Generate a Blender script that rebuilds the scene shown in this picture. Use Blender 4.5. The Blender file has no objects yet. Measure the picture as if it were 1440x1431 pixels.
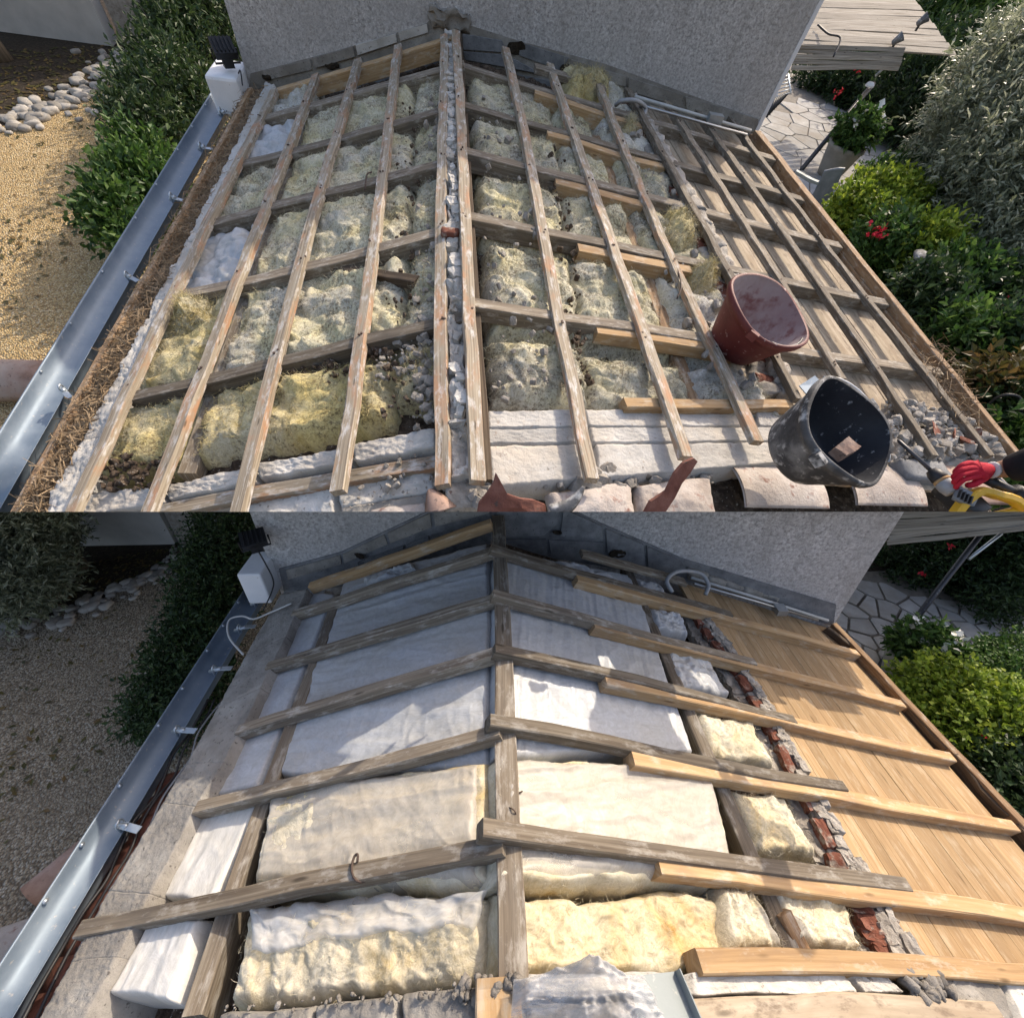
import bpy, bmesh, math, random
import numpy as np
from mathutils import Matrix, Vector, Quaternion

# ------------------------------------------------------------------ camera, world, sun, exposure
scene = bpy.context.scene
COL = scene.collection
PPX, PPY, F = 720.0, 715.5, 593.22            # photo principal point and focal length in its pixels

def site_axes(pitch, yaw, roll):
    c, s = math.cos(pitch), math.sin(pitch)
    M = np.array([[1, 0, 0], [0, s, c], [0, -c, s]])
    cy, sy = math.cos(yaw), math.sin(yaw)
    cr, sr = math.cos(roll), math.sin(roll)
    return M @ np.array([[cy, -sy, 0], [sy, cy, 0], [0, 0, 1]]) @ np.array([[cr, 0, sr], [0, 1, 0], [-sr, 0, cr]])

ML = site_axes(0.57813, 0.04974, 0.01590)     # renovated roof (level with the world)
MU = site_axes(1.06880, 0.08215, 0.12500)     # stripped roof on the steep upper terrace
CAM = np.array([0.0, 0.0, 4.5])

cam_d = bpy.data.cameras.new('camera')
cam = bpy.data.objects.new('camera', cam_d)
COL.objects.link(cam)
cam_d.sensor_width = 36
cam_d.lens = 36 * F / 1440
cam_d.clip_start = 0.05
cam_d.clip_end = 500
mw = Matrix(ML.T.tolist()).to_4x4()
mw.translation = Vector(CAM)
cam.matrix_world = mw
scene.camera = cam

SUN_AZ, SUN_EL = math.radians(55), math.radians(48)   # azimuth from +Y towards +X
world = bpy.data.worlds.new('World')
scene.world = world
world.use_nodes = True
wn = world.node_tree
bg = wn.nodes['Background']
sky = wn.nodes.new('ShaderNodeTexSky')
sky.sky_type = 'NISHITA'
sky.sun_disc = False
sky.sun_elevation = SUN_EL
sky.sun_rotation = SUN_AZ
sky.air_density = 0.8
sky.dust_density = 3.0
sky.ozone_density = 0.6
wn.links.new(sky.outputs[0], bg.inputs['Color'])
bg.inputs['Strength'].default_value = 0.15
sun_dir = Vector((math.sin(SUN_AZ) * math.cos(SUN_EL), math.cos(SUN_AZ) * math.cos(SUN_EL), math.sin(SUN_EL)))
sl = bpy.data.lights.new('sun', 'SUN')
sl.energy = 2.0
sl.angle = math.radians(0.5)
sl.color = (1.0, 0.93, 0.82)
sun = bpy.data.objects.new('sun', sl)
sun.rotation_euler = sun_dir.to_track_quat('Z', 'Y').to_euler()
sun.location = (6, 3, 12)
COL.objects.link(sun)
scene.view_settings.view_transform = 'Standard'
scene.view_settings.look = 'None'
scene.view_settings.exposure = 1.2
scene.view_settings.gamma = 1
scene.view_settings.use_white_balance = True          # camera balanced for the open shade
scene.view_settings.white_balance_temperature = 7200
scene.view_settings.white_balance_tint = 12
scene.view_settings.use_curve_mapping = False
scene.cycles.max_bounces = 6
scene.cycles.transparent_max_bounces = 8

# ------------------------------------------------------------------ sites
class Site:
    """A house plot: local axes (x right, y towards the gable wall, z up), local origin at the view point."""
    def __init__(s, M, h, tl, tr, x0, cut, unit=1.0):
        s.k = unit                              # metres per site unit
        s.M, s.h, s.tl, s.tr, s.x0, s.cut = M, h, tl, tr, x0 * h, cut
        s.R = ML.T @ M
    def ray(s, u, v):
        return s.M.T @ np.array([(u - PPX) / F, (PPY - v) / F, -1.0])
    def depth(s, u, v, d):
        return s.ray(u, v) * d
    def at_z(s, u, v, z):
        d = s.ray(u, v)
        return d * (z / d[2])
    def at_y(s, u, v, y):
        d = s.ray(u, v)
        return d * (y / d[1])
    def on_plane(s, u, v, p, n):
        d = s.ray(u, v)
        return d * (np.dot(p, n) / np.dot(d, n))
    def zr(s, x):
        return -s.h - (s.tl if x < s.x0 else s.tr) * abs(x - s.x0)
    def roof(s, u, v, dz=0.0, side=None):
        d = s.ray(u, v)
        best = None
        for sg, t in ((1, s.tr), (-1, s.tl)):
            if side and sg != side: continue
            k = (-s.h + dz + t * sg * s.x0) / (d[2] + t * sg * d[0])
            p = d * k
            e = sg * (p[0] - s.x0)
            if best is None or e > best[0]: best = (e, p)
        return best[1]
    def up(s, x):
        t = s.tr if x >= s.x0 else -s.tl
        n = np.array([t, 0, 1.0])
        return n / np.linalg.norm(n)
    def matrix(s, base):
        m = Matrix(s.R.tolist()).to_4x4()
        m.translation = Vector(CAM + s.R @ np.asarray(base, float) * s.k)
        return m

L = Site(ML, 1.5, 0.3891, 0.4000, 0.0340, False)
U = Site(MU, 1.65, 0.3117, 0.1016, 0.0998, True, 1.38 / 1.65)
V3 = lambda *a: np.array(a, float)
CUT_N = Vector(ML.T @ np.array([0, 1.0, -3.9 / F]))    # the terrace edge: everything of the upper plot ends at this plane
CUT_P = Vector(CAM)
def nrm(v):
    v = np.asarray(v, float)
    return v / (np.linalg.norm(v) + 1e-12)

# ------------------------------------------------------------------ numpy noise
_rs = np.random.RandomState(7)
_perm = np.concatenate([_rs.permutation(256)] * 3)
_grad = _rs.normal(size=(256, 3)); _grad /= np.linalg.norm(_grad, axis=1)[:, None]
def pn(p):
    p = np.asarray(p, float)
    i = np.floor(p).astype(int); f = p - i; i &= 255
    w = f * f * f * (f * (f * 6 - 15) + 10)
    r = 0
    for a in (0, 1):
        for b in (0, 1):
            for c in (0, 1):
                h = _perm[_perm[_perm[(i[:, 0] + a) & 255] + ((i[:, 1] + b) & 255)] + ((i[:, 2] + c) & 255)]
                g = _grad[h]
                d = (g * (f - np.array([a, b, c]))).sum(1)
                r = r + d * np.where(a, w[:, 0], 1 - w[:, 0]) * np.where(b, w[:, 1], 1 - w[:, 1]) * np.where(c, w[:, 2], 1 - w[:, 2])
    return r * 1.6
def fbm(p, o=4, g=0.5):
    p = np.asarray(p, float)
    r, a, s = 0, 1.0, 1.0
    for k in range(o):
        r = r + a * pn(p * s + 17.3 * k); a *= g; s *= 2.03
    return r

# ------------------------------------------------------------------ materials
MAT = {}
def new_mat(name):
    m = bpy.data.materials.new(name); m.use_nodes = True
    nt = m.node_tree
    MAT[name] = m
    return m, nt, nt.nodes['Principled BSDF']
def N(nt, t, **k):
    n = nt.nodes.new(t)
    for a, b in k.items():
        if a.startswith('i_'):
            n.inputs[a[2:].replace('_', ' ')].default_value = b
        else: setattr(n, a, b)
    return n
def rgba(c): return (c[0], c[1], c[2], 1)
def ramp(nt, fac, stops):
    r = nt.nodes.new('ShaderNodeValToRGB')
    el = r.color_ramp.elements
    while len(el) < len(stops): el.new(0.5)
    for e, (p, c) in zip(el, stops):
        e.position = p; e.color = rgba(c) if len(c) == 3 else c
    nt.links.new(fac, r.inputs[0])
    return r.outputs[0]
def mix(nt, fac, a, b, mode='MIX'):
    n = nt.nodes.new('ShaderNodeMix'); n.data_type = 'RGBA'; n.blend_type = mode
    for s, v in ((0, fac), (6, a), (7, b)):
        if isinstance(v, (int, float)): n.inputs[s].default_value = v
        elif isinstance(v, tuple): n.inputs[s].default_value = rgba(v)
        else: nt.links.new(v, n.inputs[s])
    return n.outputs[2]
def coords(nt, kind='Object', scale=(1, 1, 1), rnd=True):
    tc = nt.nodes.new('ShaderNodeTexCoord')
    out = tc.outputs[kind]
    mp = nt.nodes.new('ShaderNodeMapping')
    mp.inputs['Scale'].default_value = scale
    nt.links.new(out, mp.inputs['Vector'])
    if rnd:
        oi = nt.nodes.new('ShaderNodeObjectInfo')
        mu = nt.nodes.new('ShaderNodeMath'); mu.operation = 'MULTIPLY'; mu.inputs[1].default_value = 37.0
        nt.links.new(oi.outputs['Random'], mu.inputs[0])
        cb = nt.nodes.new('ShaderNodeCombineXYZ')
        for i in range(3): nt.links.new(mu.outputs[0], cb.inputs[i])
        nt.links.new(cb.outputs[0], mp.inputs['Location'])
    return mp.outputs[0]
def noise(nt, co, scale, detail=6, rough=0.6, dist=0.0):
    n = nt.nodes.new('ShaderNodeTexNoise')
    n.inputs['Scale'].default_value = scale; n.inputs['Detail'].default_value = detail
    n.inputs['Roughness'].default_value = rough; n.inputs['Distortion'].default_value = dist
    nt.links.new(co, n.inputs['Vector'])
    return n.outputs['Fac']
def voro(nt, co, scale, out='Distance', feature='F1'):
    n = nt.nodes.new('ShaderNodeTexVoronoi'); n.feature = feature
    n.inputs['Scale'].default_value = scale
    nt.links.new(co, n.inputs['Vector'])
    return n.outputs[out]
def bump(nt, bsdf, h, strength, dist=0.01):
    b = nt.nodes.new('ShaderNodeBump')
    b.inputs['Strength'].default_value = strength; b.inputs['Distance'].default_value = dist
    nt.links.new(h, b.inputs['Height']); nt.links.new(b.outputs[0], bsdf.inputs['Normal'])
def obj_tone(nt, col, lo=0.75, hi=1.2):
    oi = nt.nodes.new('ShaderNodeObjectInfo')
    mr = nt.nodes.new('ShaderNodeMapRange'); mr.inputs[3].default_value = lo; mr.inputs[4].default_value = hi
    nt.links.new(oi.outputs['Random'], mr.inputs[0])
    hs = nt.nodes.new('ShaderNodeHueSaturation')
    nt.links.new(mr.outputs[0], hs.inputs['Value']); nt.links.new(col, hs.inputs['Color'])
    return hs.outputs[0]

def m_wood(name, dark, mid, light, grain=60, stain=None, rough=0.85, dust=None, tone=(0.8, 1.15), bmp=0.5):
    m, nt, b = new_mat(name)
    co = coords(nt, 'UV', (1.2, grain, 1))
    g = noise(nt, co, 1.0, 8, 0.65, 0.4)
    c = ramp(nt, g, [(0.3, dark), (0.5, mid), (0.7, light)])
    co2 = coords(nt, 'UV', (3.5, 9, 1))
    s = noise(nt, co2, 1.0, 5, 0.6)
    if stain:
        f = ramp(nt, s, [(0.5, (0, 0, 0)), (0.68, (0.85, 0.85, 0.85))])
        c = mix(nt, f, c, stain)
    if dust:
        co3 = coords(nt, 'UV', (9, 22, 1))
        f = ramp(nt, noise(nt, co3, 1.0, 7, 0.7), [(0.52, (0, 0, 0)), (0.66, (0.8, 0.8, 0.8))])
        c = mix(nt, f, c, dust)
    # knots
    co4 = coords(nt, 'UV', (3.2, 14, 1))
    v = voro(nt, co4, 1.0)
    f = ramp(nt, v, [(0.06, (0.8, 0.8, 0.8)), (0.13, (0, 0, 0))])
    c = mix(nt, f, c, tuple(x * 0.5 for x in dark))
    c = obj_tone(nt, c, *tone)
    nt.links.new(c, b.inputs['Base Color'])
    b.inputs['Roughness'].default_value = rough
    b.inputs['Specular IOR Level'].default_value = 0.25
    bump(nt, b, g, bmp, 0.004)
    return m
m_wood('wood_old', (0.09, 0.068, 0.048), (0.19, 0.155, 0.115), (0.31, 0.27, 0.21), 55, stain=(0.13, 0.11, 0.09), dust=(0.40, 0.375, 0.33), tone=(0.62, 1.2))
m_wood('wood_dark', (0.045, 0.032, 0.022), (0.095, 0.068, 0.046), (0.17, 0.13, 0.09), 55, stain=(0.07, 0.055, 0.042))
m_wood('wood_batten', (0.15, 0.115, 0.08), (0.30, 0.25, 0.185), (0.45, 0.39, 0.30), 70, stain=(0.42, 0.22, 0.12), dust=(0.58, 0.56, 0.53), tone=(0.85, 1.1))
m_wood('wood_new', (0.28, 0.165, 0.08), (0.41, 0.265, 0.135), (0.51, 0.36, 0.21), 38, stain=(0.30, 0.20, 0.12), dust=(0.50, 0.42, 0.32), tone=(0.82, 1.1), bmp=0.3)
m_wood('wood_deck_new', (0.265, 0.165, 0.08), (0.345, 0.232, 0.125), (0.40, 0.285, 0.165), 90, stain=(0.28, 0.185, 0.10), dust=(0.42, 0.33, 0.22), tone=(0.78, 1.12), bmp=0.1)
m_wood('wood_deck_old', (0.24, 0.19, 0.135), (0.36, 0.295, 0.215), (0.46, 0.39, 0.30), 22, stain=(0.28, 0.215, 0.15), dust=(0.15, 0.11, 0.08), tone=(0.92, 1.06), bmp=0.2)
m_wood('wood_fascia', (0.16, 0.095, 0.05), (0.29, 0.185, 0.105), (0.42, 0.29, 0.175), 40, stain=(0.20, 0.12, 0.07), dust=(0.48, 0.42, 0.34))
m_wood('reed', (0.14, 0.115, 0.085), (0.30, 0.26, 0.21), (0.46, 0.42, 0.36), 70, tone=(0.75, 1.15), bmp=0.6)
m_wood('bark', (0.07, 0.055, 0.04), (0.16, 0.125, 0.085), (0.26, 0.21, 0.15), 22, bmp=1.0)

def m_rough(name, stops, scale, rough=0.9, bmp=0.6, bscale=60, bd=0.01, speck=None, speck_scale=40, speck_at=(0.62, 0.7), dirt=None, tone=None, spec=0.2, det=8):
    m, nt, b = new_mat(name)
    co = coords(nt, 'Object')
    a = noise(nt, co, scale, det, 0.62)
    c = ramp(nt, a, stops)
    h = noise(nt, co, bscale, 5, 0.7)
    if dirt:
        f = ramp(nt, noise(nt, co, scale * 0.35, 6, 0.65), [(0.46, (0, 0, 0)), (0.66, (0.8, 0.8, 0.8))])
        c = mix(nt, f, c, dirt)
    if speck:
        f = ramp(nt, noise(nt, co, speck_scale, 3, 0.6), [(speck_at[0], (0, 0, 0)), (speck_at[1], (1, 1, 1))])
        c = mix(nt, f, c, speck)
    if tone: c = obj_tone(nt, c, *tone)
    nt.links.new(c, b.inputs['Base Color'])
    b.inputs['Roughness'].default_value = rough
    b.inputs['Specular IOR Level'].default_value = spec
    if bmp: bump(nt, b, h, bmp, bd)
    return m
m_rough('concrete', [(0.3, (0.17, 0.16, 0.145)), (0.5, (0.27, 0.255, 0.23)), (0.72, (0.38, 0.365, 0.33))], 7, bscale=90, speck=(0.11, 0.10, 0.09), speck_scale=55, dirt=(0.21, 0.19, 0.16))
m_rough('concrete_pale', [(0.3, (0.36, 0.345, 0.31)), (0.5, (0.50, 0.485, 0.45)), (0.72, (0.62, 0.605, 0.57))], 6, bscale=70, speck=(0.24, 0.21, 0.18), speck_scale=45, dirt=(0.42, 0.37, 0.30), tone=(0.9, 1.06))
m_rough('concrete_white', [(0.3, (0.31, 0.295, 0.27)), (0.5, (0.44, 0.425, 0.395)), (0.72, (0.55, 0.54, 0.51))], 5, bscale=70, speck=(0.34, 0.30, 0.26), speck_scale=38, dirt=(0.50, 0.44, 0.36), tone=(0.92, 1.05))
m_rough('block', [(0.3, (0.12, 0.125, 0.13)), (0.5, (0.20, 0.205, 0.21)), (0.72, (0.28, 0.285, 0.285))], 9, bscale=110, speck=(0.10, 0.10, 0.10), speck_scale=80, tone=(0.85, 1.12))
m_rough('mortar', [(0.3, (0.22, 0.195, 0.165)), (0.5, (0.345, 0.315, 0.275)), (0.72, (0.47, 0.445, 0.405))], 14, bscale=60, bmp=1.0, speck=(0.15, 0.10, 0.08), speck_scale=40)
m_rough('rubble', [(0.3, (0.22, 0.195, 0.165)), (0.5, (0.36, 0.33, 0.29)), (0.72, (0.50, 0.475, 0.44))], 14, bscale=80, bmp=0.8, tone=(0.55, 1.1))
m_rough('brick', [(0.3, (0.10, 0.036, 0.024)), (0.5, (0.185, 0.068, 0.044)), (0.72, (0.26, 0.12, 0.085))], 12, bscale=70, speck=(0.34, 0.29, 0.245), speck_scale=22, speck_at=(0.54, 0.68), tone=(0.8, 1.1))
m_rough('terracotta', [(0.3, (0.22, 0.13, 0.095)), (0.5, (0.36, 0.235, 0.18)), (0.72, (0.46, 0.33, 0.27))], 5, bscale=50, bmp=0.4, speck=(0.16, 0.12, 0.10), speck_scale=25, dirt=(0.42, 0.36, 0.31), tone=(0.85, 1.1))
m_rough('tile_dusty', [(0.3, (0.27, 0.225, 0.195)), (0.5, (0.40, 0.355, 0.32)), (0.72, (0.50, 0.465, 0.43))], 9, bscale=40, bmp=0.8, speck=(0.22, 0.12, 0.095), speck_scale=18, speck_at=(0.58, 0.72), dirt=(0.36, 0.31, 0.27), tone=(0.85, 1.1))
m_rough('tile_shard', [(0.3, (0.10, 0.038, 0.03)), (0.5, (0.17, 0.07, 0.052)), (0.75, (0.26, 0.13, 0.10))], 9, bscale=40, bmp=0.5, speck=(0.07, 0.055, 0.05), speck_scale=20)
m_rough('plaster', [(0.3, (0.40, 0.39, 0.37)), (0.7, (0.52, 0.51, 0.48))], 3, bscale=50, bmp=0.2)
m_rough('white_render', [(0.3, (0.68, 0.69, 0.70)), (0.7, (0.80, 0.80, 0.80))], 4, bscale=60, bmp=0.15, speck=(0.5, 0.49, 0.47), speck_scale=30, speck_at=(0.68, 0.74))
m_rough('stone', [(0.3, (0.30, 0.27, 0.23)), (0.6, (0.47, 0.44, 0.39)), (0.8, (0.56, 0.53, 0.49))], 6, bscale=30, bmp=0.3, tone=(0.5, 0.95))
m_rough('flagstone', [(0.3, (0.30, 0.295, 0.285)), (0.6, (0.42, 0.415, 0.40)), (0.8, (0.50, 0.49, 0.475))], 5, bscale=25, bmp=0.5, dirt=(0.32, 0.29, 0.25), tone=(0.82, 1.1))
m_rough('joint', [(0.3, (0.15, 0.135, 0.115)), (0.7, (0.25, 0.225, 0.19))], 12, bscale=60)
m_rough('soil', [(0.3, (0.022, 0.017, 0.012)), (0.55, (0.05, 0.038, 0.026)), (0.75, (0.11, 0.08, 0.055))], 22, bscale=70, bmp=1.0, bd=0.03)
m_rough('debris', [(0.3, (0.035, 0.024, 0.017)), (0.5, (0.085, 0.06, 0.042)), (0.75, (0.22, 0.17, 0.125))], 28, bscale=70, bmp=1.0, bd=0.02, speck=(0.42, 0.38, 0.33), speck_scale=60, speck_at=(0.64, 0.69))
m_rough('moss_bed', [(0.3, (0.09, 0.06, 0.038)), (0.5, (0.19, 0.135, 0.085)), (0.75, (0.30, 0.225, 0.15))], 30, bscale=90, bmp=1.0, bd=0.015, speck=(0.42, 0.37, 0.30), speck_scale=50)
m_rough('straw', [(0.3, (0.16, 0.11, 0.065)), (0.7, (0.34, 0.25, 0.16))], 9, bmp=0)
m_rough('skin', [(0.3, (0.30, 0.17, 0.115)), (0.7, (0.38, 0.225, 0.155))], 20, rough=0.6, bscale=120, bmp=0.15)
m_rough('cloth_black', [(0.3, (0.008, 0.008, 0.010)), (0.7, (0.018, 0.018, 0.021))], 10, bscale=250, bmp=0.3)
m_rough('glove_red', [(0.3, (0.42, 0.012, 0.03)), (0.7, (0.56, 0.03, 0.05))], 12, rough=0.75, bscale=160, bmp=0.5)
m_rough('glove_black', [(0.3, (0.012, 0.012, 0.012)), (0.7, (0.03, 0.03, 0.03))], 12, rough=0.6, bscale=100, bmp=0.4)
m_rough('white_cuff', [(0.3, (0.5, 0.48, 0.47)), (0.7, (0.68, 0.66, 0.64))], 12, bscale=160, bmp=0.4)
m_rough('black_plastic', [(0.3, (0.012, 0.012, 0.013)), (0.7, (0.028, 0.028, 0.03))], 9, rough=0.5, bmp=0.1, spec=0.4)
m_rough('black_dusty', [(0.3, (0.018, 0.018, 0.02)), (0.5, (0.05, 0.052, 0.055)), (0.68, (0.22, 0.22, 0.22))], 5, rough=0.7, bmp=0.3, speck=(0.42, 0.42, 0.41), speck_scale=18, speck_at=(0.56, 0.70), dirt=(0.15, 0.15, 0.15), spec=0.3)
m_rough('black_inner', [(0.3, (0.010, 0.012, 0.017)), (0.6, (0.024, 0.028, 0.036)), (0.8, (0.09, 0.10, 0.11))], 4, rough=0.55, bmp=0.2, speck=(0.28, 0.29, 0.30), speck_scale=30, speck_at=(0.63, 0.74), spec=0.4)
m_rough('red_dusty', [(0.3, (0.085, 0.014, 0.013)), (0.55, (0.125, 0.026, 0.023)), (0.8, (0.20, 0.07, 0.062))], 5, rough=0.6, bmp=0.15, speck=(0.42, 0.30, 0.28), speck_scale=32, speck_at=(0.63, 0.74), spec=0.35)
m_rough('red_inner', [(0.3, (0.22, 0.14, 0.135)), (0.5, (0.34, 0.285, 0.28)), (0.75, (0.42, 0.39, 0.385))], 5, rough=0.85, bmp=0.3, speck=(0.20, 0.10, 0.095), speck_scale=12, speck_at=(0.5, 0.66), dirt=(0.26, 0.17, 0.165))
m_rough('yellow_plastic', [(0.3, (0.60, 0.33, 0.02)), (0.7, (0.72, 0.42, 0.03))], 5, rough=0.45, bmp=0.08, speck=(0.35, 0.24, 0.10), speck_scale=45, speck_at=(0.66, 0.72), spec=0.45)
m_rough('grey_plastic', [(0.3, (0.13, 0.15, 0.17)), (0.7, (0.22, 0.24, 0.26))], 10, rough=0.5, bmp=0.1, spec=0.4)
m_rough('terracotta_pot', [(0.3, (0.20, 0.19, 0.165)), (0.7, (0.32, 0.30, 0.26))], 5, bmp=0.2)
m_rough('flower_red', [(0.3, (0.5, 0.015, 0.03)), (0.7, (0.68, 0.05, 0.08))], 10, bmp=0)
m_rough('flower_white', [(0.3, (0.75, 0.73, 0.66)), (0.7, (0.8, 0.79, 0.74))], 10, bmp=0)
m_rough('dark_gate', [(0.3, (0.012, 0.013, 0.02)), (0.7, (0.025, 0.026, 0.035))], 4, rough=0.5, bmp=0.05, spec=0.4)
m_rough('cable_grey', [(0.3, (0.22, 0.23, 0.24)), (0.7, (0.34, 0.35, 0.36))], 8, rough=0.5, bmp=0.0, spec=0.4)
m_rough('cable_white', [(0.3, (0.42, 0.42, 0.40)), (0.7, (0.55, 0.55, 0.52))], 8, rough=0.5, bmp=0.0)
m_rough('ochre_glass', [(0.3, (0.55, 0.50, 0.40)), (0.7, (0.70, 0.66, 0.55))], 8, rough=0.4, bmp=0.0)
m_rough('nest_wood', [(0.3, (0.18, 0.12, 0.07)), (0.7, (0.30, 0.21, 0.13))], 8, bmp=0.3)

def m_metal(name, c1, c2, rough=0.45, metallic=0.75):
    m, nt, b = new_mat(name)
    co = coords(nt, 'Object')
    a = noise(nt, co, 6, 8, 0.65)
    c = ramp(nt, a, [(0.3, c1), (0.7, c2)])
    f = ramp(nt, noise(nt, co, 38, 4, 0.6), [(0.64, (0, 0, 0)), (0.70, (0.7, 0.7, 0.7))])
    c = mix(nt, f, c, (0.42, 0.40, 0.37))
    nt.links.new(c, b.inputs['Base Color'])
    r = ramp(nt, a, [(0.3, (rough - 0.1,) * 3), (0.7, (rough + 0.15,) * 3)])
    nt.links.new(r, b.inputs['Roughness'])
    b.inputs['Metallic'].default_value = metallic
    bump(nt, b, noise(nt, co, 14, 4, 0.6), 0.12, 0.01)
m_metal('zinc', (0.15, 0.20, 0.255), (0.25, 0.305, 0.36), 0.55, 0.35)
m_metal('zinc_dull', (0.17, 0.20, 0.205), (0.26, 0.29, 0.29), 0.62, 0.15)
m_metal('steel', (0.35, 0.35, 0.35), (0.5, 0.5, 0.49), 0.35, 0.9)
m_metal('steel_dark', (0.05, 0.05, 0.055), (0.09, 0.09, 0.095), 0.45, 0.8)
m_metal('galvanised', (0.38, 0.43, 0.46), (0.56, 0.60, 0.62), 0.4, 0.8)
m_metal('iron_rust', (0.06, 0.045, 0.04), (0.12, 0.08, 0.06), 0.7, 0.5)

def m_wall():
    m, nt, b = new_mat('roughcast')
    co = coords(nt, 'Object', rnd=False)
    sp = noise(nt, co, 42, 5, 0.8)
    big = noise(nt, co, 1.6, 5, 0.6)
    st = noise(nt, coords(nt, 'Object', (1.5, 1.5, 5.0), False), 2.0, 5, 0.6, 1.2)
    c = ramp(nt, sp, [(0.36, (0.25, 0.242, 0.234)), (0.5, (0.51, 0.498, 0.485)), (0.64, (0.74, 0.73, 0.715))])
    f = ramp(nt, big, [(0.38, (0, 0, 0)), (0.68, (0.55, 0.55, 0.55))])
    c = mix(nt, f, c, (0.40, 0.385, 0.37))
    f2 = ramp(nt, st, [(0.5, (0, 0, 0)), (0.66, (0.35, 0.35, 0.35))])
    c = mix(nt, f2, c, (0.44, 0.43, 0.42))
    st3 = noise(nt, coords(nt, 'Object', (4.0, 4.0, 0.7), False), 1.5, 6, 0.65, 0.6)
    c = mix(nt, ramp(nt, st3, [(0.52, (0, 0, 0)), (0.70, (0.40, 0.40, 0.40))]), c, (0.30, 0.28, 0.26))
    nt.links.new(c, b.inputs['Base Color'])
    b.inputs['Roughness'].default_value = 0.95
    b.inputs['Specular IOR Level'].default_value = 0.1
    bump(nt, b, sp, 1.0, 0.012)
m_wall()

def m_gravel(name, stops, gap, big_c):
    m, nt, b = new_mat(name)
    co = coords(nt, 'Object', rnd=False)
    v = voro(nt, co, 52, 'Color'); d = voro(nt, co, 52, 'Distance')
    sep = nt.nodes.new('ShaderNodeSeparateColor'); nt.links.new(v, sep.inputs[0])
    c = ramp(nt, sep.outputs[0], stops)
    f = ramp(nt, d, [(0.45, (0, 0, 0)), (0.75, (0.8, 0.8, 0.8))])
    c = mix(nt, f, c, gap)
    big = noise(nt, co, 0.9, 5, 0.6)
    f = ramp(nt, big, [(0.45, (0, 0, 0)), (0.7, (0.5, 0.5, 0.5))])
    c = mix(nt, f, c, big_c)
    nt.links.new(c, b.inputs['Base Color']); b.inputs['Roughness'].default_value = 0.9
    inv = nt.nodes.new('ShaderNodeMath'); inv.operation = 'SUBTRACT'; inv.inputs[0].default_value = 1; nt.links.new(d, inv.inputs[1])
    bump(nt, b, inv.outputs[0], 1.0, 0.03)
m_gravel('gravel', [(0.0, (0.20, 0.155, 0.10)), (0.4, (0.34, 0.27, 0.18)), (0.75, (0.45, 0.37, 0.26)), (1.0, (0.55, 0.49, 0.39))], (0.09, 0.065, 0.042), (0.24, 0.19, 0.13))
m_gravel('gravel_sun_tint', [(0.0, (0.34, 0.22, 0.09)), (0.4, (0.54, 0.38, 0.17)), (0.75, (0.66, 0.50, 0.26)), (1.0, (0.74, 0.62, 0.42))], (0.20, 0.12, 0.05), (0.42, 0.29, 0.13))  # same gravel with sunlight put into its colour, for the upper yard

def m_wool(name, cols, speck, sp_at, grey=None, bstr=0.8, tone=(0.92, 1.06), sss=0.2, low=0.6, deep=None):
    m, nt, b = new_mat(name)
    co = coords(nt, 'Object')
    a = noise(nt, co, 4.0, 8, 0.65, 0.8)
    c = ramp(nt, a, cols)
    if grey:
        f = ramp(nt, noise(nt, co, 2.2, 7, 0.68, 0.5), [(0.42, (0, 0, 0)), (0.62, (0.85, 0.85, 0.85))])
        c = mix(nt, f, c, grey)
    f1 = noise(nt, co, 17, 10, 0.72, 5.0)           # swirling fibres
    f2 = noise(nt, co, 48, 6, 0.75, 3.0)
    c = mix(nt, 0.85, c, ramp(nt, f1, [(0.36, (low, low * 0.97, low * 0.9)), (0.58, (1, 1, 1))]), 'MULTIPLY')
    c = mix(nt, 0.6, c, ramp(nt, f2, [(0.36, (low + 0.12,) * 3), (0.6, (1, 1, 1))]), 'MULTIPLY')
    if speck:
        big = noise(nt, co, 5, 4, 0.65)
        sp = noise(nt, co, 60, 4, 0.75)
        ad = nt.nodes.new('ShaderNodeMath'); ad.operation = 'MULTIPLY_ADD'; ad.inputs[1].default_value = 0.6
        nt.links.new(big, ad.inputs[0]); nt.links.new(sp, ad.inputs[2])
        f = ramp(nt, ad.outputs[0], [(sp_at[0], (0, 0, 0)), (sp_at[1], (0.8, 0.8, 0.8))])
        c = mix(nt, f, c, speck)
    c = obj_tone(nt, c, *tone)
    nt.links.new(c, b.inputs['Base Color'])
    b.inputs['Roughness'].default_value = 1.0
    b.inputs['Specular IOR Level'].default_value = 0.0
    b.inputs['Subsurface Weight'].default_value = sss
    b.inputs['Subsurface Radius'].default_value = (1.0, 0.85, 0.6)
    b.inputs['Subsurface Scale'].default_value = 0.012
    ad2 = nt.nodes.new('ShaderNodeMath'); ad2.operation = 'MULTIPLY_ADD'; ad2.inputs[1].default_value = 0.5
    nt.links.new(f2, ad2.inputs[0]); nt.links.new(f1, ad2.inputs[2])
    bump(nt, b, ad2.outputs[0], bstr, 0.012)
m_wool('wool_dirty', [(0.28, (0.44, 0.38, 0.19)), (0.44, (0.62, 0.57, 0.36)), (0.6, (0.70, 0.66, 0.49)), (0.78, (0.74, 0.72, 0.62))], (0.10, 0.075, 0.05), (0.80, 0.96), grey=(0.52, 0.50, 0.44), bstr=0.45, sss=0.0)
m_wool('wool_yellow', [(0.3, (0.50, 0.39, 0.15)), (0.5, (0.64, 0.54, 0.26)), (0.75, (0.72, 0.66, 0.45))], (0.11, 0.08, 0.05), (0.84, 0.98), grey=(0.58, 0.54, 0.42), bstr=0.45, sss=0.0)
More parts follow.
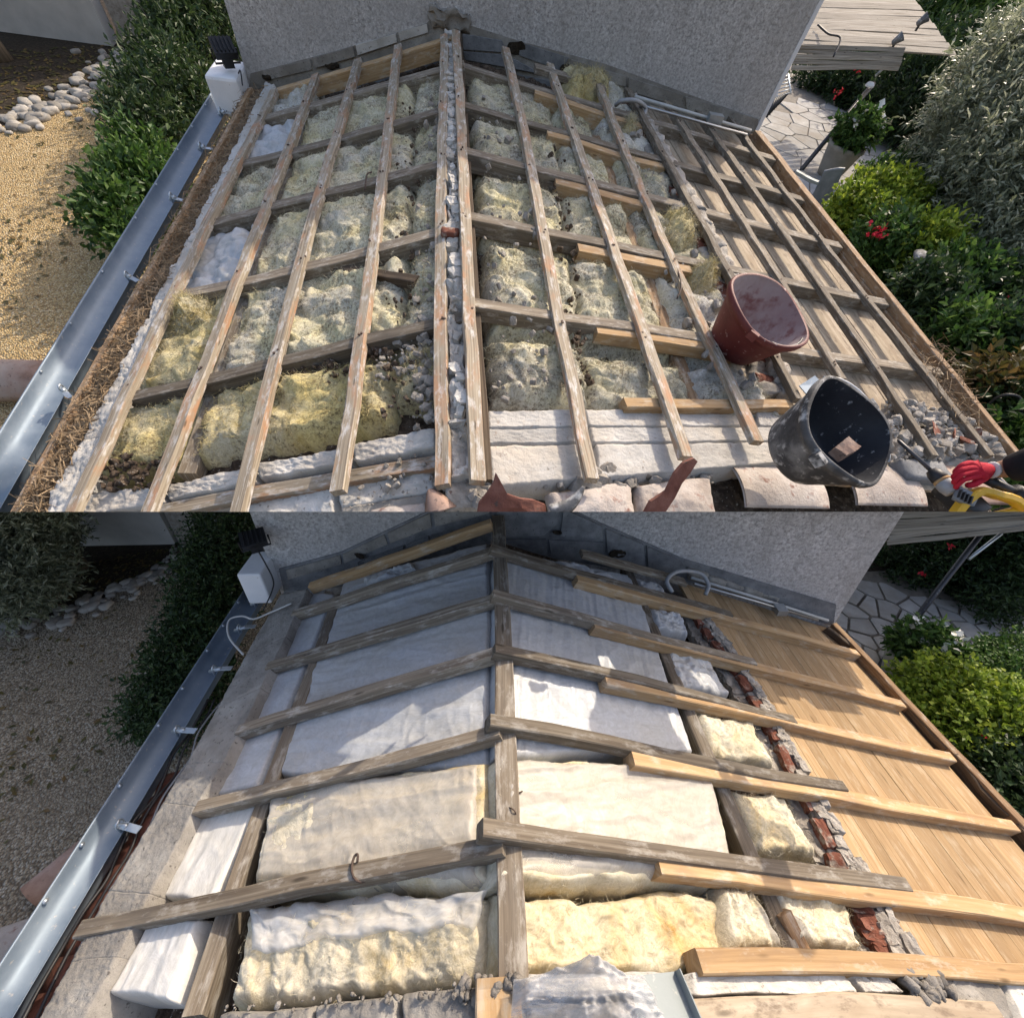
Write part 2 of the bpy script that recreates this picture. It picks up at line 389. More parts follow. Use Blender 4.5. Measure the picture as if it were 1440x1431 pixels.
m_wool('wool_grey', [(0.3, (0.44, 0.43, 0.39)), (0.5, (0.60, 0.59, 0.55)), (0.75, (0.72, 0.71, 0.68))], (0.11, 0.085, 0.06), (0.84, 0.98), grey=(0.66, 0.61, 0.44), bstr=0.45, sss=0.0)
m_wool('wool_cream', [(0.3, (0.56, 0.42, 0.21)), (0.40, (0.63, 0.54, 0.36)), (0.54, (0.67, 0.62, 0.49)), (0.8, (0.69, 0.66, 0.58))], None, (0, 1), bstr=0.5, low=0.76, sss=0.15)
m_wool('wool_ochre', [(0.26, (0.55, 0.34, 0.13)), (0.36, (0.61, 0.47, 0.26)), (0.48, (0.65, 0.57, 0.40)), (0.8, (0.67, 0.63, 0.53))], None, (0, 1), bstr=0.5, low=0.76, sss=0.15)

def m_film(name, base, tint, alpha=1.0, wr=(3, 14, 1)):
    m, nt, b = new_mat(name)
    a = noise(nt, coords(nt, 'UV', wr), 1.0, 9, 0.62, 1.2)
    a2 = noise(nt, coords(nt, 'UV', (1.6, 2.6, 1)), 1.0, 7, 0.65, 1.0)
    st = noise(nt, coords(nt, 'UV', (wr[0] * 7, wr[1] * 2.2, 1)), 1.0, 8, 0.75, 2.0)
    cr = voro(nt, coords(nt, 'UV', (7, 5, 1)), 1.0, 'Distance', 'DISTANCE_TO_EDGE')
    c = ramp(nt, a, [(0.33, tuple(x * 0.86 for x in base)), (0.6, base)])
    f = ramp(nt, a2, [(0.40, (0, 0, 0)), (0.66, (0.85, 0.85, 0.85))])
    c = mix(nt, f, c, tint)
    c = mix(nt, 0.5, c, ramp(nt, st, [(0.36, (0.66, 0.64, 0.60)), (0.58, (1, 1, 1))]), 'MULTIPLY')
    nt.links.new(c, b.inputs['Base Color'])
    b.inputs['Roughness'].default_value = 0.36
    b.inputs['Specular IOR Level'].default_value = 0.35
    if alpha < 1:
        nt.links.new(ramp(nt, a2, [(0.36, (alpha - 0.16,) * 3), (0.66, (alpha + 0.22,) * 3)]), b.inputs['Alpha'])
    e = ramp(nt, cr, [(0.0, (0.6, 0.6, 0.6)), (0.06, (0, 0, 0))])
    ad = nt.nodes.new('ShaderNodeMath'); ad.operation = 'ADD'
    nt.links.new(a, ad.inputs[0])
    mu = nt.nodes.new('ShaderNodeMath'); mu.operation = 'MULTIPLY'; mu.inputs[1].default_value = 0.12
    nt.links.new(e, mu.inputs[0]); nt.links.new(mu.outputs[0], ad.inputs[1])
    bump(nt, b, ad.outputs[0], 0.5, 0.008)
m_film('film', (0.47, 0.495, 0.52), (0.40, 0.395, 0.37))
m_film('film_warm', (0.50, 0.475, 0.43), (0.43, 0.365, 0.27), wr=(4, 9, 1))
m_film('film_veil', (0.62, 0.595, 0.55), (0.56, 0.52, 0.45), 0.48, wr=(3, 9, 1))
m_film('film_white', (0.66, 0.66, 0.64), (0.58, 0.56, 0.50), wr=(6, 5, 1))
m_film('film_thin', (0.78, 0.78, 0.77), (0.72, 0.72, 0.70), 0.5)
m_film('bag_plastic', (0.78, 0.79, 0.80), (0.74, 0.75, 0.76), 0.27, wr=(6, 6, 1))

def m_leaf(name, c1, c2, c3, rough=0.5, trans=0.25):
    m, nt, b = new_mat(name)
    g = nt.nodes.new('ShaderNodeNewGeometry')
    c = ramp(nt, g.outputs['Random Per Island'], [(0.0, c1), (0.55, c2), (1.0, c3)])
    nt.links.new(c, b.inputs['Base Color'])
    b.inputs['Roughness'].default_value = rough
    b.inputs['Specular IOR Level'].default_value = 0.35
    tr = nt.nodes.new('ShaderNodeBsdfTranslucent'); nt.links.new(c, tr.inputs['Color'])
    mx = nt.nodes.new('ShaderNodeMixShader'); mx.inputs[0].default_value = trans
    nt.links.new(b.outputs[0], mx.inputs[1]); nt.links.new(tr.outputs[0], mx.inputs[2])
    nt.links.new(mx.outputs[0], nt.nodes['Material Output'].inputs['Surface'])
m_leaf('leaf_dark', (0.012, 0.028, 0.010), (0.032, 0.065, 0.02), (0.065, 0.105, 0.035))
m_leaf('leaf_mid', (0.02, 0.05, 0.012), (0.055, 0.125, 0.025), (0.12, 0.20, 0.045), 0.5, 0.35)
m_leaf('leaf_lime', (0.07, 0.12, 0.012), (0.20, 0.29, 0.03), (0.36, 0.42, 0.06), 0.5, 0.4)
m_leaf('leaf_olive', (0.11, 0.13, 0.075), (0.22, 0.245, 0.155), (0.44, 0.46, 0.34), 0.45, 0.4)
m_leaf('leaf_rust', (0.05, 0.05, 0.015), (0.10, 0.085, 0.025), (0.17, 0.10, 0.035))

# ------------------------------------------------------------------ mesh building
class MB:
    def __init__(s): s.v, s.f, s.uv, s.n = [], [], [], 0
    def add(s, verts, faces, uvs=None):
        verts = np.asarray(verts, float).reshape(-1, 3)
        s.v.append(verts)
        for i, f in enumerate(faces):
            s.f.append(tuple(int(k) + s.n for k in f) if s.n else tuple(f))
            if uvs is not None: s.uv.append(uvs[i])
            else: s.uv.append([(verts[k][0], verts[k][1]) for k in f])
        s.n += len(verts)
        return s
    def build(s, name, mat, parent=None, site=None, base=None, smooth=False, cut=None):
        """Vertices are in site coordinates; a child takes its thing's origin."""
        if parent is not None:
            site, base = SITE_OF[parent.name]
        V = np.concatenate(s.v)
        if base is None: base = V.mean(0) * V3(1, 1, 0) + V3(0, 0, V[:, 2].min())
        faces, uvs = s.f, s.uv
        W = CAM + (site.R @ V.T).T * site.k
        cutting = site.cut if cut is None else cut
        if cutting:
            dist = (W - np.array(CUT_P)) @ np.array(CUT_N)
            if dist.max() <= 0: return None
            cutting = dist.min() < 0
        me = bpy.data.meshes.new(name)
        me.from_pydata(((V - np.asarray(base)) * site.k).tolist(), [], faces)
        ul = me.uv_layers.new(name='UVMap')
        flat = [c for u in uvs for p in u for c in p]
        ul.data.foreach_set('uv', flat)
        o = bpy.data.objects.new(name, me)
        COL.objects.link(o)
        if parent is not None:
            o.parent = parent
            SITE_OF[o.name] = (site, np.asarray(base, float))
        else:
            o.matrix_world = site.matrix(base)
            SITE_OF[o.name] = (site, np.asarray(base, float))
        if cutting:
            mwi = site.matrix(base).inverted()
            bm = bmesh.new(); bm.from_mesh(me)
            pl_no = (mwi.to_3x3() @ CUT_N).normalized()
            r = bmesh.ops.bisect_plane(bm, geom=bm.verts[:] + bm.edges[:] + bm.faces[:], dist=1e-6, plane_co=mwi @ CUT_P, plane_no=pl_no, clear_inner=True)
            ed = [e for e in r['geom_cut'] if isinstance(e, bmesh.types.BMEdge)]
            if len(ed) < 400:
                try: bmesh.ops.edgenet_fill(bm, edges=ed)
                except Exception: pass
            bm.to_mesh(me); bm.free()
        me.materials.append(MAT[mat])
        if smooth: me.polygons.foreach_set('use_smooth', [True] * len(me.polygons))
        return o
SITE_OF = {}
def tag(o, label, cat, group=None, kind=None):
    if o is None: return o
    if label: o['label'] = label
    if cat: o['category'] = cat
    if group: o['group'] = group
    if kind: o['kind'] = kind
    return o
def thing(name, site, base, label, cat, group=None):
    o = bpy.data.objects.new(name, None)
    COL.objects.link(o)
    o.empty_display_size = 0.1
    o.matrix_world = site.matrix(base)
    SITE_OF[o.name] = (site, np.asarray(base, float))
    return tag(o, label, cat, group)
def lab(o, label):
    if o is not None: o['label'] = label
    return o

def board(p0, p1, w, h, up, w1=None, h1=None, wob=0.003, seg=7, seed=0, ch=0.004):
    """Box with worn edges; p0-p1 is the middle of the top face."""
    p0, p1 = np.asarray(p0, float), np.asarray(p1, float)
    rng = np.random.RandomState(seed)
    t = nrm(p1 - p0); up = nrm(up - t * np.dot(up, t)); sd = np.cross(t, up)
    Lg = np.linalg.norm(p1 - p0)
    w1 = w1 or w; h1 = h1 or h
    vs, uo = [], rng.rand() * 5
    bow1, bow2 = rng.normal() * wob * 2.2, rng.normal() * wob * 1.2
    ph = rng.rand() * 3
    for i in range(seg + 1):
        a = i / seg
        ww, hh = w + (w1 - w) * a, h + (h1 - h) * a
        c = p0 + (p1 - p0) * a + sd * rng.normal() * wob * 0.5 + up * rng.normal() * wob * 0.5 + (sd * bow1 + up * bow2) * math.sin(math.pi * a * 1.6 + ph)
        x, k = ww / 2, min(ch, ww * 0.2)
        pr = [(-x + k, 0), (x - k, 0), (x, -k), (x, -hh + k), (x - k, -hh), (-x + k, -hh), (-x, -hh + k), (-x, -k)]
        for (a2, b2) in pr:
            vs.append(c + sd * (a2 + rng.normal() * wob * 0.25) + up * (b2 + rng.normal() * wob * 0.25))
    per = [0]
    prm = [(-1, 0)]
    cum = np.cumsum([0, w, k, h, k, w, k, h, k])
    fs, uv = [], []
    for i in range(seg):
        for j in range(8):
            a, b = i * 8 + j, i * 8 + (j + 1) % 8
            fs.append((a, b, b + 8, a + 8))
            u0, u1 = uo + Lg * i / seg, uo + Lg * (i + 1) / seg
            uv.append([(u0, cum[j]), (u0, cum[j + 1]), (u1, cum[j + 1]), (u1, cum[j])])
    fs.append(tuple(range(7, -1, -1))); uv.append([(uo + 0.02 * math.sin(j), cum[j]) for j in range(7, -1, -1)])
    n = seg * 8
    fs.append(tuple(range(n, n + 8))); uv.append([(uo + 0.02 * math.sin(j), cum[j]) for j in range(8)])
    return vs, fs, uv
def box(c, ax, dims):
    c = np.asarray(c, float)
    X, Y, Z = [np.asarray(a, float) for a in ax]
    vs = [c + X * sx * dims[0] / 2 + Y * sy * dims[1] / 2 + Z * sz * dims[2] / 2 for sz in (-1, 1) for sy in (-1, 1) for sx in (-1, 1)]
    return vs, [(0, 2, 3, 1), (4, 5, 7, 6), (0, 1, 5, 4), (2, 6, 7, 3), (0, 4, 6, 2), (1, 3, 7, 5)]
AX = (V3(1, 0, 0), V3(0, 1, 0), V3(0, 0, 1))
def rough_box(c, ax, dims, n=4, amp=0.01, seed=0, freq=9.0, rnd=0.12):
    """Chunk with broken faces: a subdivided box, rounded and displaced by noise."""
    pts = {}; vs = []; fs = []
    def vid(i, j, k):
        key = (i, j, k)
        if key not in pts:
            p = np.array([i / n * 2 - 1, j / n * 2 - 1, k / n * 2 - 1])
            q = p / max(1e-6, np.linalg.norm(p)) * 1.25
            vs.append(p * (1 - rnd) + q * rnd)
            pts[key] = len(vs) - 1
        return pts[key]
    for i in range(n):
        for j in range(n):
            fs.append((vid(i, j, 0), vid(i, j + 1, 0), vid(i + 1, j + 1, 0), vid(i + 1, j, 0)))
            fs.append((vid(i, j, n), vid(i + 1, j, n), vid(i + 1, j + 1, n), vid(i, j + 1, n)))
            fs.append((vid(i, 0, j), vid(i + 1, 0, j), vid(i + 1, 0, j + 1), vid(i, 0, j + 1)))
            fs.append((vid(i, n, j), vid(i, n, j + 1), vid(i + 1, n, j + 1), vid(i + 1, n, j)))
            fs.append((vid(0, i, j), vid(0, i, j + 1), vid(0, i + 1, j + 1), vid(0, i + 1, j)))
            fs.append((vid(n, i, j), vid(n, i + 1, j), vid(n, i + 1, j + 1), vid(n, i, j + 1)))
    P = np.array(vs) * np.asarray(dims) / 2
    off = np.array([seed * 3.7, seed * 1.3, seed * 7.1])
    D = np.stack([fbm(P * freq + off + 31 * k, 3) for k in range(3)], 1) * amp
    P = P + D
    A = np.array([np.asarray(a, float) for a in ax])
    return np.asarray(c) + P @ A, fs
def tube(pts, r, n=8, r1=None, cap=True):
    pts = [np.asarray(p, float) for p in pts]
    vs, fs = [], []
    m = len(pts); prev = None
    for i, p in enumerate(pts):
        t = nrm(pts[min(i + 1, m - 1)] - pts[max(i - 1, 0)])
        if prev is None:
            a = np.cross(t, V3(0, 0, 1) if abs(t[2]) < 0.9 else V3(1, 0, 0))
        else: a = prev - t * np.dot(prev, t)
        a = nrm(a); prev = a; b = np.cross(t, a)
        rr = (r[i] if hasattr(r, '__len__') else (r + ((r1 if r1 is not None else r) - r) * i / max(1, m - 1)))
        for k in range(n):
            th = 2 * math.pi * k / n
            vs.append(p + (a * math.cos(th) + b * math.sin(th)) * rr)
    for i in range(m - 1):
        for k in range(n):
            fs.append((i * n + k, i * n + (k + 1) % n, (i + 1) * n + (k + 1) % n, (i + 1) * n + k))
    if cap:
        fs.append(tuple(range(n - 1, -1, -1))); fs.append(tuple(range((m - 1) * n, m * n)))
    return vs, fs
def curve(pts, n=24):
    """Catmull-Rom through pts."""
    P = [np.asarray(p, float) for p in pts]
    P = [2 * P[0] - P[1]] + P + [2 * P[-1] - P[-2]]
    out = []
    seg = len(P) - 3
    for i in range(seg):
        k = max(2, n // seg)
        for j in range(k):
            t = j / k
            a, b, c, d = P[i:i + 4]
            out.append(0.5 * (2 * b + (c - a) * t + (2 * a - 5 * b + 4 * c - d) * t * t + (3 * b - a - 3 * c + d) * t ** 3))
    out.append(P[-2])
    return out
def lathe(profile, c, ax, n=40):
    X, Y, Z = [np.asarray(a, float) for a in ax]
    vs, fs = [], []
    for (r, z) in profile:
        for k in range(n):
            th = 2 * math.pi * k / n
            vs.append(np.asarray(c) + X * r * math.cos(th) + Y * r * math.sin(th) + Z * z)
    for i in range(len(profile) - 1):
        for k in range(n):
            fs.append((i * n + k, i * n + (k + 1) % n, (i + 1) * n + (k + 1) % n, (i + 1) * n + k))
    return vs, fs
def pad(corners, thick, nx, ny, seed, up=(0, 0, 1), amp=0.02, freq=7.0, r=0.06, edge=0.03, aniso=(1, 1), fine=0.006, ffreq=28, crown=0.0, fn=None, edges=(1, 1, 1, 1), octv=4, pw=False):
    """Soft or rough slab over a quad (far-left, far-right, near-right, near-left): bulging top, rounded sides, closed skirt."""
    A, B, C, D = [np.asarray(c, float) for c in corners]
    up = nrm(up)
    g = np.meshgrid(np.linspace(0, 1, nx), np.linspace(0, 1, ny), indexing='xy')
    s, t = g[0].ravel(), g[1].ravel()
    W = (np.linalg.norm(B - A) + np.linalg.norm(C - D)) / 2; H = (np.linalg.norm(D - A) + np.linalg.norm(C - B)) / 2
    q = np.stack([s * W, t * H, np.full_like(s, seed * 5.31)], 1)
    if pw: q[:, :2] = (((1 - s) * (1 - t))[:, None] * A + (s * (1 - t))[:, None] * B + (s * t)[:, None] * C + ((1 - s) * t)[:, None] * D)[:, :2]; q[:, 2] = 1.7
    ds = pn(q * 6 + 3.1) * edge + pn(q * 19 + 1.7) * edge * 0.4
    dt = pn(q * 6 + 9.4) * edge + pn(q * 19 + 5.7) * edge * 0.4
    s2, t2 = s + ds / W, t + dt / H
    P = ((1 - s2) * (1 - t2))[:, None] * A + (s2 * (1 - t2))[:, None] * B + (s2 * t2)[:, None] * C + ((1 - s2) * t2)[:, None] * D
    inf = 1e3
    e = np.minimum(np.minimum(s * W if edges[3] else inf + s, (1 - s) * W if edges[1] else inf + s), np.minimum(t * H if edges[0] else inf + s, (1 - t) * H if edges[2] else inf + s))
    k = np.clip(1 - e / r, 0, 1)
    drop = thick * (1 - np.sqrt(np.clip(1 - k * k, 0, 1)))
    qa = q * np.array([aniso[0], aniso[1], 1])
    h = fbm(qa * freq, octv) * amp + fbm(q * ffreq, 3, 0.6) * fine + crown * np.sin(np.pi * np.clip(s, 0, 1)) * np.sin(np.pi * np.clip(t, 0, 1))
    if fn is not None: h = h + fn(s * W, t * H, s, t)
    P = P + up * (h * (1 - 0.6 * k) - drop)[:, None]
    idx = np.arange(nx * ny).reshape(ny, nx)
    fs = []; uvs = []
    for j in range(ny - 1):
        for i in range(nx - 1):
            f = (idx[j, i], idx[j + 1, i], idx[j + 1, i + 1], idx[j, i + 1])
            fs.append(f); uvs.append([(q[a, 0], q[a, 1]) for a in f])
    ring = list(idx[0, :]) + list(idx[1:, -1]) + list(idx[-1, -2::-1]) + list(idx[-2:0:-1, 0])
    base0 = len(P)
    low = P[ring] - up * thick * 0.55
    P = np.concatenate([P, low])
    n = len(ring)
    for i in range(n):
        a, b = ring[i], ring[(i + 1) % n]
        fs.append((a, b, base0 + (i + 1) % n, base0 + i)); uvs.append([(q[a, 0], q[a, 1]), (q[b, 0], q[b, 1]), (q[b, 0], q[b, 1] + thick), (q[a, 0], q[a, 1] + thick)])
    return P, fs, uvs
def twigs(blobs, ntw, nleaf, tlen, lsz, lw, seed, out=1.0, upw=0.4, rnd=0.7, spread=1.1, shell=0.35, clip=None):
    """Leaves in pairs along short twigs that fill ellipsoids; returns one leaf mesh."""
    rng = np.random.RandomState(seed)
    vol = np.array([np.prod(b[1]) ** (2 / 3) for b in blobs]); pick = rng.choice(len(blobs), ntw, p=vol / vol.sum())
    C = np.array([b[0] for b in blobs])[pick]; Rr = np.array([b[1] for b in blobs])[pick]
    d = rng.normal(size=(ntw, 3)); d /= np.linalg.norm(d, axis=1)[:, None]
    rad = (shell + (1 - shell) * rng.rand(ntw) ** 0.6)
    lump = 1 + 0.22 * pn(d * 2.6 + seed + C * 1.3)
    base = C + d * Rr * (rad * lump)[:, None]
    td = d * out + np.array([0, 0, upw]) + rng.normal(size=(ntw, 3)) * rnd
    td /= np.linalg.norm(td, axis=1)[:, None]
    k = np.arange(nleaf) / max(1, nleaf - 1)
    P = base[:, None, :] + td[:, None, :] * (k[None, :, None] * tlen * (0.6 + 0.8 * rng.rand(ntw))[:, None, None])
    P = P.reshape(-1, 3); T = np.repeat(td, nleaf, 0)
    n = len(P)
    ld = T * 0.7 + rng.normal(size=(n, 3)) * spread * 0.6
    ld /= np.linalg.norm(ld, axis=1)[:, None]
    sd = np.cross(ld, rng.normal(size=(n, 3)) * 0.6 + np.array([0, 0, 1])); sd /= np.linalg.norm(sd, axis=1)[:, None] + 1e-9
    nn = np.cross(sd, ld)
    sz = lsz * (0.6 + 0.8 * rng.rand(n))[:, None]
    a = P; tip = P + ld * sz - nn * sz * 0.12
    l = P + ld * sz * 0.45 + sd * sz * lw + nn * sz * 0.08; r_ = P + ld * sz * 0.45 - sd * sz * lw + nn * sz * 0.08
    if clip is not None:
        keep = clip(tip)
        a, tip, l, r_ = a[keep], tip[keep], l[keep], r_[keep]; n = len(a)
    V = np.stack([a, l, tip, r_], 1).reshape(-1, 3)
    F_ = [(4 * i, 4 * i + 1, 4 * i + 2, 4 * i + 3) for i in range(n)]
    return V, F_
def plant(name, site, base, blobs, ntw, nleaf, tlen, lsz, lw, seed, mat, label, cat, stems=5, group=None, stem_r=0.012, **k):
    t = thing(name, site, base, label, cat, group)
    V, F_ = twigs(blobs, ntw, nleaf, tlen, lsz, lw, seed, **k)
    if len(F_): MB().add(V, F_, [[(0, 0), (0, 1), (1, 1), (1, 0)]] * len(F_)).build('foliage', mat, t)
    rng = np.random.RandomState(seed + 1)
    mb = MB()
    for i in range(stems):
        b = blobs[rng.randint(len(blobs))]
        e = np.asarray(b[0]) + rng.normal(size=3) * np.asarray(b[1]) * 0.35
        s0 = np.asarray(base) + V3(rng.normal() * 0.05, rng.normal() * 0.05, 0)
        mid = s0 * 0.5 + e * 0.5 + rng.normal(size=3) * 0.06
        mb.add(*tube(curve([s0, mid, e], 8), stem_r, 6, stem_r * 0.4))
    mb.build('stem', 'bark', t, smooth=True)
    return t
def P2(site, pts, dz=0.0, side=None): return [site.roof(u, v, dz, side) for (u, v) in pts]
def edge_board(site, a, b, w, h, dz=0.0, side=None, w1=None, h1=None, seed=0, near=True, **k):
    """Board on the roof slope whose far top edge runs through two photo points."""
    p0, p1 = site.roof(*a, dz, side), site.roof(*b, dz, side)
    up = site.up((p0[0] + p1[0]) / 2)
    t = nrm(p1 - p0); sd = np.cross(t, up)
    if sd[1] > 0: sd = -sd
    o0 = sd * w / 2 if near else 0; o1 = sd * (w1 or w) / 2 if near else 0
    return board(p0 + o0, p1 + o1, w, h, up, w1, h1, seed=seed, **k)
ORD = ['first', 'second', 'third', 'fourth', 'fifth', 'sixth', 'seventh', 'eighth', 'ninth', 'tenth']

def fuzz(o, parent, pts, n, ln, wd, seed, mat):
    """Loose fibres standing off a wool surface."""
    rng = np.random.RandomState(seed)
    P = pts[rng.randint(len(pts), size=n)] + rng.normal(size=(n, 3)) * 0.006
    d = rng.normal(size=(n, 3)) * np.array([1, 1, 0.45]) + np.array([0, 0, 0.25]); d /= np.linalg.norm(d, axis=1)[:, None]
    s = np.cross(d, rng.normal(size=(n, 3))); s /= np.linalg.norm(s, axis=1)[:, None]; s *= wd
    l = ln * (0.5 + rng.rand(n))[:, None]
    bd = np.cross(d, rng.normal(size=(n, 3))) * l * 0.35
    q0, q1, q2 = P, P + d * l * 0.5 + bd, P + d * l
    V = np.stack([q0 - s, q0 + s, q1 + s * 0.8, q1 - s * 0.8, q2], 1).reshape(-1, 3)
    k5 = (np.arange(n) * 5).tolist()
    F_ = [f for k in k5 for f in ((k, k + 1, k + 2, k + 3), (k + 3, k + 2, k + 4))]
    r = MB().add(V, F_, [[(0, 0)] * len(f) for f in F_]).build('loose_fibre', mat, parent)
    if r: r['kind'] = 'stuff'

# ================================================================== LOWER PLOT: the roof being re-insulated
GL = -4.5
wa, wb = V3(-1.617, 2.4675, 0), V3(2.7675, 2.244, 0)          # gable wall line
wdir = nrm(wb - wa); wnor = V3(wdir[1], -wdir[0], 0)           # towards the viewer
# --- ground
def sheet(name, site, pts, z, mat, sub=1, kind='structure', cut=None):
    mb = MB()
    pts = [V3(p[0], p[1], z) for p in pts]
    mb.add(pts, [tuple(range(len(pts)))])
    o = mb.build(name, mat, None, site, pts[0], cut=cut)
    o['kind'] = kind
    return o
sheet('ground', L, [(-60, -60), (60, -60), (60, 60), (-60, 60)], GL - 0.012, 'soil')
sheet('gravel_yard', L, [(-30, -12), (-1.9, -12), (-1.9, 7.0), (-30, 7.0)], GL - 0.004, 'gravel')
def px_sheet(name, site, pix, z, mat):
    return sheet(name, site, [site.at_z(u, v, z)[:2] for (u, v) in pix], z, mat)
def planar_prism(site, pix, p, n, thick, uvs=None):
    """Polygon traced on a plane facing the viewer, given real thickness behind it."""
    n = nrm(n)
    P = [site.on_plane(u, v, p, n) for (u, v) in pix]
    return prism(P, n, thick)
def prism(P, n, thick):
    n = nrm(n); k = len(P)
    Q = [q - n * thick for q in P]
    fs = [tuple(range(k)), tuple(range(2 * k - 1, k - 1, -1))] + [((i + 1) % k, i, i + k, (i + 1) % k + k) for i in range(k)]
    return P + Q, fs

# --- annex under the roof: eaves walls
t = thing('annex_wall', L, V3(-1.35, 1.0, GL), 'plain rendered wall under the zinc gutter of the re-insulated roof', 'wall')
MB().add(*box(V3(-1.42, 0.9, (GL - 2.3) / 2), AX, (0.3, 3.1, GL * -1 - 2.3))).build('masonry', 'plaster', t)
t = thing('annex_wall', L, V3(2.6, 1.0, GL), 'plain rendered wall under the pine board deck edge', 'wall')
MB().add(*box(V3(2.58, 0.9, (GL - 2.72) / 2), AX, (0.3, 2.6, GL * -1 - 2.72))).build('masonry', 'plaster', t)

# --- house gable wall with roughcast and bare blocks
house = thing('house_wall', L, V3(0, 2.36, GL), 'grey roughcast gable wall behind the roof with new insulation', 'wall')
def wallpt(x, z, off=0.0):
    k = (x - wa[0]) / wdir[0]
    return V3(*(wa + wdir * k + wnor * off)[:2], z)
tops = [(-1.617, -1.47), (-0.9, -1.28), (0.05, -1.05), (1.3, -1.22), (2.7675, -1.44)]
poly = [wallpt(-1.617, GL, 0.02), wallpt(2.7675, GL, 0.02)] + [wallpt(x, z, 0.02) for x, z in tops[::-1]]
MB().add(*prism(poly, wnor, 0.30)).build('roughcast_face', 'roughcast', house)
WP = wallpt(0, 0)
def wall_piece(name, mat, pix, off, thick, parent=house, smooth=False):
    P = WP + wnor * off
    mb = MB(); mb.add(*planar_prism(L, pix, P, wnor, thick))
    return mb.build(name, mat, parent)
# recess look: blocks stand a little proud of the roughcast plane with mortar between
wall_piece('mortar_bed', 'block', [(693, 710), (800, 715), (846, 736), (962, 786), (1176, 850), (1172, 880), (985, 822), (860, 798), (697, 772)], 0.030, 0.05)
for i, px in enumerate([[(699, 712), (788, 716), (783, 737), (764, 754), (699, 755)], [(699, 759), (767, 759), (771, 784), (699, 770)],
           [(793, 716), (846, 740), (848, 758), (788, 754)], [(772, 759), (848, 763), (852, 792), (776, 786)], [(852, 744), (905, 766), (908, 800), (856, 792)], [(910, 769), (958, 789), (975, 816), (912, 800)]]):
    wall_piece('block', 'block', px, 0.042 + 0.004 * (i % 3), 0.05)
wall_piece('mortar_bed', 'block', [(392, 800), (480, 776), (607, 716), (690, 712), (690, 775), (500, 822), (400, 835)], 0.030, 0.05)
for i, px in enumerate([[(606, 753), (682, 737), (682, 764), (608, 782)], [(571, 767), (602, 755), (604, 781), (573, 791)], [(503, 791), (567, 768), (569, 792), (505, 812)],
           [(482, 780), (540, 752), (545, 765), (484, 792)], [(545, 750), (604, 722), (607, 741), (549, 764)], [(610, 720), (688, 716), (688, 722), (612, 740)], [(402, 802), (478, 781), (480, 793), (405, 815)]]):
    wall_piece('block', 'block' if i < 3 else 'concrete', px, 0.040 + 0.004 * (i % 3), 0.05)
# mortar fillet along the foot of the wall on the right
a, b = L.roof(965, 800), L.roof(1170, 864)
mb = MB()
for k in range(9):
    p = a + (b - a) * (k + 0.5) / 9 - wnor * 0.0
    v, f = rough_box(p + V3(0, -0.02, 0.0), (nrm(b - a), wnor, V3(0, 0, 1)), (np.linalg.norm(b - a) / 8, 0.10, 0.09), 4, 0.012, k)
    mb.add(v, f)
mb.build('mortar_fillet', 'concrete', house, smooth=True)
# flat dark plates on the wall face, painting the shade of broken hollows
for (u, v, s) in [(867, 772, 0.05), (508, 775, 0.035), (783, 742, 0.03)]:
    p = L.on_plane(u, v, WP, wnor)
    vv, ff = rough_box(p + wnor * 0.046, (wdir, wnor, V3(0, 0, 1)), (s * 2.0, 0.006, s * 1.1), 4, 0.018, int(u), 14, 0.8)
    MB().add(vv, ff).build('hollow_shade', 'soil', house, smooth=True)

# --- roof frame: ridge, purlins, rafters
fr = thing('roof_frame', L, V3(0.05, 1.2, -1.7), 'roof timbers with old grey and fresh yellow rafters over white insulation', 'roof frame')
mb = MB(); mb.add(*edge_board(L, (691, 738), (692, 1366), 0.078, 0.10, -0.05, near=False, seed=1, up_=None) if False else board(V3(L.x0 - 0.005, 2.3, -L.h - 0.045), V3(L.x0 - 0.005, 0.19, -L.h - 0.045), 0.078, 0.16, V3(0, 0, 1), seed=1, seg=12))
mb.build('ridge_beam', 'wood_old', fr)
def rafter(site, parent, a, b, w, h, mat, seed, dz=0.0, name='rafter', side=None, label=None, **k):
    mb = MB(); mb.add(*edge_board(site, a, b, w, h, dz, side, seed=seed, **k))
    o = mb.build(name, mat, parent)
    if label and o: o['label'] = label
    return o
NEW = 'fresh yellow softwood rafter'
oldL = [((690, 768), (413, 857)), ((696, 832), (377, 930)), ((700, 906), (337, 1017)), ((702, 1016), (277, 1126)), ((706, 1172), (118, 1290))]
for i, (a, b) in enumerate(oldL): rafter(L, fr, a, b, 0.05, 0.062, 'wood_old', 10 + i, side=-1)
rafter(L, fr, (690, 729), (436, 818), 0.05, 0.07, 'wood_new', 20, side=-1, label=NEW)
oldR = [((692, 763), (1027, 860)), ((694, 829), (1060, 925)), ((697, 902), (1115, 1003)), ((690, 1005), (1183, 1095)), ((680, 1150), (1272, 1232))]
for i, (a, b) in enumerate(oldR): rafter(L, fr, a, b, 0.048, 0.062, 'wood_old', 30 + i, dz=0.004, side=1)
newR = [((811, 806), (1203, 913)), ((834, 870), (1265, 983)), ((850, 948), (1334, 1056)), ((888, 1056), (1421, 1151)), ((924, 1197), (1500, 1284)), ((980, 1334), (1530, 1352))]
for i, (a, b) in enumerate(newR): rafter(L, fr, a, b, 0.055, 0.068, 'wood_new', 40 + i, dz=-0.004, side=1, label=NEW)
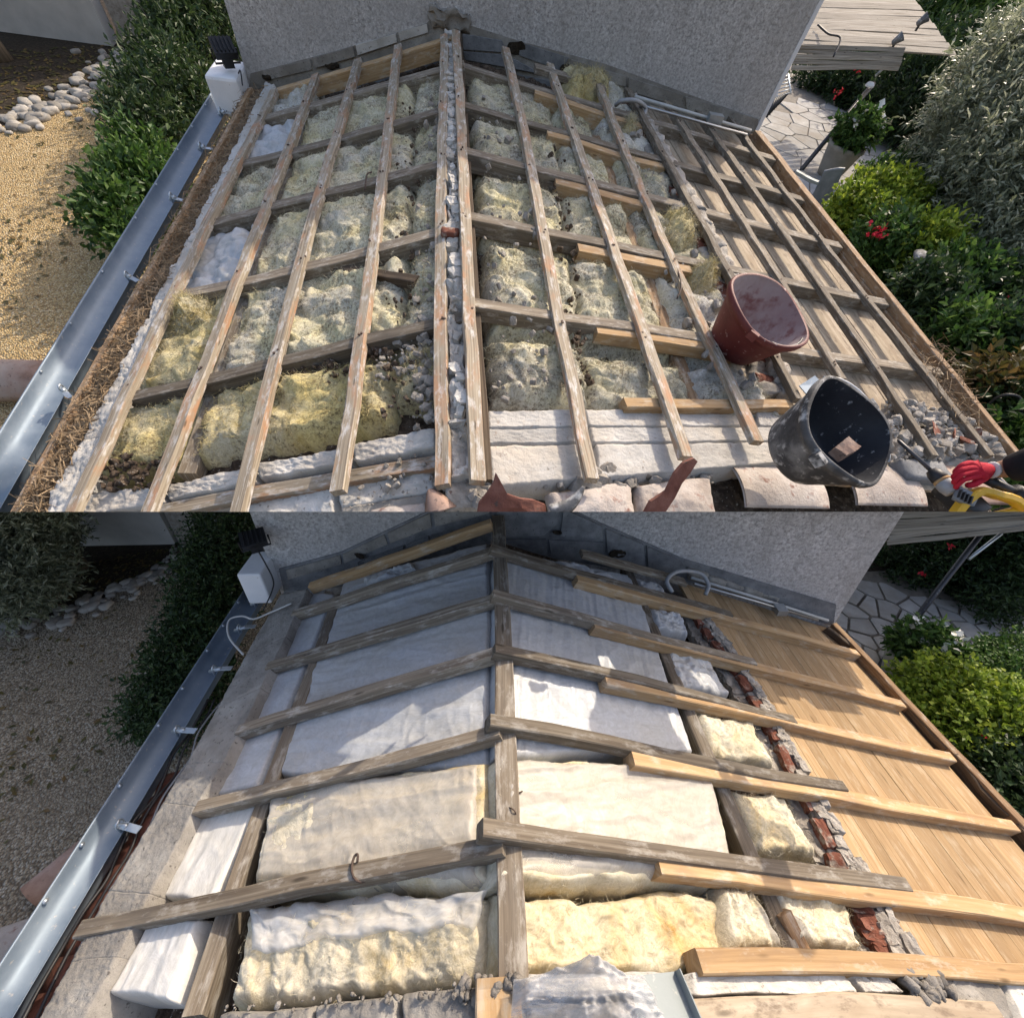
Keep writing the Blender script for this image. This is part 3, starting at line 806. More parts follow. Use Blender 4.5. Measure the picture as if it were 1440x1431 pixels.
# purlins
def purlin(site, parent, a, b, w, h, mat, dz, seed, side=None, name='purlin', **k):
    p0, p1 = site.roof(*a, dz, side), site.roof(*b, dz, side)
    mb = MB(); mb.add(*board(p0, p1, w, h, V3(0, 0, 1), seed=seed, seg=10, **k))
    return mb.build(name, mat, parent)
purlin(L, fr, (474, 838), (266, 1428), 0.06, 0.20, 'wood_old', -0.068, 3, -1)
purlin(L, fr, (880, 792), (1118, 1342), 0.055, 0.17, 'wood_old', -0.072, 4, 1)
# little upright block nailed to the right purlin
p = L.roof(1104, 1318, -0.09)
mb = MB(); mb.add(*board(p + V3(0.02, 0.05, 0.04), p + V3(0.06, -0.09, -0.02), 0.05, 0.10, V3(0, 0, 1), seed=9, wob=0.0)); mb.build('packing_block', 'wood_fascia', fr)
# nails and bent tie wires
nails = [((700, 797), (712, 795)), ((668, 797), (680, 802)), ((701, 872), (718, 869)), ((700, 939), (712, 939)), ((703, 1113), (731, 1109))]
for (a, b) in nails:
    pa, pb = L.roof(*a, -0.09), L.roof(*b, -0.085)
    MB().add(*tube([pa, pb], 0.0035, 5)).build('nail', 'iron_rust', fr)
ctr = L.roof(491, 1222, 0.0); pts = [ctr + V3(0.022 * math.cos(x) + 0.01 * x, 0.036 * math.sin(x), 0.010 + 0.004 * math.sin(2 * x)) for x in np.linspace(0.4, 6.0, 14)]
MB().add(*tube(pts, 0.004, 6)).build('tie_wire', 'iron_rust', fr, smooth=True)
for (a, b, c) in [((704, 1131), (722, 1138), (727, 1150)), ((704, 1126), (735, 1112), (716, 1123))]:
    MB().add(*tube(curve([L.roof(*a, -0.06), L.roof(*b, -0.03), L.roof(*c, -0.05)], 10), 0.002, 5)).build('tie_wire', 'iron_rust', fr, smooth=True)

# --- fascia and end blocking on the right edge
fa = thing('fascia', L, V3(2.75, 1.3, -2.65), 'brown fascia boards closing the right edge of the pine deck', 'fascia')
pa, pb = L.roof(1174, 876, 0.015, 1), L.roof(1600, 1325, 0.015, 1)
mb = MB(); mb.add(*board(pa, pb, 0.045, 0.16, V3(0, 0, 1), seed=5, seg=12)); mb.build('outer_board', 'wood_fascia', fa)
inn = [(1163, 880), (1207, 913), (1270, 983), (1338, 1057), (1428, 1152), (1540, 1290)]
for i in range(5):
    a, b = np.array(inn[i]), np.array(inn[i + 1])
    pa, pb = L.roof(*(a + (b - a) * 0.04), -0.005, 1), L.roof(*(a + (b - a) * 0.93), -0.005, 1)
    mb = MB(); mb.add(*board(pa, pb, 0.03, 0.12, V3(0, 0, 1), seed=50 + i)); mb.build('blocking_board', 'wood_dark', fa)

# --- tongue and groove deck
deck = thing('board_deck', L, V3(1.9, 1.2, -2.4), 'new honey coloured pine boarding right of the brick strip', 'deck')
y0d, y1d = 0.27, 2.21
def strip_x(y):                                             # left edge follows the brick strip
    return 0.0
xl, xr = L.roof(985, 860, -0.075)[0], 2.74
nb = 20
rng = random.Random(4)
brk = [(L.roof(985, 862, -0.09)), (L.roof(1035, 925, -0.09)), (L.roof(1085, 1000, -0.09)), (L.roof(1150, 1105, -0.09)), (L.roof(1210, 1210, -0.09)), (L.roof(1280, 1336, -0.09))]
xmin = min(p[0] for p in brk) - 0.06
wbd = (xr - xmin) / nb
by = sorted([(p[1], p[0]) for p in brk])
def plank_near(x):
    ok = [y for y in np.linspace(y0d, y1d, 60) if np.interp(y, [a for a, _ in by], [b for _, b in by]) < x + 0.03]
    return min(ok) if ok else None
for i in range(nb):
    x = xmin + wbd * (i + 0.5)
    yn_ = plank_near(x)
    if yn_ is None: continue
    up = L.up(x); z = L.zr(x) - 0.07 + rng.uniform(-0.0003, 0.0003)
    mb = MB(); mb.add(*board(V3(x, y1d, z), V3(x, yn_ + rng.uniform(-.01, .01), z), wbd * 1.077 - (0.0004 if i % 5 else 0.003), 0.02, up, seed=100 + i, ch=0.0008, wob=0.0004))
    mb.build('plank', 'wood_deck_new', deck)
xs0, xs1 = max(p[0] for p in brk), xr
mb = MB(); mb.add(*board(V3((xs0 + xs1) / 2, y1d, L.zr((xs0 + xs1) / 2) - 0.095), V3((xs0 + xs1) / 2, y0d, L.zr((xs0 + xs1) / 2) - 0.095), (xs1 - xs0) * 1.06, 0.02, L.up(1))); mb.build('under_board', 'wood_dark', deck)
# ceiling under the insulation
ce = thing('ceiling', L, V3(0.0, 1.2, -2.2), 'dusty plasterboard ceiling glimpsed between insulation and timbers', 'ceiling')
for sg, xe in ((-1, -1.45), (1, xmin + 0.15)):
    P = [V3(L.x0, 2.3, -L.h - 0.27), V3(L.x0, 0.05, -L.h - 0.27), V3(xe, 0.05, L.zr(xe) - 0.27), V3(xe, 2.3, L.zr(xe) - 0.27)]
    MB().add(*prism(P, V3(0, 0, 1), 0.03)).build('panel', 'debris', ce)

# --- brick strip
bs = thing('brick_strip', L, V3(1.4, 1.2, -2.3), 'top of old partition wall, red brick in crumbling mortar beside the pine boards', 'wall')
path = [(975, 850), (1003, 892), (1048, 950), (1095, 1032), (1160, 1155), (1222, 1275), (1255, 1336)]
PP_ = [L.roof(u, v, -0.05) for u, v in path]
cp = curve(PP_, 30)
tot = 0
for i in range(len(cp) - 1):
    p, q = cp[i], cp[i + 1]; m = (p + q) / 2; t_ = nrm(q - p); sd = nrm(np.cross(t_, V3(0, 0, 1)))
    if sd[0] < 0: sd = -sd
    ln = np.linalg.norm(q - p)
    wide = 1.0 if i < 22 else 1.7
    for j in range(5):
        s_ = rng.uniform(0.022, 0.044)
        v, f = rough_box(p + (q - p) * rng.random() + sd * rng.uniform(0.008, 0.05) * wide + V3(0, 0, -0.035 + rng.uniform(-0.008, 0.016)), (t_, sd, V3(0, 0, 1)), (s_ * 1.5, s_, s_ * 1.1), 3, 0.010, i * 5 + j, 26, 0.1)
        MB().add(v, f).build('mortar_lump', 'mortar', bs)
    v, f = rough_box(m + sd * 0.02 * wide + V3(0, 0, -0.075), (t_, sd, V3(0, 0, 1)), (ln * 1.3, 0.085 * wide, 0.08), 5, 0.012, i, 18); MB().add(v, f).build('mortar_bed', 'mortar', bs)
    if i % 2 == 0 or i > 22:
        v, f = rough_box(m - sd * 0.018 + V3(0, 0, -0.05), (t_, sd, V3(0, 0, 1)), (ln * 1.6, 0.04 if i < 22 else 0.075, 0.08), 4, 0.012, i + 50, 20, 0.06)
        MB().add(v, f).build('brick', 'brick', bs)
    v, f = rough_box(m - sd * 0.06 + V3(0, 0, -0.09), (t_, sd, V3(0, 0, 1)), (ln * 1.3, 0.06, 0.08), 5, 0.014, i + 90, 20)
    MB().add(v, f).build('mortar_lump', 'mortar', bs)

# --- insulation batts
GI = 'insulation batts laid on the re-insulated roof'
def batt(site, name, pix, dz, thick, nx, ny, seed, mat, label, cat='insulation', group=None, side=None, **k):
    c = [site.roof(u, v, dz, side) for (u, v) in pix]
    up = site.up(sum(p[0] for p in c) / 4)
    mb = MB(); mb.add(*pad(c, thick, nx, ny, seed, up, **k))
    o = mb.build(name, mat, None, site, np.mean(c, 0), smooth=True)
    if mat in ('wool_cream', 'wool_ochre'): fuzz(o, o, mb.v[0][:nx * ny], 1300, 0.018, 0.0005, seed, mat)
    return tag(o, label, cat, group)
def pleat(fx, amp, fy=1.2, sd=0, skew=0.0):
    def fn(X, Y, s, t):
        q = np.stack([X * fx + Y * skew, Y * fy, np.full_like(X, sd)], 1)
        n = fbm(q, 3)
        q2 = np.stack([X * 3.1 + Y * 2.3, Y * 2.6 - X * 1.7, np.full_like(X, sd + 9.0)], 1)
        q3 = np.stack([X * 7 - Y * 3, Y * 5 + X * 2, np.full_like(X, sd + 4.0)], 1)
        c1 = np.clip(1 - np.abs(pn(q2)) * 9, 0, 1) * 0.7 + np.clip(1 - np.abs(pn(q3)) * 7, 0, 1) * 0.4
        return amp * (1 - np.abs(n) * 2) + 0.0045 * c1
    return fn
film = dict(amp=0.005, freq=3.0, r=0.018, edge=0.008, fine=0.0012, ffreq=26)
batt(L, 'insulation_batt', [(432, 832), (472, 832), (360, 1112), (276, 1128)], -0.08, 0.12, 26, 70, 1, 'film', 'narrow white film batt between concrete kerb and left purlin, nearest the wall', group=GI, side=-1, fn=pleat(9, 0.003, 1.2, 2), **film)
batt(L, 'insulation_batt', [(280, 1126), (372, 1112), (296, 1278), (212, 1264)], -0.075, 0.12, 30, 40, 2, 'film_white', 'narrow white film batt lying between the last two left rafters', group=GI, side=-1, fn=pleat(16, 0.0028, 1.2, 3), **film)
batt(L, 'insulation_batt', [(212, 1285), (284, 1287), (243, 1412), (146, 1400)], -0.055, 0.17, 40, 46, 3, 'film_white', 'squared white film batt at the near left corner beside the zinc gutter', group=GI, side=-1, fn=pleat(16, 0.0028, 1.2, 4), **film)
batt(L, 'insulation_batt', [(484, 812), (688, 762), (688, 1082), (388, 1092)], -0.085, 0.12, 150, 170, 4, 'film', 'large white film batt left of the ridge reaching up to the wall', group=GI, side=-1, fn=pleat(1.2, 0.006, 7, 5, 2.5), **film)
batt(L, 'insulation_batt', [(380, 1106), (688, 1064), (688, 1250), (350, 1254)], -0.06, 0.15, 180, 110, 5, 'wool_cream', 'plump cream wool batt left of the ridge under thin wrinkled film', group=GI, side=-1, r=0.035, amp=0.010, freq=3.0, edge=0.012, fine=0.0018, ffreq=24, fn=pleat(1.5, 0.009, 8, 6, 3.0))
batt(L, 'insulation_batt', [(346, 1264), (688, 1252), (688, 1386), (308, 1424)], -0.085, 0.16, 110, 70, 6, 'wool_cream', 'bare cream wool batt left of the ridge at the front edge', group=GI, side=-1, amp=0.02, freq=7, r=0.04, edge=0.02, fine=0.007, ffreq=26)
batt(L, 'plastic_film', [(346, 1268), (684, 1254), (672, 1300), (352, 1336)], -0.066, 0.01, 100, 34, 7, 'film_thin', 'loose translucent film draped over the bare cream wool left of the ridge', 'plastic film', side=-1, amp=0.012, freq=5, r=0.02, edge=0.03, fine=0.003, ffreq=20, fn=pleat(4, 0.010, 9, 8, 1))
batt(L, 'insulation_batt', [(696, 770), (890, 808), (978, 1060), (696, 1064)], -0.085, 0.12, 150, 170, 8, 'film', 'large white film batt right of the ridge reaching up to the wall', group=GI, side=1, fn=pleat(13, 0.005, 0.8, 9, 1.5), **film)
batt(L, 'insulation_batt', [(696, 1062), (996, 1066), (1044, 1244), (696, 1246)], -0.062, 0.15, 180, 110, 9, 'wool_cream', 'plump cream wool batt right of the ridge under thin wrinkled film', group=GI, side=1, r=0.03, amp=0.009, freq=3.0, edge=0.012, fine=0.0018, ffreq=24, fn=pleat(2, 0.008, 8, 10, 3.5))
batt(L, 'insulation_batt', [(696, 1252), (1012, 1248), (1026, 1370), (696, 1378)], -0.085, 0.16, 110, 60, 11, 'wool_ochre', 'bare ochre stained wool batt right of the ridge at the front edge', group=GI, side=1, amp=0.022, freq=7, r=0.035, edge=0.02, fine=0.007, ffreq=26)
batt(L, 'insulation_batt', [(1006, 1238), (1058, 1242), (1118, 1342), (1020, 1346)], -0.05, 0.16, 50, 50, 12, 'wool_cream', 'crumpled cream wool roll squeezed against the right purlin at the front', group=GI, side=1, amp=0.024, freq=8, r=0.04, edge=0.02, fine=0.007, ffreq=26, aniso=(2, 0.7))
batt(L, 'plastic_film', [(378, 1102), (681, 1064), (676, 1242), (350, 1246)], -0.046, 0.12, 180, 110, 41, 'film_veil', 'thin wrinkled film stretched over the plump cream batt left of the ridge', 'plastic film', side=-1, r=0.04, amp=0.010, freq=3.0, edge=0.012, fine=0.001, ffreq=24, fn=pleat(1.5, 0.009, 8, 6, 3.0))
batt(L, 'plastic_film', [(709, 1062), (998, 1066), (1040, 1234), (712, 1236)], -0.046, 0.12, 180, 110, 42, 'film_veil', 'thin wrinkled film stretched over the plump cream batt right of the ridge', 'plastic film', side=1, r=0.035, amp=0.009, freq=3.0, edge=0.012, fine=0.001, ffreq=24, fn=pleat(2, 0.008, 8, 10, 3.5))
D = [([(908, 846), (957, 860), (976, 893), (926, 888)], 'film', 'small white wool piece right of the right purlin, second bay from the wall'),
     ([(936, 908), (998, 924), (1030, 976), (956, 966)], 'film', 'white film wool piece right of the right purlin, third bay from the wall'),
     ([(980, 998), (1062, 1008), (1094, 1078), (1000, 1060)], 'wool_cream', 'cream wool piece beside the brick strip, fourth bay from the wall'),
     ([(1028, 1102), (1106, 1112), (1158, 1203), (1062, 1196)], 'wool_cream', 'cream wool piece beside the brick strip, fifth bay from the wall'),
     ([(1086, 1246), (1190, 1252), (1219, 1336), (1128, 1338)], 'wool_cream', 'cream wool piece beside the brick strip at the front edge'),
     ([(778, 783), (858, 801), (878, 818), (800, 802)], 'film', 'fluffy white wool stuffed along the wall right of the ridge'),
     ([(505, 812), (578, 788), (590, 800), (510, 826)], 'film', 'fluffy white wool stuffed along the wall left of the ridge'),
     ([(890, 806), (930, 820), (950, 846), (905, 838)], 'film', 'white wool tuft beside the grey conduit at the wall')]
for i, (px, m_, lb) in enumerate(D):
    batt(L, 'insulation_batt', px, -0.055, 0.15, 46, 46, 20 + i, m_, lb, group=GI, amp=0.022, freq=8, r=0.035, edge=0.018, fine=0.008, ffreq=28)
batt(L, 'foam_scrap', [(1052, 1022), (1066, 1024), (1082, 1062), (1066, 1066)], -0.06, 0.08, 14, 20, 31, 'wool_yellow', 'yellow foam scrap between cream wool and brick strip', 'foam', amp=0.006)

# --- concrete kerb on the left, with the rafter feet cast in
kb = thing('concrete_kerb', L, L.roof(300, 1100, -0.2), 'rough grey concrete kerb between zinc gutter and white insulation', 'kerb')
outer = [(393, 836), (343, 922), (304, 995), (260, 1075), (226, 1128), (150, 1252), (98, 1350), (40, 1450), (-30, 1570)]
inner = [(434, 828), (404, 893), (370, 965), (318, 1070), (276, 1135), (215, 1256), (168, 1344), (118, 1440), (60, 1560)]
mb = MB()
for i in range(len(outer) - 1):
    q = [outer[i], inner[i], inner[i + 1], outer[i + 1]]
    c = [L.roof(u, v, -0.012, -1) for u, v in q]
    mb.add(*pad(c, 0.16, 30, 44, 60, L.up(-1), amp=0.004, freq=6, r=0.010, edge=0.006, fine=0.0035, ffreq=60, edges=(0, 1, 0, 1), pw=True))
mb.build('cast_section', 'concrete', kb, smooth=True)
# tile ends under the kerb, above the gutter
te = thing('tile_ends', L, L.roof(120, 1280, -0.3), 'row of curved clay tile ends bedded in mortar behind the gutter', 'tiles')
for i, tt in enumerate(np.linspace(0.36, 1, 10)):
    a0, b0 = L.roof(320, 975, -0.23, -1), L.roof(38, 1480, -0.23, -1)
    p = a0 + (b0 - a0) * tt
    prof = [(0.07 * math.cos(x), 0.06 * math.sin(x)) for x in np.linspace(0, math.pi, 9)]
    vs = []; fs = []
    for k, dx in enumerate((0, -0.09)):
        for sc in (1.0, 0.8):
            for (yy, zz) in prof: vs.append(p + V3(dx - 0.02, yy * sc, zz * sc - 0.05 - 0.03 * k))
    for j in range(8):
        fs += [(j, j + 1, 18 + j + 1, 18 + j), (9 + j, 18 + 9 + j, 18 + 9 + j + 1, 9 + j + 1), (18 + j, 18 + j + 1, 27 + j + 1, 27 + j)]
    MB().add(vs, fs).build('tile', 'tile_shard', te, smooth=True)  # dark clay colour carries the shadow behind the gutter

# --- gutter
def gutter(site, out_a, out_b, in_a, in_b, dz, depth, label, brs, seed):
    """Open zinc gutter: rolled outer lip, rounded trough, back upstand; brackets with lugs."""
    zf = lambda p: p
    A0, B0 = site.roof(*in_a, dz, -1), site.roof(*in_b, dz, -1)
    A1 = site.at_z(*out_a, A0[2] - 0.005); B1 = site.at_z(*out_b, B0[2] - 0.005)
    g = thing('roof_gutter', site, (A0 + B0) / 2, label, 'gutter')
    prof = [(-0.02, 0.01), (0.0, 0.0), (0.03, -0.55), (0.10, -0.86), (0.22, -1.0), (0.60, -1.0), (0.82, -0.88), (0.95, -0.62), (0.985, -0.12), (0.985, 0.02), (1.0, 0.10), (1.03, 0.10), (1.045, 0.0), (1.02, -0.06)]
    nseg = 16; vs = []; fs = []; m = len(prof)
    for i in range(nseg + 1):
        a = i / nseg
        p, q = A0 + (B0 - A0) * a, A1 + (B1 - A1) * a
        for (x, z) in prof:
            w = p + (q - p) * x; vs.append(w + V3(0, 0, z * depth))
    for i in range(nseg):
        for j in range(m - 1): fs.append((i * m + j, i * m + j + 1, (i + 1) * m + j + 1, (i + 1) * m + j))
    # far end cap
    fs.append(tuple(range(0, m)))
    o = MB().add(vs, fs).build('trough', 'zinc', g, smooth=True)
    if o:
        md = o.modifiers.new('thickness', 'SOLIDIFY'); md.thickness = 0.002
    for (a, kk) in brs:
        p, q = A0 + (B0 - A0) * a, A1 + (B1 - A1) * a
        ac = nrm(p - q); al = nrm(B0 - A0); r_ = 0.02 * kk
        mb = MB()
        pts = [p + ac * 0.10 * kk + V3(0, 0, 0.035), p + ac * 0.02 + V3(0, 0, 0.03), p - ac * 0.02 + V3(0, 0, 0.022 * kk)]
        for s0, s1 in zip(pts[:-1], pts[1:]): mb.add(*board(s0, s1, 0.03 * kk, 0.004, V3(0, 0, 1), seg=1, ch=0.001, wob=0))
        br_o = mb.build('bracket', 'galvanised', g)
        b2 = MB()
        b2.add(*tube([p - ac * 0.015 + al * d * 0.016 * kk + V3(0, 0, z) for d, z in ((-1, -0.02), (-1, 0.03 * kk), (-0.6, 0.045 * kk), (0.6, 0.045 * kk), (1, 0.03 * kk), (1, -0.02))], 0.006 * kk, 6))
        b2.add(*tube([p - ac * 0.05 + V3(0, 0, 0.0), p + ac * 0.03 + V3(0, 0, 0.03 * kk)], 0.012 * kk, 8))
        b2.build('clip', 'galvanised', br_o, smooth=True)
    for a in np.linspace(0.06, 0.97, 9):
        q = A1 + (B1 - A1) * (a + random.Random(int(a * 100)).uniform(-0.02, 0.02)); ac = nrm(A0 - A1)
        b3 = MB(); b3.add(*tube([q - V3(0, 0, depth * 0.1), q + ac * 0.012 + V3(0, 0, depth * 0.02)], 0.010, 8)); b3.build('rivet', 'galvanised', g, smooth=True)
    return g, (A0, B0, A1, B1)
gut, GLn = gutter(L, (347, 826), (-60, 1452), (379, 822), (-22, 1495), -0.13, 0.085, 'blue grey zinc gutter along the left of the re-insulated roof', [(0.09, 1), (0.20, 1), (0.345, 1), (0.515, 1), (0.71, 1)], 1)
# cables behind the gutter
for k, off in enumerate((0.018, 0.045, 0.07)):
    pts = []
    for i in range(14):
        a = 0.42 + 0.6 * i / 13
        p = GLn[0] + (GLn[1] - GLn[0]) * a
        pts.append(p + V3(off + 0.012 * math.sin(i * 1.7 + k), 0, -0.03 - 0.012 * k + 0.012 * math.sin(i * 2.3 + k * 2)))
    o = MB().add(*tube(curve(pts, 60), 0.007 - 0.001 * k, 6)).build('cable', 'black_plastic' if k < 2 else 'cable_grey', None, L, smooth=True)
    tag(o, ['thick black cable lying between gutter and concrete kerb', 'second black cable lying between gutter and concrete kerb, kerb side of the first', 'thin grey cable against the concrete kerb behind the gutter'][k], 'cable')
pts = [L.roof(u, v, dz, -1) for (u, v, dz) in [(342, 920, 0.0), (322, 895, 0.04), (322, 872, 0.08), (340, 866, 0.06), (357, 870, 0.03), (378, 862, 0.01), (410, 848, 0.01)]]
tag(MB().add(*tube(curve(pts, 40), 0.006, 6)).build('cable', 'cable_white', None, L, smooth=True), 'white cable looping over the far end of the gutter', 'cable')

# --- white box and floodlight at the wall corner
wc = wallpt(-1.617, 0)
p = L.at_y(362, 797, 2.36)
bx = thing('white_pier', L, V3(p[0], p[1], p[2] - 0.5), 'white rendered pier cap under the black floodlight beside the re-insulated roof', 'pier')
o = MB().add(*box(p + V3(-0.02, 0.04, -0.13), AX, (0.16, 0.26, 0.28))).build('cap', 'white_render', bx)
bv = o.modifiers.new('soft', 'BEVEL'); bv.width = 0.012; bv.segments = 2
def floodlight(site, c, sc, label, yaw, cable):
    f_ = thing('floodlight', site, c - V3(0, 0, 0.12 * sc), label, 'floodlight')
    ca, sa = math.cos(yaw), math.sin(yaw)
    X, Y = V3(ca, sa, 0), V3(-sa, ca, 0)
    tl = math.radians(35); Yt = Y * math.cos(tl) + V3(0, 0, 1) * math.sin(tl); Zt = np.cross(X, Yt)
    mb = MB(); mb.add(*rough_box(c, (X, Yt, Zt), (0.19 * sc, 0.14 * sc, 0.07 * sc), 2, 0.0, 0, 1, 0.03)); o = mb.build('housing', 'black_plastic', f_)
    MB().add(*box(c - Zt * 0.037 * sc, (X, Yt, Zt), (0.16 * sc, 0.11 * sc, 0.012 * sc))).build('lens', 'grey_plastic', o)
    for k in range(5): MB().add(*box(c + Zt * 0.042 * sc + X * (k - 2) * 0.034 * sc, (X, Yt, Zt), (0.008 * sc, 0.12 * sc, 0.03 * sc))).build('cooling_fin', 'black_plastic', o)
    MB().add(*tube([c - X * 0.11 * sc, c - X * 0.11 * sc - V3(0, 0, 0.10 * sc), c + X * 0.11 * sc - V3(0, 0, 0.10 * sc), c + X * 0.11 * sc], 0.009 * sc, 6)).build('mount', 'black_plastic', f_)
    MB().add(*rough_box(c - V3(0, 0, 0.10 * sc), (X, Y, V3(0, 0, 1)), (0.09 * sc, 0.07 * sc, 0.06 * sc), 2, 0, 0, 1, 0.03)).build('sensor', 'black_plastic', f_)
    if cable: MB().add(*tube(curve(cable, 24), 0.006 * sc, 6)).build('cord', 'black_plastic', f_, smooth=True)
    return f_
fc = L.at_y(356, 757, 2.33)
floodlight(L, fc, 0.78, 'black floodlight on the white pier beside the re-insulated roof', 0.5, [fc + V3(0.02, -0.03, -0.08), L.at_y(372, 790, 2.28), L.at_y(384, 815, 2.2), L.at_y(382, 832, 2.1), L.at_y(370, 858, 1.98)])

# --- conduits, hose and old plank at the foot of the wall on the right
cd = thing('wall_conduit', L, L.roof(1060, 850), 'pair of pale conduits with a clamp along the wall foot, pine deck side', 'conduit')
for (a, b, r_, m_) in [((972, 812), (1164, 872), 0.012, 'cable_white'), ((976, 820), (1150, 872), 0.010, 'steel'), ((985, 806), (1110, 848), 0.008, 'cable_grey')]:
    pa, pb = L.roof(*a, 0.005, 1), L.roof(*b, 0.005, 1)
    MB().add(*tube([pa, (pa + pb) / 2 + V3(0, 0, 0.004), pb], r_, 8)).build('pipe', m_, cd, smooth=True)
p = L.roof(1097, 857, 0.012, 1)
MB().add(*box(p, (wdir, wnor, V3(0, 0, 1)), (0.075, 0.08, 0.05))).build('clamp', 'galvanised', cd)
pts = [L.roof(u, v, dz, 1) for (u, v, dz) in [(945, 832, 0.0), (938, 815, 0.05), (955, 803, 0.09), (985, 806, 0.09), (996, 822, 0.05), (992, 836, 0.0)]]
tag(MB().add(*tube(curve(pts, 40), 0.014, 8)).build('flexible_hose', 'cable_grey', None, L, smooth=True), 'grey ribbed flexible conduit bending down by the brick strip at the wall, new roof', 'hose')
mb = MB(); mb.add(*edge_board(L, (817, 770), (962, 812), 0.07, 0.03, 0.03, 1, seed=77)); tag(mb.build('loose_plank', 'wood_old', None, L), 'short grey plank lying along the wall right of the ridge', 'plank')

# --- front parapet
pr = thing('front_parapet', L, L.roof(700, 1420, -0.2), 'rough concrete parapet along the front of the re-insulated roof', 'parapet')
secs = [([(305, 1420), (440, 1404), (440, 1560), (270, 1580)], 'concrete'), ([(438, 1404), (560, 1392), (560, 1550), (438, 1560)], 'concrete'), ([(562, 1392), (676, 1376), (676, 1550), (562, 1550)], 'concrete'),
        ([(676, 1370), (735, 1366), (735, 1550), (676, 1550)], 'concrete'),
        ([(738, 1366), (962, 1363), (966, 1402), (738, 1402)], 'concrete_pale'), ([(964, 1363), (1184, 1361), (1215, 1398), (968, 1400)], 'concrete_pale'), ([(1188, 1361), (1240, 1361), (1276, 1398), (1220, 1398)], 'concrete_pale'),
        ([(960, 1428), (1420, 1424), (1450, 1560), (960, 1560)], 'concrete_pale'), ([(1306, 1362), (1398, 1362), (1436, 1440), (1335, 1440)], 'concrete'), ([(1402, 1362), (1500, 1362), (1560, 1460), (1440, 1440)], 'concrete_pale'), ([(738, 1404), (960, 1404), (960, 1560), (738, 1560)], 'concrete')]
for i, (px, m_) in enumerate(secs):
    c = [L.roof(u, v, -0.035) for u, v in px]
    mb = MB(); mb.add(*pad(c, 0.14, 40, 30, 80 + i, L.up(c[0][0]), amp=0.009 if m_ == 'concrete' else 0.003, freq=8, r=0.014 if m_ == 'concrete' else 0.005, edge=0.008, fine=0.004, ffreq=55)); mb.build('cast_section', m_, pr, smooth=True)
mb = MB(); mb.add(*edge_board(L, (968, 1400), (1392, 1402), 0.06, 0.03, -0.015, 1, seed=78, wob=0.004)); mb.build('form_plank', 'wood_deck_old', pr)
p = L.roof(701, 1412, -0.01)
mb = MB(); mb.add(*board(p + V3(0, 0.045, 0), p + V3(0, -0.08, 0), 0.11, 0.06, V3(0, 0, 1), seed=79)); mb.build('end_grain_block', 'wood_new', pr)
# mortar crumbs on the parapet
rng = np.random.RandomState(5)
mb = MB()
def crumbs(site, mb, n, poly, dz, smin, smax, rng, side=None):
    for i in range(n):
        a, b = rng.rand(), rng.rand()
        q = (1 - a) * (1 - b) * np.array(poly[0]) + a * (1 - b) * np.array(poly[1]) + a * b * np.array(poly[2]) + (1 - a) * b * np.array(poly[3])
        p = site.roof(q[0], q[1], dz, side)
        s = smin + (smax - smin) * rng.rand() ** 2.5
        ax = Quaternion(Vector(rng.normal(size=4)).normalized()).to_matrix() if False else Quaternion(tuple(nrm(rng.normal(size=4)))).to_matrix()
        A = [np.array(ax.row[k]) for k in range(3)]
        v, f = rough_box(p + V3(0, 0, s * 0.2), A, (s, s * (0.5 + 0.5 * rng.rand()), s * (0.4 + 0.5 * rng.rand())), 2, s * 0.13, i, 1.0 / s, 0.45)
        mb.add(v, f)
    return mb
crumbs(L, mb, 90, [(1262, 1362), (1310, 1362), (1342, 1405), (1285, 1405)], -0.03, 0.012, 0.045, rng)
crumbs(L, mb, 60, [(640, 1372), (730, 1362), (735, 1400), (650, 1412)], -0.03, 0.006, 0.028, rng)
crumbs(L, mb, 60, [(300, 1415), (700, 1378), (700, 1400), (300, 1431)], -0.02, 0.004, 0.016, rng)
tag(mb.build('mortar_crumbs', 'rubble', None, L, smooth=True), 'loose mortar crumbs scattered on the front parapet', 'rubble', kind='stuff')

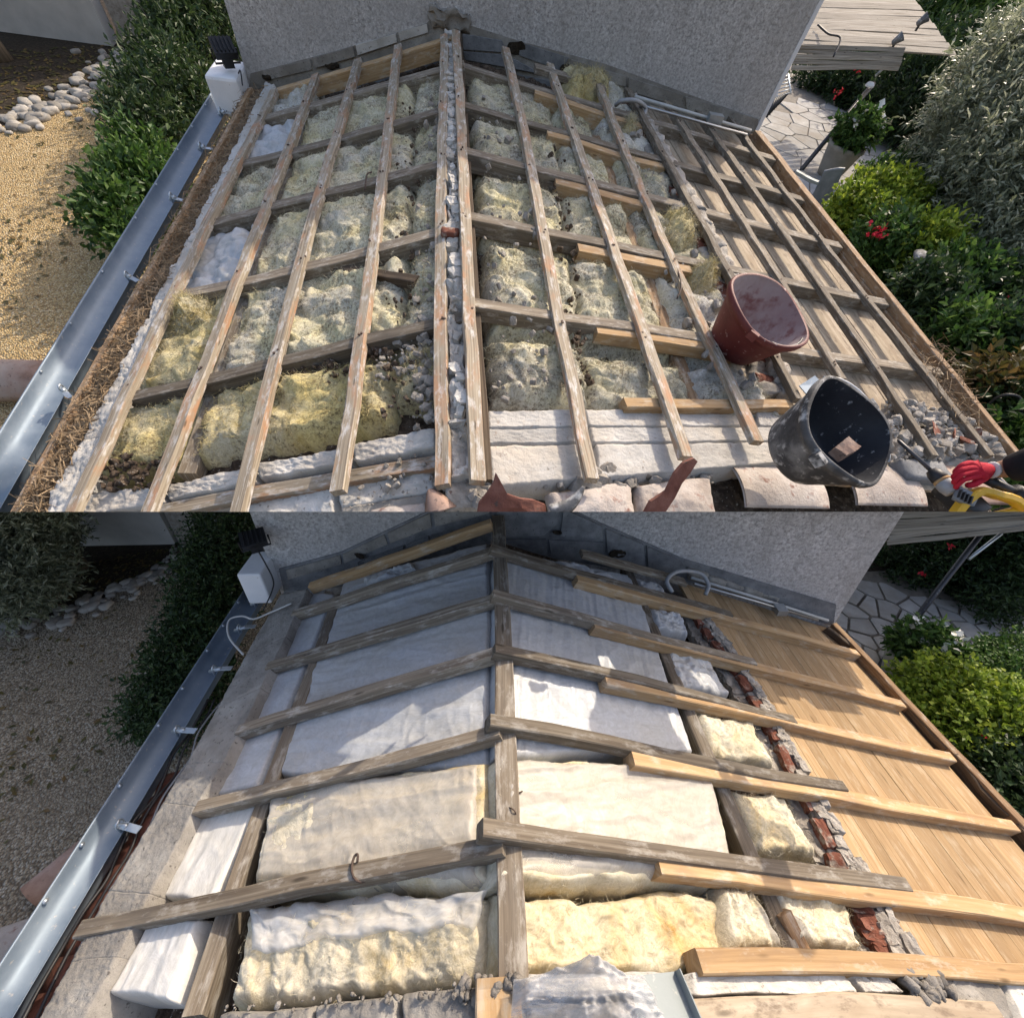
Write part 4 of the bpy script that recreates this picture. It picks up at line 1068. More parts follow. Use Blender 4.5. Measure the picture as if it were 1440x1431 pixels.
# --- zinc sheet and plastic bag at the front
P = [L.roof(u, v, dz, 1) for (u, v, dz) in [(885, 1372, 0.02), (950, 1365, 0.03), (985, 1450, 0.05), (900, 1450, 0.03)]]
mb = MB(); mb.add(*prism(P, V3(0, 0, 1), 0.003)); fl = V3(0, 0, 0.02)
o = mb.build('zinc_sheet', 'zinc_dull', None, L); tag(o, 'bent blue grey zinc sheet beside the plastic bag on the front parapet', 'metal sheet')
mb = MB(); mb.add(*prism([P[1], P[1] + V3(0.006, 0, 0.03), P[2] + V3(0.008, 0, 0.03), P[2]], V3(1, 0, 0), 0.003)); fo = mb.build('folded_lip', 'zinc_dull', o)
def bag():
    base = L.roof(820, 1402, 0.0)
    top = L.roof(807, 1345, 0.10)
    cs = [L.roof(u, v, 0.0) for (u, v) in [(722, 1378), (905, 1372), (965, 1470), (715, 1480)]]
    nx, ny = 70, 60
    S, T = np.meshgrid(np.linspace(0, 1, nx), np.linspace(0, 1, ny))
    s, t_ = S.ravel(), T.ravel()
    A, B, C, D_ = cs
    P = ((1 - s) * (1 - t_))[:, None] * A + (s * (1 - t_))[:, None] * B + (s * t_)[:, None] * C + ((1 - s) * t_)[:, None] * D_
    pk = L.roof(812, 1362, 0.0)
    d = P[:, :2] - pk[:2]
    rr = np.hypot(d[:, 0], d[:, 1]); th = np.arctan2(d[:, 1], d[:, 0])
    h = 0.25 * np.exp(-rr / 0.06) + 0.09 * np.exp(-(rr / 0.16) ** 2)
    w1 = fbm(np.stack([s * 3, t_ * 3, s * 0 + 2.2], 1), 2) * 0.25
    q = np.stack([np.cos(th) * 2.2, np.sin(th) * 2.2, rr * 3 + w1], 1)
    h = h + (1 - np.abs(fbm(q, 2)) * 3.2) * 0.016 * np.clip(rr / 0.05, 0, 1)
    for fr_, am in ((4.0, 0.020), (8.0, 0.011), (15.0, 0.005)):
        h = h + (0.6 - np.abs(pn(np.stack([s * fr_ + w1 * 3, t_ * fr_ * 0.8 - w1 * 2, s * 0 + fr_], 1))) * 2.2) * am
    P[:, 2] += h * np.clip(np.minimum.reduce([s, 1 - s, t_]) * 12, 0, 1) + 0.012
    fs = [(j * nx + i, (j + 1) * nx + i, (j + 1) * nx + i + 1, j * nx + i + 1) for j in range(ny - 1) for i in range(nx - 1)]
    uv = [[(s[k], t_[k]) for k in f] for f in fs]
    o = MB().add(P, fs, uv).build('plastic_bag', 'bag_plastic', None, L, smooth=True)
    md = o.modifiers.new('thickness', 'SOLIDIFY'); md.thickness = 0.001
    tag(o, 'crumpled translucent white plastic bag peaked on the front parapet', 'plastic bag')
bag()

# --- left yard: mulch bed, stones, wall, gate post, gate, stepping slabs
px_sheet('mulch_bed', L, [(-250, 900), (0, 878), (60, 868), (130, 848), (185, 822), (245, 790), (255, 755), (-400, 735)], GL + 0.002, 'soil')
def stone_edging(site, name, path, n, z, s0, s1, label, seed, spread, mat='stone'):
    rng = np.random.RandomState(seed)
    st = thing(name, site, site.at_z(*path[len(path) // 2], z), label, 'stones')
    P = [site.at_z(u, v, z) for u, v in path]
    cp = curve(P, 60)
    protos = []
    for i in range(8):
        v, f = rough_box(V3(0, 0, 0), AX, (1, 0.72, 0.42), 4, 0.10, i + seed, 1.2, 0.75)
        mb = MB(); mb.add(v, f)
        protos.append((v, f))
    for i in range(n):
        a = rng.rand() * (len(cp) - 1.01); k = int(a); p = cp[k] + (cp[k + 1] - cp[k]) * (a - k)
        p = p + V3(rng.normal() * spread, rng.normal() * spread, 0)
        s = s0 + (s1 - s0) * rng.rand() ** 1.5
        v, f = protos[rng.randint(8)]
        an = rng.rand() * 6.28; Rm = np.array([[math.cos(an), -math.sin(an), 0], [math.sin(an), math.cos(an), 0], [0, 0, 1]])
        MB().add((v * s) @ Rm.T + p + V3(0, 0, s * 0.12), f).build('stone', mat, st, smooth=True)
    return st
stone_edging(L, 'stone_edging', [(-40, 895), (60, 872), (130, 850), (190, 822), (232, 800)], 120, GL, 0.06, 0.17, 'border of river stones round the dark mulch bed before the shaded garden wall', 3, 0.13)
stone_edging(L, 'stone_edging', [(225, 800), (250, 782), (262, 765)], 30, GL, 0.06, 0.16, 'small pile of pale stones at the foot of the shaded gate post', 8, 0.12)
yw = L.at_z(180, 767, GL)[1]
gw = thing('garden_wall', L, V3(-6.5, yw, GL), 'shaded pale plaster garden wall beyond the mulch bed, behind the leaning tree', 'wall')
xw0 = L.at_z(-200, 774, GL)[0]; xw1 = L.at_z(248, 764, GL)[0]
MB().add(*box(V3((xw0 - 3 + xw1) / 2, yw + 0.12, GL + 0.55), AX, (xw1 - xw0 + 3, 0.22, 1.1))).build('masonry', 'plaster', gw)
gp = thing('gate_post', L, V3(xw1 + 0.2, yw, GL), 'stained pale plaster gate post beside the dark gate in the shaded yard', 'post')
P = [L.at_z(252, 764, GL), L.at_z(291, 769, GL), L.at_z(294, 757, GL), L.at_z(255, 752, GL)]
vs = []
for dz, sc, dx in ((0, 1.0, 0), (0.3, 0.96, 0), (0.5, 0.92, -0.01), (1.1, 0.90, -0.02)):
    c0 = np.mean(P, 0)
    for q in P: vs.append(c0 + (q - c0) * sc + V3(dx, 0, dz))
fs = [(i * 4 + j, i * 4 + (j + 1) % 4, i * 4 + 4 + (j + 1) % 4, i * 4 + 4 + j) for i in range(3) for j in range(4)] + [(12, 13, 14, 15)]
MB().add(vs, fs).build('shaft', 'mortar', gp)
ga = thing('gate', L, L.at_z(310, 760, GL), 'dark solid gate at the far left yard, in shade', 'gate')
g0, g1 = L.at_z(296, 760, GL), L.at_z(372, 760, GL)
for k in range(7):
    c0 = g0 + (g1 - g0) * (k + 0.5) / 7
    MB().add(*box(c0 + V3(0, 0, 0.55), AX, (np.linalg.norm(g1 - g0) / 7 - 0.012, 0.05 + 0.01 * (k % 2), 1.1))).build('gate_board', 'dark_gate', ga)
sl_ = thing('stepping_slabs', L, L.at_z(285, 785, GL), 'pale square path slabs at the far end of the shaded yard', 'slabs')
sa, sb, sc_, sd_ = [L.at_z(u, v, GL) for u, v in ((259, 804), (308, 803), (312, 762), (292, 762))]
for i in range(2):
    for j in range(3):
        f_ = lambda a, b: (sa * (1 - a) + sb * a) * (1 - b) + (sd_ * (1 - a) + sc_ * a) * b
        e = 0.03
        q = [f_(i / 2 + e, j / 3 + e), f_((i + 1) / 2 - e, j / 3 + e), f_((i + 1) / 2 - e, (j + 1) / 3 - e), f_(i / 2 + e, (j + 1) / 3 - e)]
        MB().add(*prism([x + V3(0, 0, 0.035) for x in q], V3(0, 0, 1), 0.04)).build('slab', 'flagstone', sl_)
px_sheet('garden_path', L, [(245, 812), (312, 808), (330, 752), (280, 752)], GL + 0.006, 'joint')
# tile piece in the yard beside the gutter
def half_tile(site, c, ax, ln, r, thick, mat, name, parent=None, taper=0.8, n=10, arc=math.pi):
    X, Y, Z = ax
    vs = []; fs = []
    segs = 5
    for i in range(segs + 1):
        a = i / segs; rr = r * (1 + (taper - 1) * a)
        for q in (0, thick):
            for k in range(n + 1):
                th = (math.pi - arc) / 2 + arc * k / n
                vs.append(c + X * (a - 0.5) * ln + Y * (rr - q) * math.cos(th) + Z * (rr - q) * math.sin(th))
    m = 2 * (n + 1)
    for i in range(segs):
        for k in range(n):
            a = i * m + k
            fs += [(a, a + 1, a + 1 + m, a + m), (a + n + 1, a + n + 1 + m, a + n + 2 + m, a + n + 2)]
        fs += [(i * m, (i + 1) * m, (i + 1) * m + n + 1, i * m + n + 1), (i * m + n, i * m + m - 1, (i + 1) * m + m - 1, (i + 1) * m + n)]
    for i in (0, segs):
        for k in range(n): fs.append((i * m + k, i * m + k + 1, i * m + n + 2 + k, i * m + n + 1 + k))
    return vs, fs
tl_ = L.depth(95, 1208, 3.2)
v, f = half_tile(L, L.at_z(100, 1215, GL + 0.03), (V3(0.5, 0.85, 0), V3(0.85, -0.5, 0), V3(0, 0, 1)), 0.5, 0.13, 0.015, None, None)
tag(MB().add(v, f).build('roof_tile', 'terracotta', None, L, smooth=True), 'curved pink clay tile lying on the shaded gravel by the gutter', 'roof tile')
v, f = half_tile(L, L.at_z(15, 1330, GL + 0.03), (V3(0.9, 0.3, 0), V3(0.3, -0.9, 0), V3(0, 0, 1)), 0.6, 0.16, 0.015, None, None)
tag(MB().add(v, f).build('roof_tile', 'tile_dusty', None, L, smooth=True), 'grey dusty tile on the shaded gravel at the near left', 'roof tile')

# --- left plants
def P3(site, u, v, d): return site.depth(u, v, d)
def hedge_blobs(site, pts): return [(site.depth(u, v, d), (r, r, r * k)) for (u, v, d, r, k) in pts]
b = hedge_blobs(L, [(215, 1000, 4.35, 0.25, 1.0), (240, 960, 4.6, 0.32, 1.0), (262, 915, 4.85, 0.33, 1.1), (288, 870, 5.0, 0.36, 1.1), (305, 820, 5.2, 0.42, 1.2), (325, 780, 5.4, 0.42, 1.1), (322, 745, 5.8, 0.45, 1.1), (285, 955, 4.7, 0.3, 1.2), (252, 1010, 4.3, 0.25, 1.0)])
plant('hedge', L, V3(b[3][0][0], b[3][0][1], GL), b, 5200, 6, 0.16, 0.055, 0.22, 11, 'leaf_dark', 'dark green hedge beside the gutter in the shaded yard', 'hedge', 9, shell=0.2)
b = hedge_blobs(L, [(20, 760, 5.7, 0.55, 1.0), (45, 810, 5.6, 0.42, 1.0), (10, 830, 5.4, 0.45, 0.9), (60, 745, 6.0, 0.35, 1.0), (-40, 790, 5.5, 0.6, 1.0)])
plant('olive_shrub', L, V3(b[1][0][0], b[1][0][1], GL), b, 2600, 8, 0.22, 0.085, 0.14, 12, 'leaf_olive', 'bushy grey green shrub left of the leaning tree trunk', 'shrub', 6, shell=0.1)
tr = thing('garden_tree', L, L.at_z(115, 795, GL), 'leaning tree trunk with forked base in front of the shaded garden wall', 'tree')
tb = L.at_z(116, 797, GL)
MB().add(*tube(curve([tb + V3(0.05, -0.05, -0.05), tb + V3(-0.05, 0, 0.35), L.depth(104, 755, 6.35), L.depth(95, 725, 6.2), L.depth(78, 690, 6.1)], 18), 0.11, 9, 0.07)).build('trunk', 'bark', tr, smooth=True)
MB().add(*tube(curve([tb + V3(0.05, -0.02, 0), L.depth(90, 785, 6.3), L.depth(65, 762, 6.1), L.depth(40, 740, 5.9)], 14), 0.06, 7, 0.03)).build('branch', 'bark', tr, smooth=True)
b = hedge_blobs(L, [(30, 700, 5.8, 0.5, 0.7)])
V_, F_ = twigs([(L.depth(45, 735, 5.9), (0.5, 0.4, 0.25))], 300, 7, 0.2, 0.07, 0.15, 14)
MB().add(V_, F_, [[(0, 0), (0, 1), (1, 1), (1, 0)]] * len(F_)).build('crown', 'leaf_olive', tr)

# --- right garden: crazy paving, pot, posts, shrubs, reed screen
def flagstones(site, z, pix, cell, seed, label, name='crazy_paving'):
    """Crazy paving: Voronoi cells clipped to the traced area, each stone its own slab."""
    rng = np.random.RandomState(seed)
    poly = [site.at_z(u, v, z)[:2] for u, v in pix]
    xs = [p[0] for p in poly]; ys = [p[1] for p in poly]
    seeds = []
    x = min(xs) - cell
    for i in range(int((max(xs) - min(xs)) / cell) + 3):
        for j in range(int((max(ys) - min(ys)) / cell) + 3):
            seeds.append((min(xs) - cell + (i + rng.uniform(-0.1, 0.95)) * cell, min(ys) - cell + (j + rng.uniform(-0.1, 0.95)) * cell))
    S = np.array(seeds)
    pv = thing(name, site, V3(np.mean(xs), np.mean(ys), z), None, None)
    pv['kind'] = 'structure'
    def inside(p):
        c = False
        for i in range(len(poly)):
            (x0, y0), (x1, y1) = poly[i], poly[i - 1]
            if (y0 > p[1]) != (y1 > p[1]) and p[0] < (x1 - x0) * (p[1] - y0) / (y1 - y0) + x0: c = not c
        return c
    for k, s in enumerate(S):
        if not inside(s): continue
        cell_p = [np.array(s) + np.array(d) * cell * 1.6 for d in ((-1, -1), (1, -1), (1, 1), (-1, 1))]
        near = np.argsort(((S - s) ** 2).sum(1))[1:14]
        for n_ in near:
            m_ = (S[n_] + s) / 2; d = nrm(np.append(S[n_] - s, 0))[:2]; m_ = m_ - d * 0.018
            out = []
            for i in range(len(cell_p)):
                a, b = cell_p[i], cell_p[(i + 1) % len(cell_p)]
                da, db = np.dot(a - m_, d), np.dot(b - m_, d)
                if da <= 0: out.append(a)
                if da * db < 0: out.append(a + (b - a) * da / (da - db))
            cell_p = out
            if len(cell_p) < 3: break
        if len(cell_p) < 3: continue
        zz = z + 0.02 + rng.uniform(-0.006, 0.006)
        MB().add(*prism([V3(p[0], p[1], zz) for p in cell_p], V3(0, 0, 1), 0.03)).build('flagstone', 'flagstone', pv)
    return pv
sheet('paving_bed', L, [(2.9, -1), (14, -1), (14, 4.9), (2.9, 4.9)], GL - 0.004, 'joint')
flagstones(L, GL, [(1150, 1010), (1460, 985), (1480, 880), (1300, 842), (1190, 815), (1100, 860)], 0.30, 2, None)
def potted(site, base, s, label, seed, lean=0):
    t_ = thing('potted_plant', site, base, label, 'plant pot')
    MB().add(*lathe([(0.0, 0), (0.16 * s, 0), (0.19 * s, 0.10 * s), (0.25 * s, 0.34 * s), (0.27 * s, 0.36 * s), (0.27 * s, 0.40 * s), (0.23 * s, 0.40 * s), (0.21 * s, 0.34 * s), (0, 0.34 * s)], base, AX, 24)).build('pot', 'terracotta_pot', t_, smooth=True)
    V, F_ = twigs([(base + V3(0, 0, 0.55 * s), (0.27 * s, 0.27 * s, 0.20 * s))], 420, 6, 0.10 * s, 0.075 * s, 0.24, seed, shell=0.3)
    MB().add(V, F_, [[(0, 0), (0, 1), (1, 1), (1, 0)]] * len(F_)).build('foliage', 'leaf_mid', t_)
    V, F_ = twigs([(base + V3(0.05 * s, 0, 0.68 * s), (0.26 * s, 0.22 * s, 0.12 * s))], 16, 4, 0.05 * s, 0.07 * s, 0.5, seed + 1, shell=0.8)
    MB().add(V, F_, [[(0, 0), (0, 1), (1, 1), (1, 0)]] * len(F_)).build('blossom', 'flower_white', t_)
potted(L, L.at_z(1262, 952, GL), 1.05, 'grey pot of white flowered greenery on the paving beside the re-insulated roof', 5)
ap = thing('awning_post', L, L.at_z(1236, 938, GL), 'black slanting post rising from the paving to the reed screen, lower garden', 'post')
MB().add(*tube([L.at_z(1236, 938, GL + 0.0), L.depth(1330, 815, 5.6), L.depth(1392, 735, 5.4)], 0.032, 8)).build('pole', 'steel_dark', ap, smooth=True)
MB().add(*tube([L.depth(1362, 786, 5.5), L.depth(1408, 750, 5.5)], 0.02, 6)).build('strut', 'galvanised', ap, smooth=True)
def reed_screen(site, quad, n, label, rings, name='reed_screen', sag=0.0, thick=0.012):
    t_ = thing(name, site, np.mean(quad, 0), label, 'reed screen')
    A, B, C, D_ = quad
    nrm_ = nrm(np.cross(B - A, D_ - A))
    for i in range(n):
        a0, a1 = i / n, (i + 0.94) / n
        am = (a0 + a1) / 2
        p = A + (D_ - A) * am; q = B + (C - B) * am
        w = np.linalg.norm(D_ - A) / n * 0.96
        lift = nrm_ * (0.006 * math.sin(i * 2.1) + sag * math.sin(math.pi * am))
        mb = MB(); mb.add(*board(p + lift, q + lift, w, thick, nrm_, seed=300 + i, seg=6, wob=0.004)); mb.build('reed_slat', 'reed', t_)
    return t_
q = [L.depth(1268, 700, 5.5), L.depth(1500, 700, 5.3), L.depth(1475, 742, 5.3), L.depth(1245, 766, 5.5)]
reed_screen(L, q, 9, 'brown reed screen hanging behind the wall corner, lower garden', None)
b = hedge_blobs(L, [(1335, 985, 4.3, 0.42, 0.9), (1385, 1000, 4.2, 0.40, 0.9), (1325, 1020, 4.15, 0.32, 0.9)])
plant('box_shrub', L, V3(b[0][0][0], b[0][0][1], GL), b, 3400, 6, 0.10, 0.05, 0.36, 21, 'leaf_lime', 'bright lime green rounded shrub beside the pine deck', 'shrub', 6, shell=0.5)
b = hedge_blobs(L, [(1395, 960, 4.6, 0.46, 0.8), (1440, 985, 4.5, 0.42, 0.9), (1445, 940, 4.8, 0.4, 0.8)])
plant('box_shrub', L, V3(b[0][0][0], b[0][0][1], GL), b, 3600, 6, 0.09, 0.042, 0.34, 22, 'leaf_mid', 'dense mid green domed shrub behind the lime green one', 'shrub', 6, shell=0.5)
b = hedge_blobs(L, [(1385, 1075, 3.9, 0.32, 0.8), (1435, 1085, 3.8, 0.34, 0.8), (1440, 1150, 3.6, 0.3, 0.8), (1405, 1110, 3.7, 0.25, 0.8)])
plant('rose_bush', L, V3(b[0][0][0], b[0][0][1], GL), b, 1700, 6, 0.14, 0.06, 0.28, 23, 'leaf_dark', 'dark leafy rose bush below the lime shrub, near the fascia', 'shrub', 6, shell=0.2)
b = hedge_blobs(L, [(1300, 800, 6.8, 0.55, 0.9), (1370, 790, 6.6, 0.6, 0.9), (1430, 800, 6.3, 0.6, 1.0), (1250, 805, 7.0, 0.4, 0.8), (1440, 740, 6.6, 0.6, 1.0), (1330, 745, 7.2, 0.6, 1.0), (1400, 850, 6.0, 0.35, 0.6)])
plant('oleander', L, V3(b[1][0][0], b[1][0][1], GL), b, 3600, 7, 0.2, 0.085, 0.2, 24, 'leaf_dark', 'deep green oleander thicket in shade behind the crazy paving', 'shrub', 9, shell=0.15)
V_, F_ = twigs([(L.depth(1333, 768, 6.0), (0.03, 0.03, 0.03)), (L.depth(1296, 805, 6.2), (0.03, 0.03, 0.03)), (L.depth(1370, 1030, 3.9), (0.04, 0.04, 0.03))], 14, 4, 0.03, 0.03, 0.5, 25, shell=0.4)
tag(MB().add(V_, F_, [[(0, 0), (0, 1), (1, 1), (1, 0)]] * len(F_)).build('red_flowers', 'flower_red', None, L), 'scattered red blossoms among the dark leaves right of the re-insulated roof', 'flowers', kind='stuff')
# grey bin-like sheet by the paving
pa = L.depth(1272, 955, 4.6)
v, f = rough_box(pa, (V3(0.8, -0.5, 0.2), V3(0.5, 0.8, 0), V3(0, 0, 1)), (0.22, 0.03, 0.42), 3, 0.006, 3)
tag(MB().add(v, f).build('slate_panel', 'grey_plastic', None, L), 'dark grey upright slab between pot and lime shrub, lower garden', 'slab')

# ================================================================== UPPER PLOT: the stripped roof on the steep terrace
GUL, GUR = -4.7, -4.05
ua, ub = V3(-2.546, 7.913, 0), V3(4.328, 7.164, 0)
udir = nrm(ub - ua); unor = V3(udir[1], -udir[0], 0)
def uwall(x, z, off=0.0):
    k = (x - ua[0]) / udir[0]
    return V3(*(ua + udir * k + unor * off)[:2], z)
# --- ground
sheet('ground', U, [(-45, -30), (4, -30), (4, 60), (-45, 60)], GUL - 0.012, 'soil')
sheet('ground', U, [(3.5, -30), (60, -30), (60, 60), (3.5, 60)], GUR - 0.012, 'soil')
sheet('gravel_yard', U, [(-40, -20), (-1.5, -20), (-1.5, 14.5), (-40, 14.5)], GUL - 0.004, 'gravel_sun_tint')

# --- house gable wall
uh = thing('house_wall', U, V3(0.5, 7.5, GUL), 'tall grey roughcast gable wall above the stripped roof with old wool', 'wall')
poly = [uwall(-2.546, GUL, 0.02), uwall(4.328, GUL, 0.02), uwall(4.328, 0.9, 0.02), uwall(-2.546, 0.9, 0.02)]
MB().add(*prism(poly, unor, 0.35)).build('roughcast_face', 'roughcast', uh)
# pale corner bead on the right edge
cb0, cb1 = uwall(4.31, -2.5, 0.035), uwall(4.31, 0.9, 0.035)
MB().add(*board(cb0, cb1, 0.05, 0.05, unor, seed=3)).build('corner_bead', 'white_render', uh)
UWP = uwall(0, 0)
def uwall_piece(name, mat, pix, off, thick):
    mb = MB(); mb.add(*planar_prism(U, pix, UWP + unor * off, unor, thick)); return mb.build(name, mat, uh)
uwall_piece('mortar_bed', 'concrete', [(352, 104), (480, 70), (600, 33), (618, 14), (646, 16), (660, 36), (730, 58), (850, 90), (960, 130), (1066, 168), (1066, 196), (960, 176), (860, 172), (770, 150), (640, 120), (500, 150), (350, 134)], 0.03, 0.06)
for i, (px, m_) in enumerate([([(600, 34), (560, 46), (563, 58), (602, 46)], 'concrete_pale'), ([(556, 48), (500, 64), (503, 78), (558, 60)], 'concrete_pale'), ([(496, 66), (440, 82), (443, 96), (499, 80)], 'concrete'), ([(436, 84), (370, 100), (372, 114), (439, 98)], 'concrete'),
        ([(650, 48), (706, 58), (712, 74), (652, 70)], 'block'), ([(652, 73), (712, 78), (760, 104), (654, 84)], 'block'), ([(732, 60), (800, 82), (790, 100), (730, 78)], 'block'), ([(803, 84), (880, 108), (880, 122), (800, 104)], 'concrete'), ([(884, 110), (960, 134), (960, 152), (884, 128)], 'concrete'), ([(964, 136), (1060, 166), (1060, 186), (966, 156)], 'concrete'),
        ([(560, 74), (616, 60), (616, 82), (560, 96)], 'block'), ([(505, 92), (556, 76), (556, 98), (506, 112)], 'block'), ([(508, 115), (560, 100), (560, 128), (508, 140)], 'block'), ([(563, 98), (616, 84), (616, 116), (563, 128)], 'block'), ([(652, 86), (720, 104), (720, 128), (652, 112)], 'block'), ([(723, 104), (790, 118), (790, 146), (723, 130)], 'block')]):
    uwall_piece('block', m_, px, 0.045 + 0.006 * (i % 3), 0.06)
v, f = rough_box(U.on_plane(633, 27, UWP, unor) + unor * 0.03, (udir, unor, V3(0, 0, 1)), (0.44, 0.06, 0.17), 8, 0.05, 4, 9, 0.3)
MB().add(v, f).build('mortar_cap', 'concrete', uh, smooth=True)
for k, (u, v, s) in enumerate([(727, 66, 0.10), (468, 88, 0.07), (800, 95, 0.08), (377, 107, 0.05)]):
    vv, ff = rough_box(U.on_plane(u, v, UWP, unor) + unor * 0.05, (udir, unor, V3(0, 0, 1)), (s * 2, 0.01, s * 1.1), 4, 0.03, k, 7, 0.8)
    MB().add(vv, ff).build('hollow_shade', 'soil', uh, smooth=True)  # thin dark plate stands in for the shade inside a hollow

# --- roof shell
ce2 = thing('roof_slab', U, V3(0.3, 4, -2.3), 'dusty slab under the old insulation of the stripped roof', 'slab')
xL_, xR_ = -2.62, 4.25
for sg, xe in ((-1, xL_), (1, xR_)):
    P = [V3(U.x0, 7.6, -U.h - 0.36), V3(U.x0, 0.4, -U.h - 0.36), V3(xe, 0.4, U.zr(xe) - 0.36), V3(xe, 7.6, U.zr(xe) - 0.36)]
    MB().add(*prism(P, V3(0, 0, 1), 0.06)).build('panel', 'debris', ce2)
for x_, y0_, y1_ in ((-2.55, 0.2, 7.8), (4.16, 0.2, 7.2)):
    g = GUL if x_ < 0 else GUR
    zt = U.zr(x_) - 0.40
    w_ = thing('annex_wall', U, V3(x_, 4, g), 'plain rendered wall under the stripped roof, %s side' % ('gutter' if x_ < 0 else 'garden'), 'wall')
    MB().add(*box(V3(x_, (y0_ + y1_) / 2, (g + zt) / 2), AX, (0.25, y1_ - y0_, zt - g))).build('masonry', 'plaster', w_)
def debris(sg, xe, sd):
    up = U.up(sg)
    c = [V3(U.x0, 7.5, -U.h - 0.24), V3(xe, 7.5, U.zr(xe) - 0.24), V3(xe, 1.0, U.zr(xe) - 0.24), V3(U.x0, 1.0, -U.h - 0.24)]
    if sg < 0: c = [c[1], c[0], c[3], c[2]]
    o = MB().add(*pad(c, 0.08, 110, 190, sd, up, amp=0.05, freq=3.5, r=0.05, edge=0.01, fine=0.016, ffreq=16)).build('debris_layer', 'debris', None, U, smooth=True)
    tag(o, 'brown debris and crumbs lying between the old wool, %s of the ridge' % ('left' if sg < 0 else 'right'), 'debris', kind='stuff')
debris(-1, -2.15, 1); debris(1, 2.05, 2)

# --- timbers
fu = thing('roof_frame', U, V3(0.2, 4, -1.9), 'weathered rafters and long tile battens over dirty old wool', 'roof frame')
MB().add(*board(V3(U.x0, 7.55, -U.h - 0.04), V3(U.x0, 1.1, -U.h - 0.04), 0.10, 0.22, V3(0, 0, 1), seed=1, seg=14)).build('ridge_beam', 'wood_dark', fu)
rafter(U, fu, (640, 48), (390, 124), 0.12, 0.15, 'wood_new', 201, side=-1, label='orange fresh rafter against the wall')
for i, (a, b, w, h) in enumerate([((652, 84), (375, 161), .15, .16), ((652, 143), (340, 226), .14, .15), ((656, 213), (300, 308), .125, .13), ((660, 309), (250, 411), .11, .115), ((664, 434), (185, 551), .095, .10)]):
    rafter(U, fu, a, b, w, h, 'wood_old', 210 + i, side=-1, wob=0.006)
for i, (a, b, w, h) in enumerate([((640, 82), (1086, 220), .14, .16), ((644, 140), (1126, 275), .13, .15), ((650, 206), (1178, 339), .12, .13), ((655, 296), (1243, 419), .105, .115), ((664, 420), (1320, 516), .09, .10)]):
    rafter(U, fu, a, b, w, h, 'wood_old', 220 + i, side=1, wob=0.006)
for i, (a, b, w, h) in enumerate([((752, 126), (906, 174), .13, .15), ((769, 184), (932, 229), .12, .13), ((781, 249), (902, 282), .115, .13), ((812, 342), (970, 374), .10, .11), ((838, 455), (1032, 486), .085, .09), ((877, 558), (1112, 562), .075, .07)]):
    rafter(U, fu, a, b, w, h, 'wood_new', 230 + i, side=1, dz=-0.01, label='fresh tan rafter splice')
cb = [((383, 124), (90, 730), 2), ((443, 103), (202, 730), 2), ((500, 83), (327, 730), 2), ((560, 64), (474, 690), 2), ((623, 48), (620, 681), 2), ((641, 42), (675, 676), 2),
      ((711, 66), (839, 672), 2), ((774, 90), (968, 642), 2), ((842, 121), (1064, 621), 2), ((884, 124), (1125, 560), 1), ((938, 141), (1187, 531), 1), ((984, 155), (1318, 640), 1), ((1028, 166), (1394, 641), 1)]
for i, (a, b, k) in enumerate(cb):
    sd_ = -1 if i < 5 else 1
    p0, p1 = U.roof(*a, 0.035, sd_), U.roof(*b, 0.035, sd_)
    wn_ = 0.072 if k == 2 else 0.06
    MB().add(*board(p0, p1, 0.092, 0.06, U.up(sd_), w1=wn_, h1=0.045, seed=250 + i, seg=22, wob=0.006)).build('batten', 'wood_batten' if k == 2 else 'wood_old', fu)
mb = MB(); rn = np.random.RandomState(77)
for i, (a, b, k) in enumerate(cb):
    sd_ = -1 if i < 5 else 1
    p0, p1 = U.roof(*a, 0.037, sd_), U.roof(*b, 0.037, sd_)
    for y_ in [6.40, 5.34, 4.29, 3.27, 2.25]:
        if min(p0[1], p1[1]) < y_ < max(p0[1], p1[1]):
            for q_ in range(2):
                f_ = (y_ - p0[1]) / (p1[1] - p0[1]) + rn.uniform(-0.004, 0.004)
                c0 = p0 + (p1 - p0) * f_ + V3(rn.uniform(-0.02, 0.02), 0, 0)
                mb.add(*tube([c0 - V3(0, 0, 0.004), c0 + V3(0, 0, 0.004)], 0.008, 6))
nh = mb.build('nail_heads', 'iron_rust', fu); nh['kind'] = 'stuff'
def upurl(a, b, w, h, dz, seed, mat='wood_old'):
    p0, p1 = U.roof(*a, dz), U.roof(*b, dz)
    MB().add(*board(p0, p1, w, h, V3(0, 0, 1), seed=seed, seg=10)).build('purlin', mat, fu)
upurl((437, 165), (262, 665), 0.10, 0.26, -0.11, 270)
upurl((838, 190), (983, 580), 0.10, 0.24, -0.12, 271, 'wood_fascia')
MB().add(*edge_board(U, (470, 368), (590, 388), 0.07, 0.07, -0.03, -1, seed=272)).build('loose_brace', 'wood_dark', fu)
for (a, b, c) in [((513, 268), (516, 246), (523, 242)), ((950, 370), (958, 400), (952, 420))]:
    MB().add(*tube(curve([U.roof(*a, 0.0), U.roof(*b, 0.05), U.roof(*c, 0.02)], 10), 0.006, 5)).build('tie_wire', 'iron_rust', fu, smooth=True)

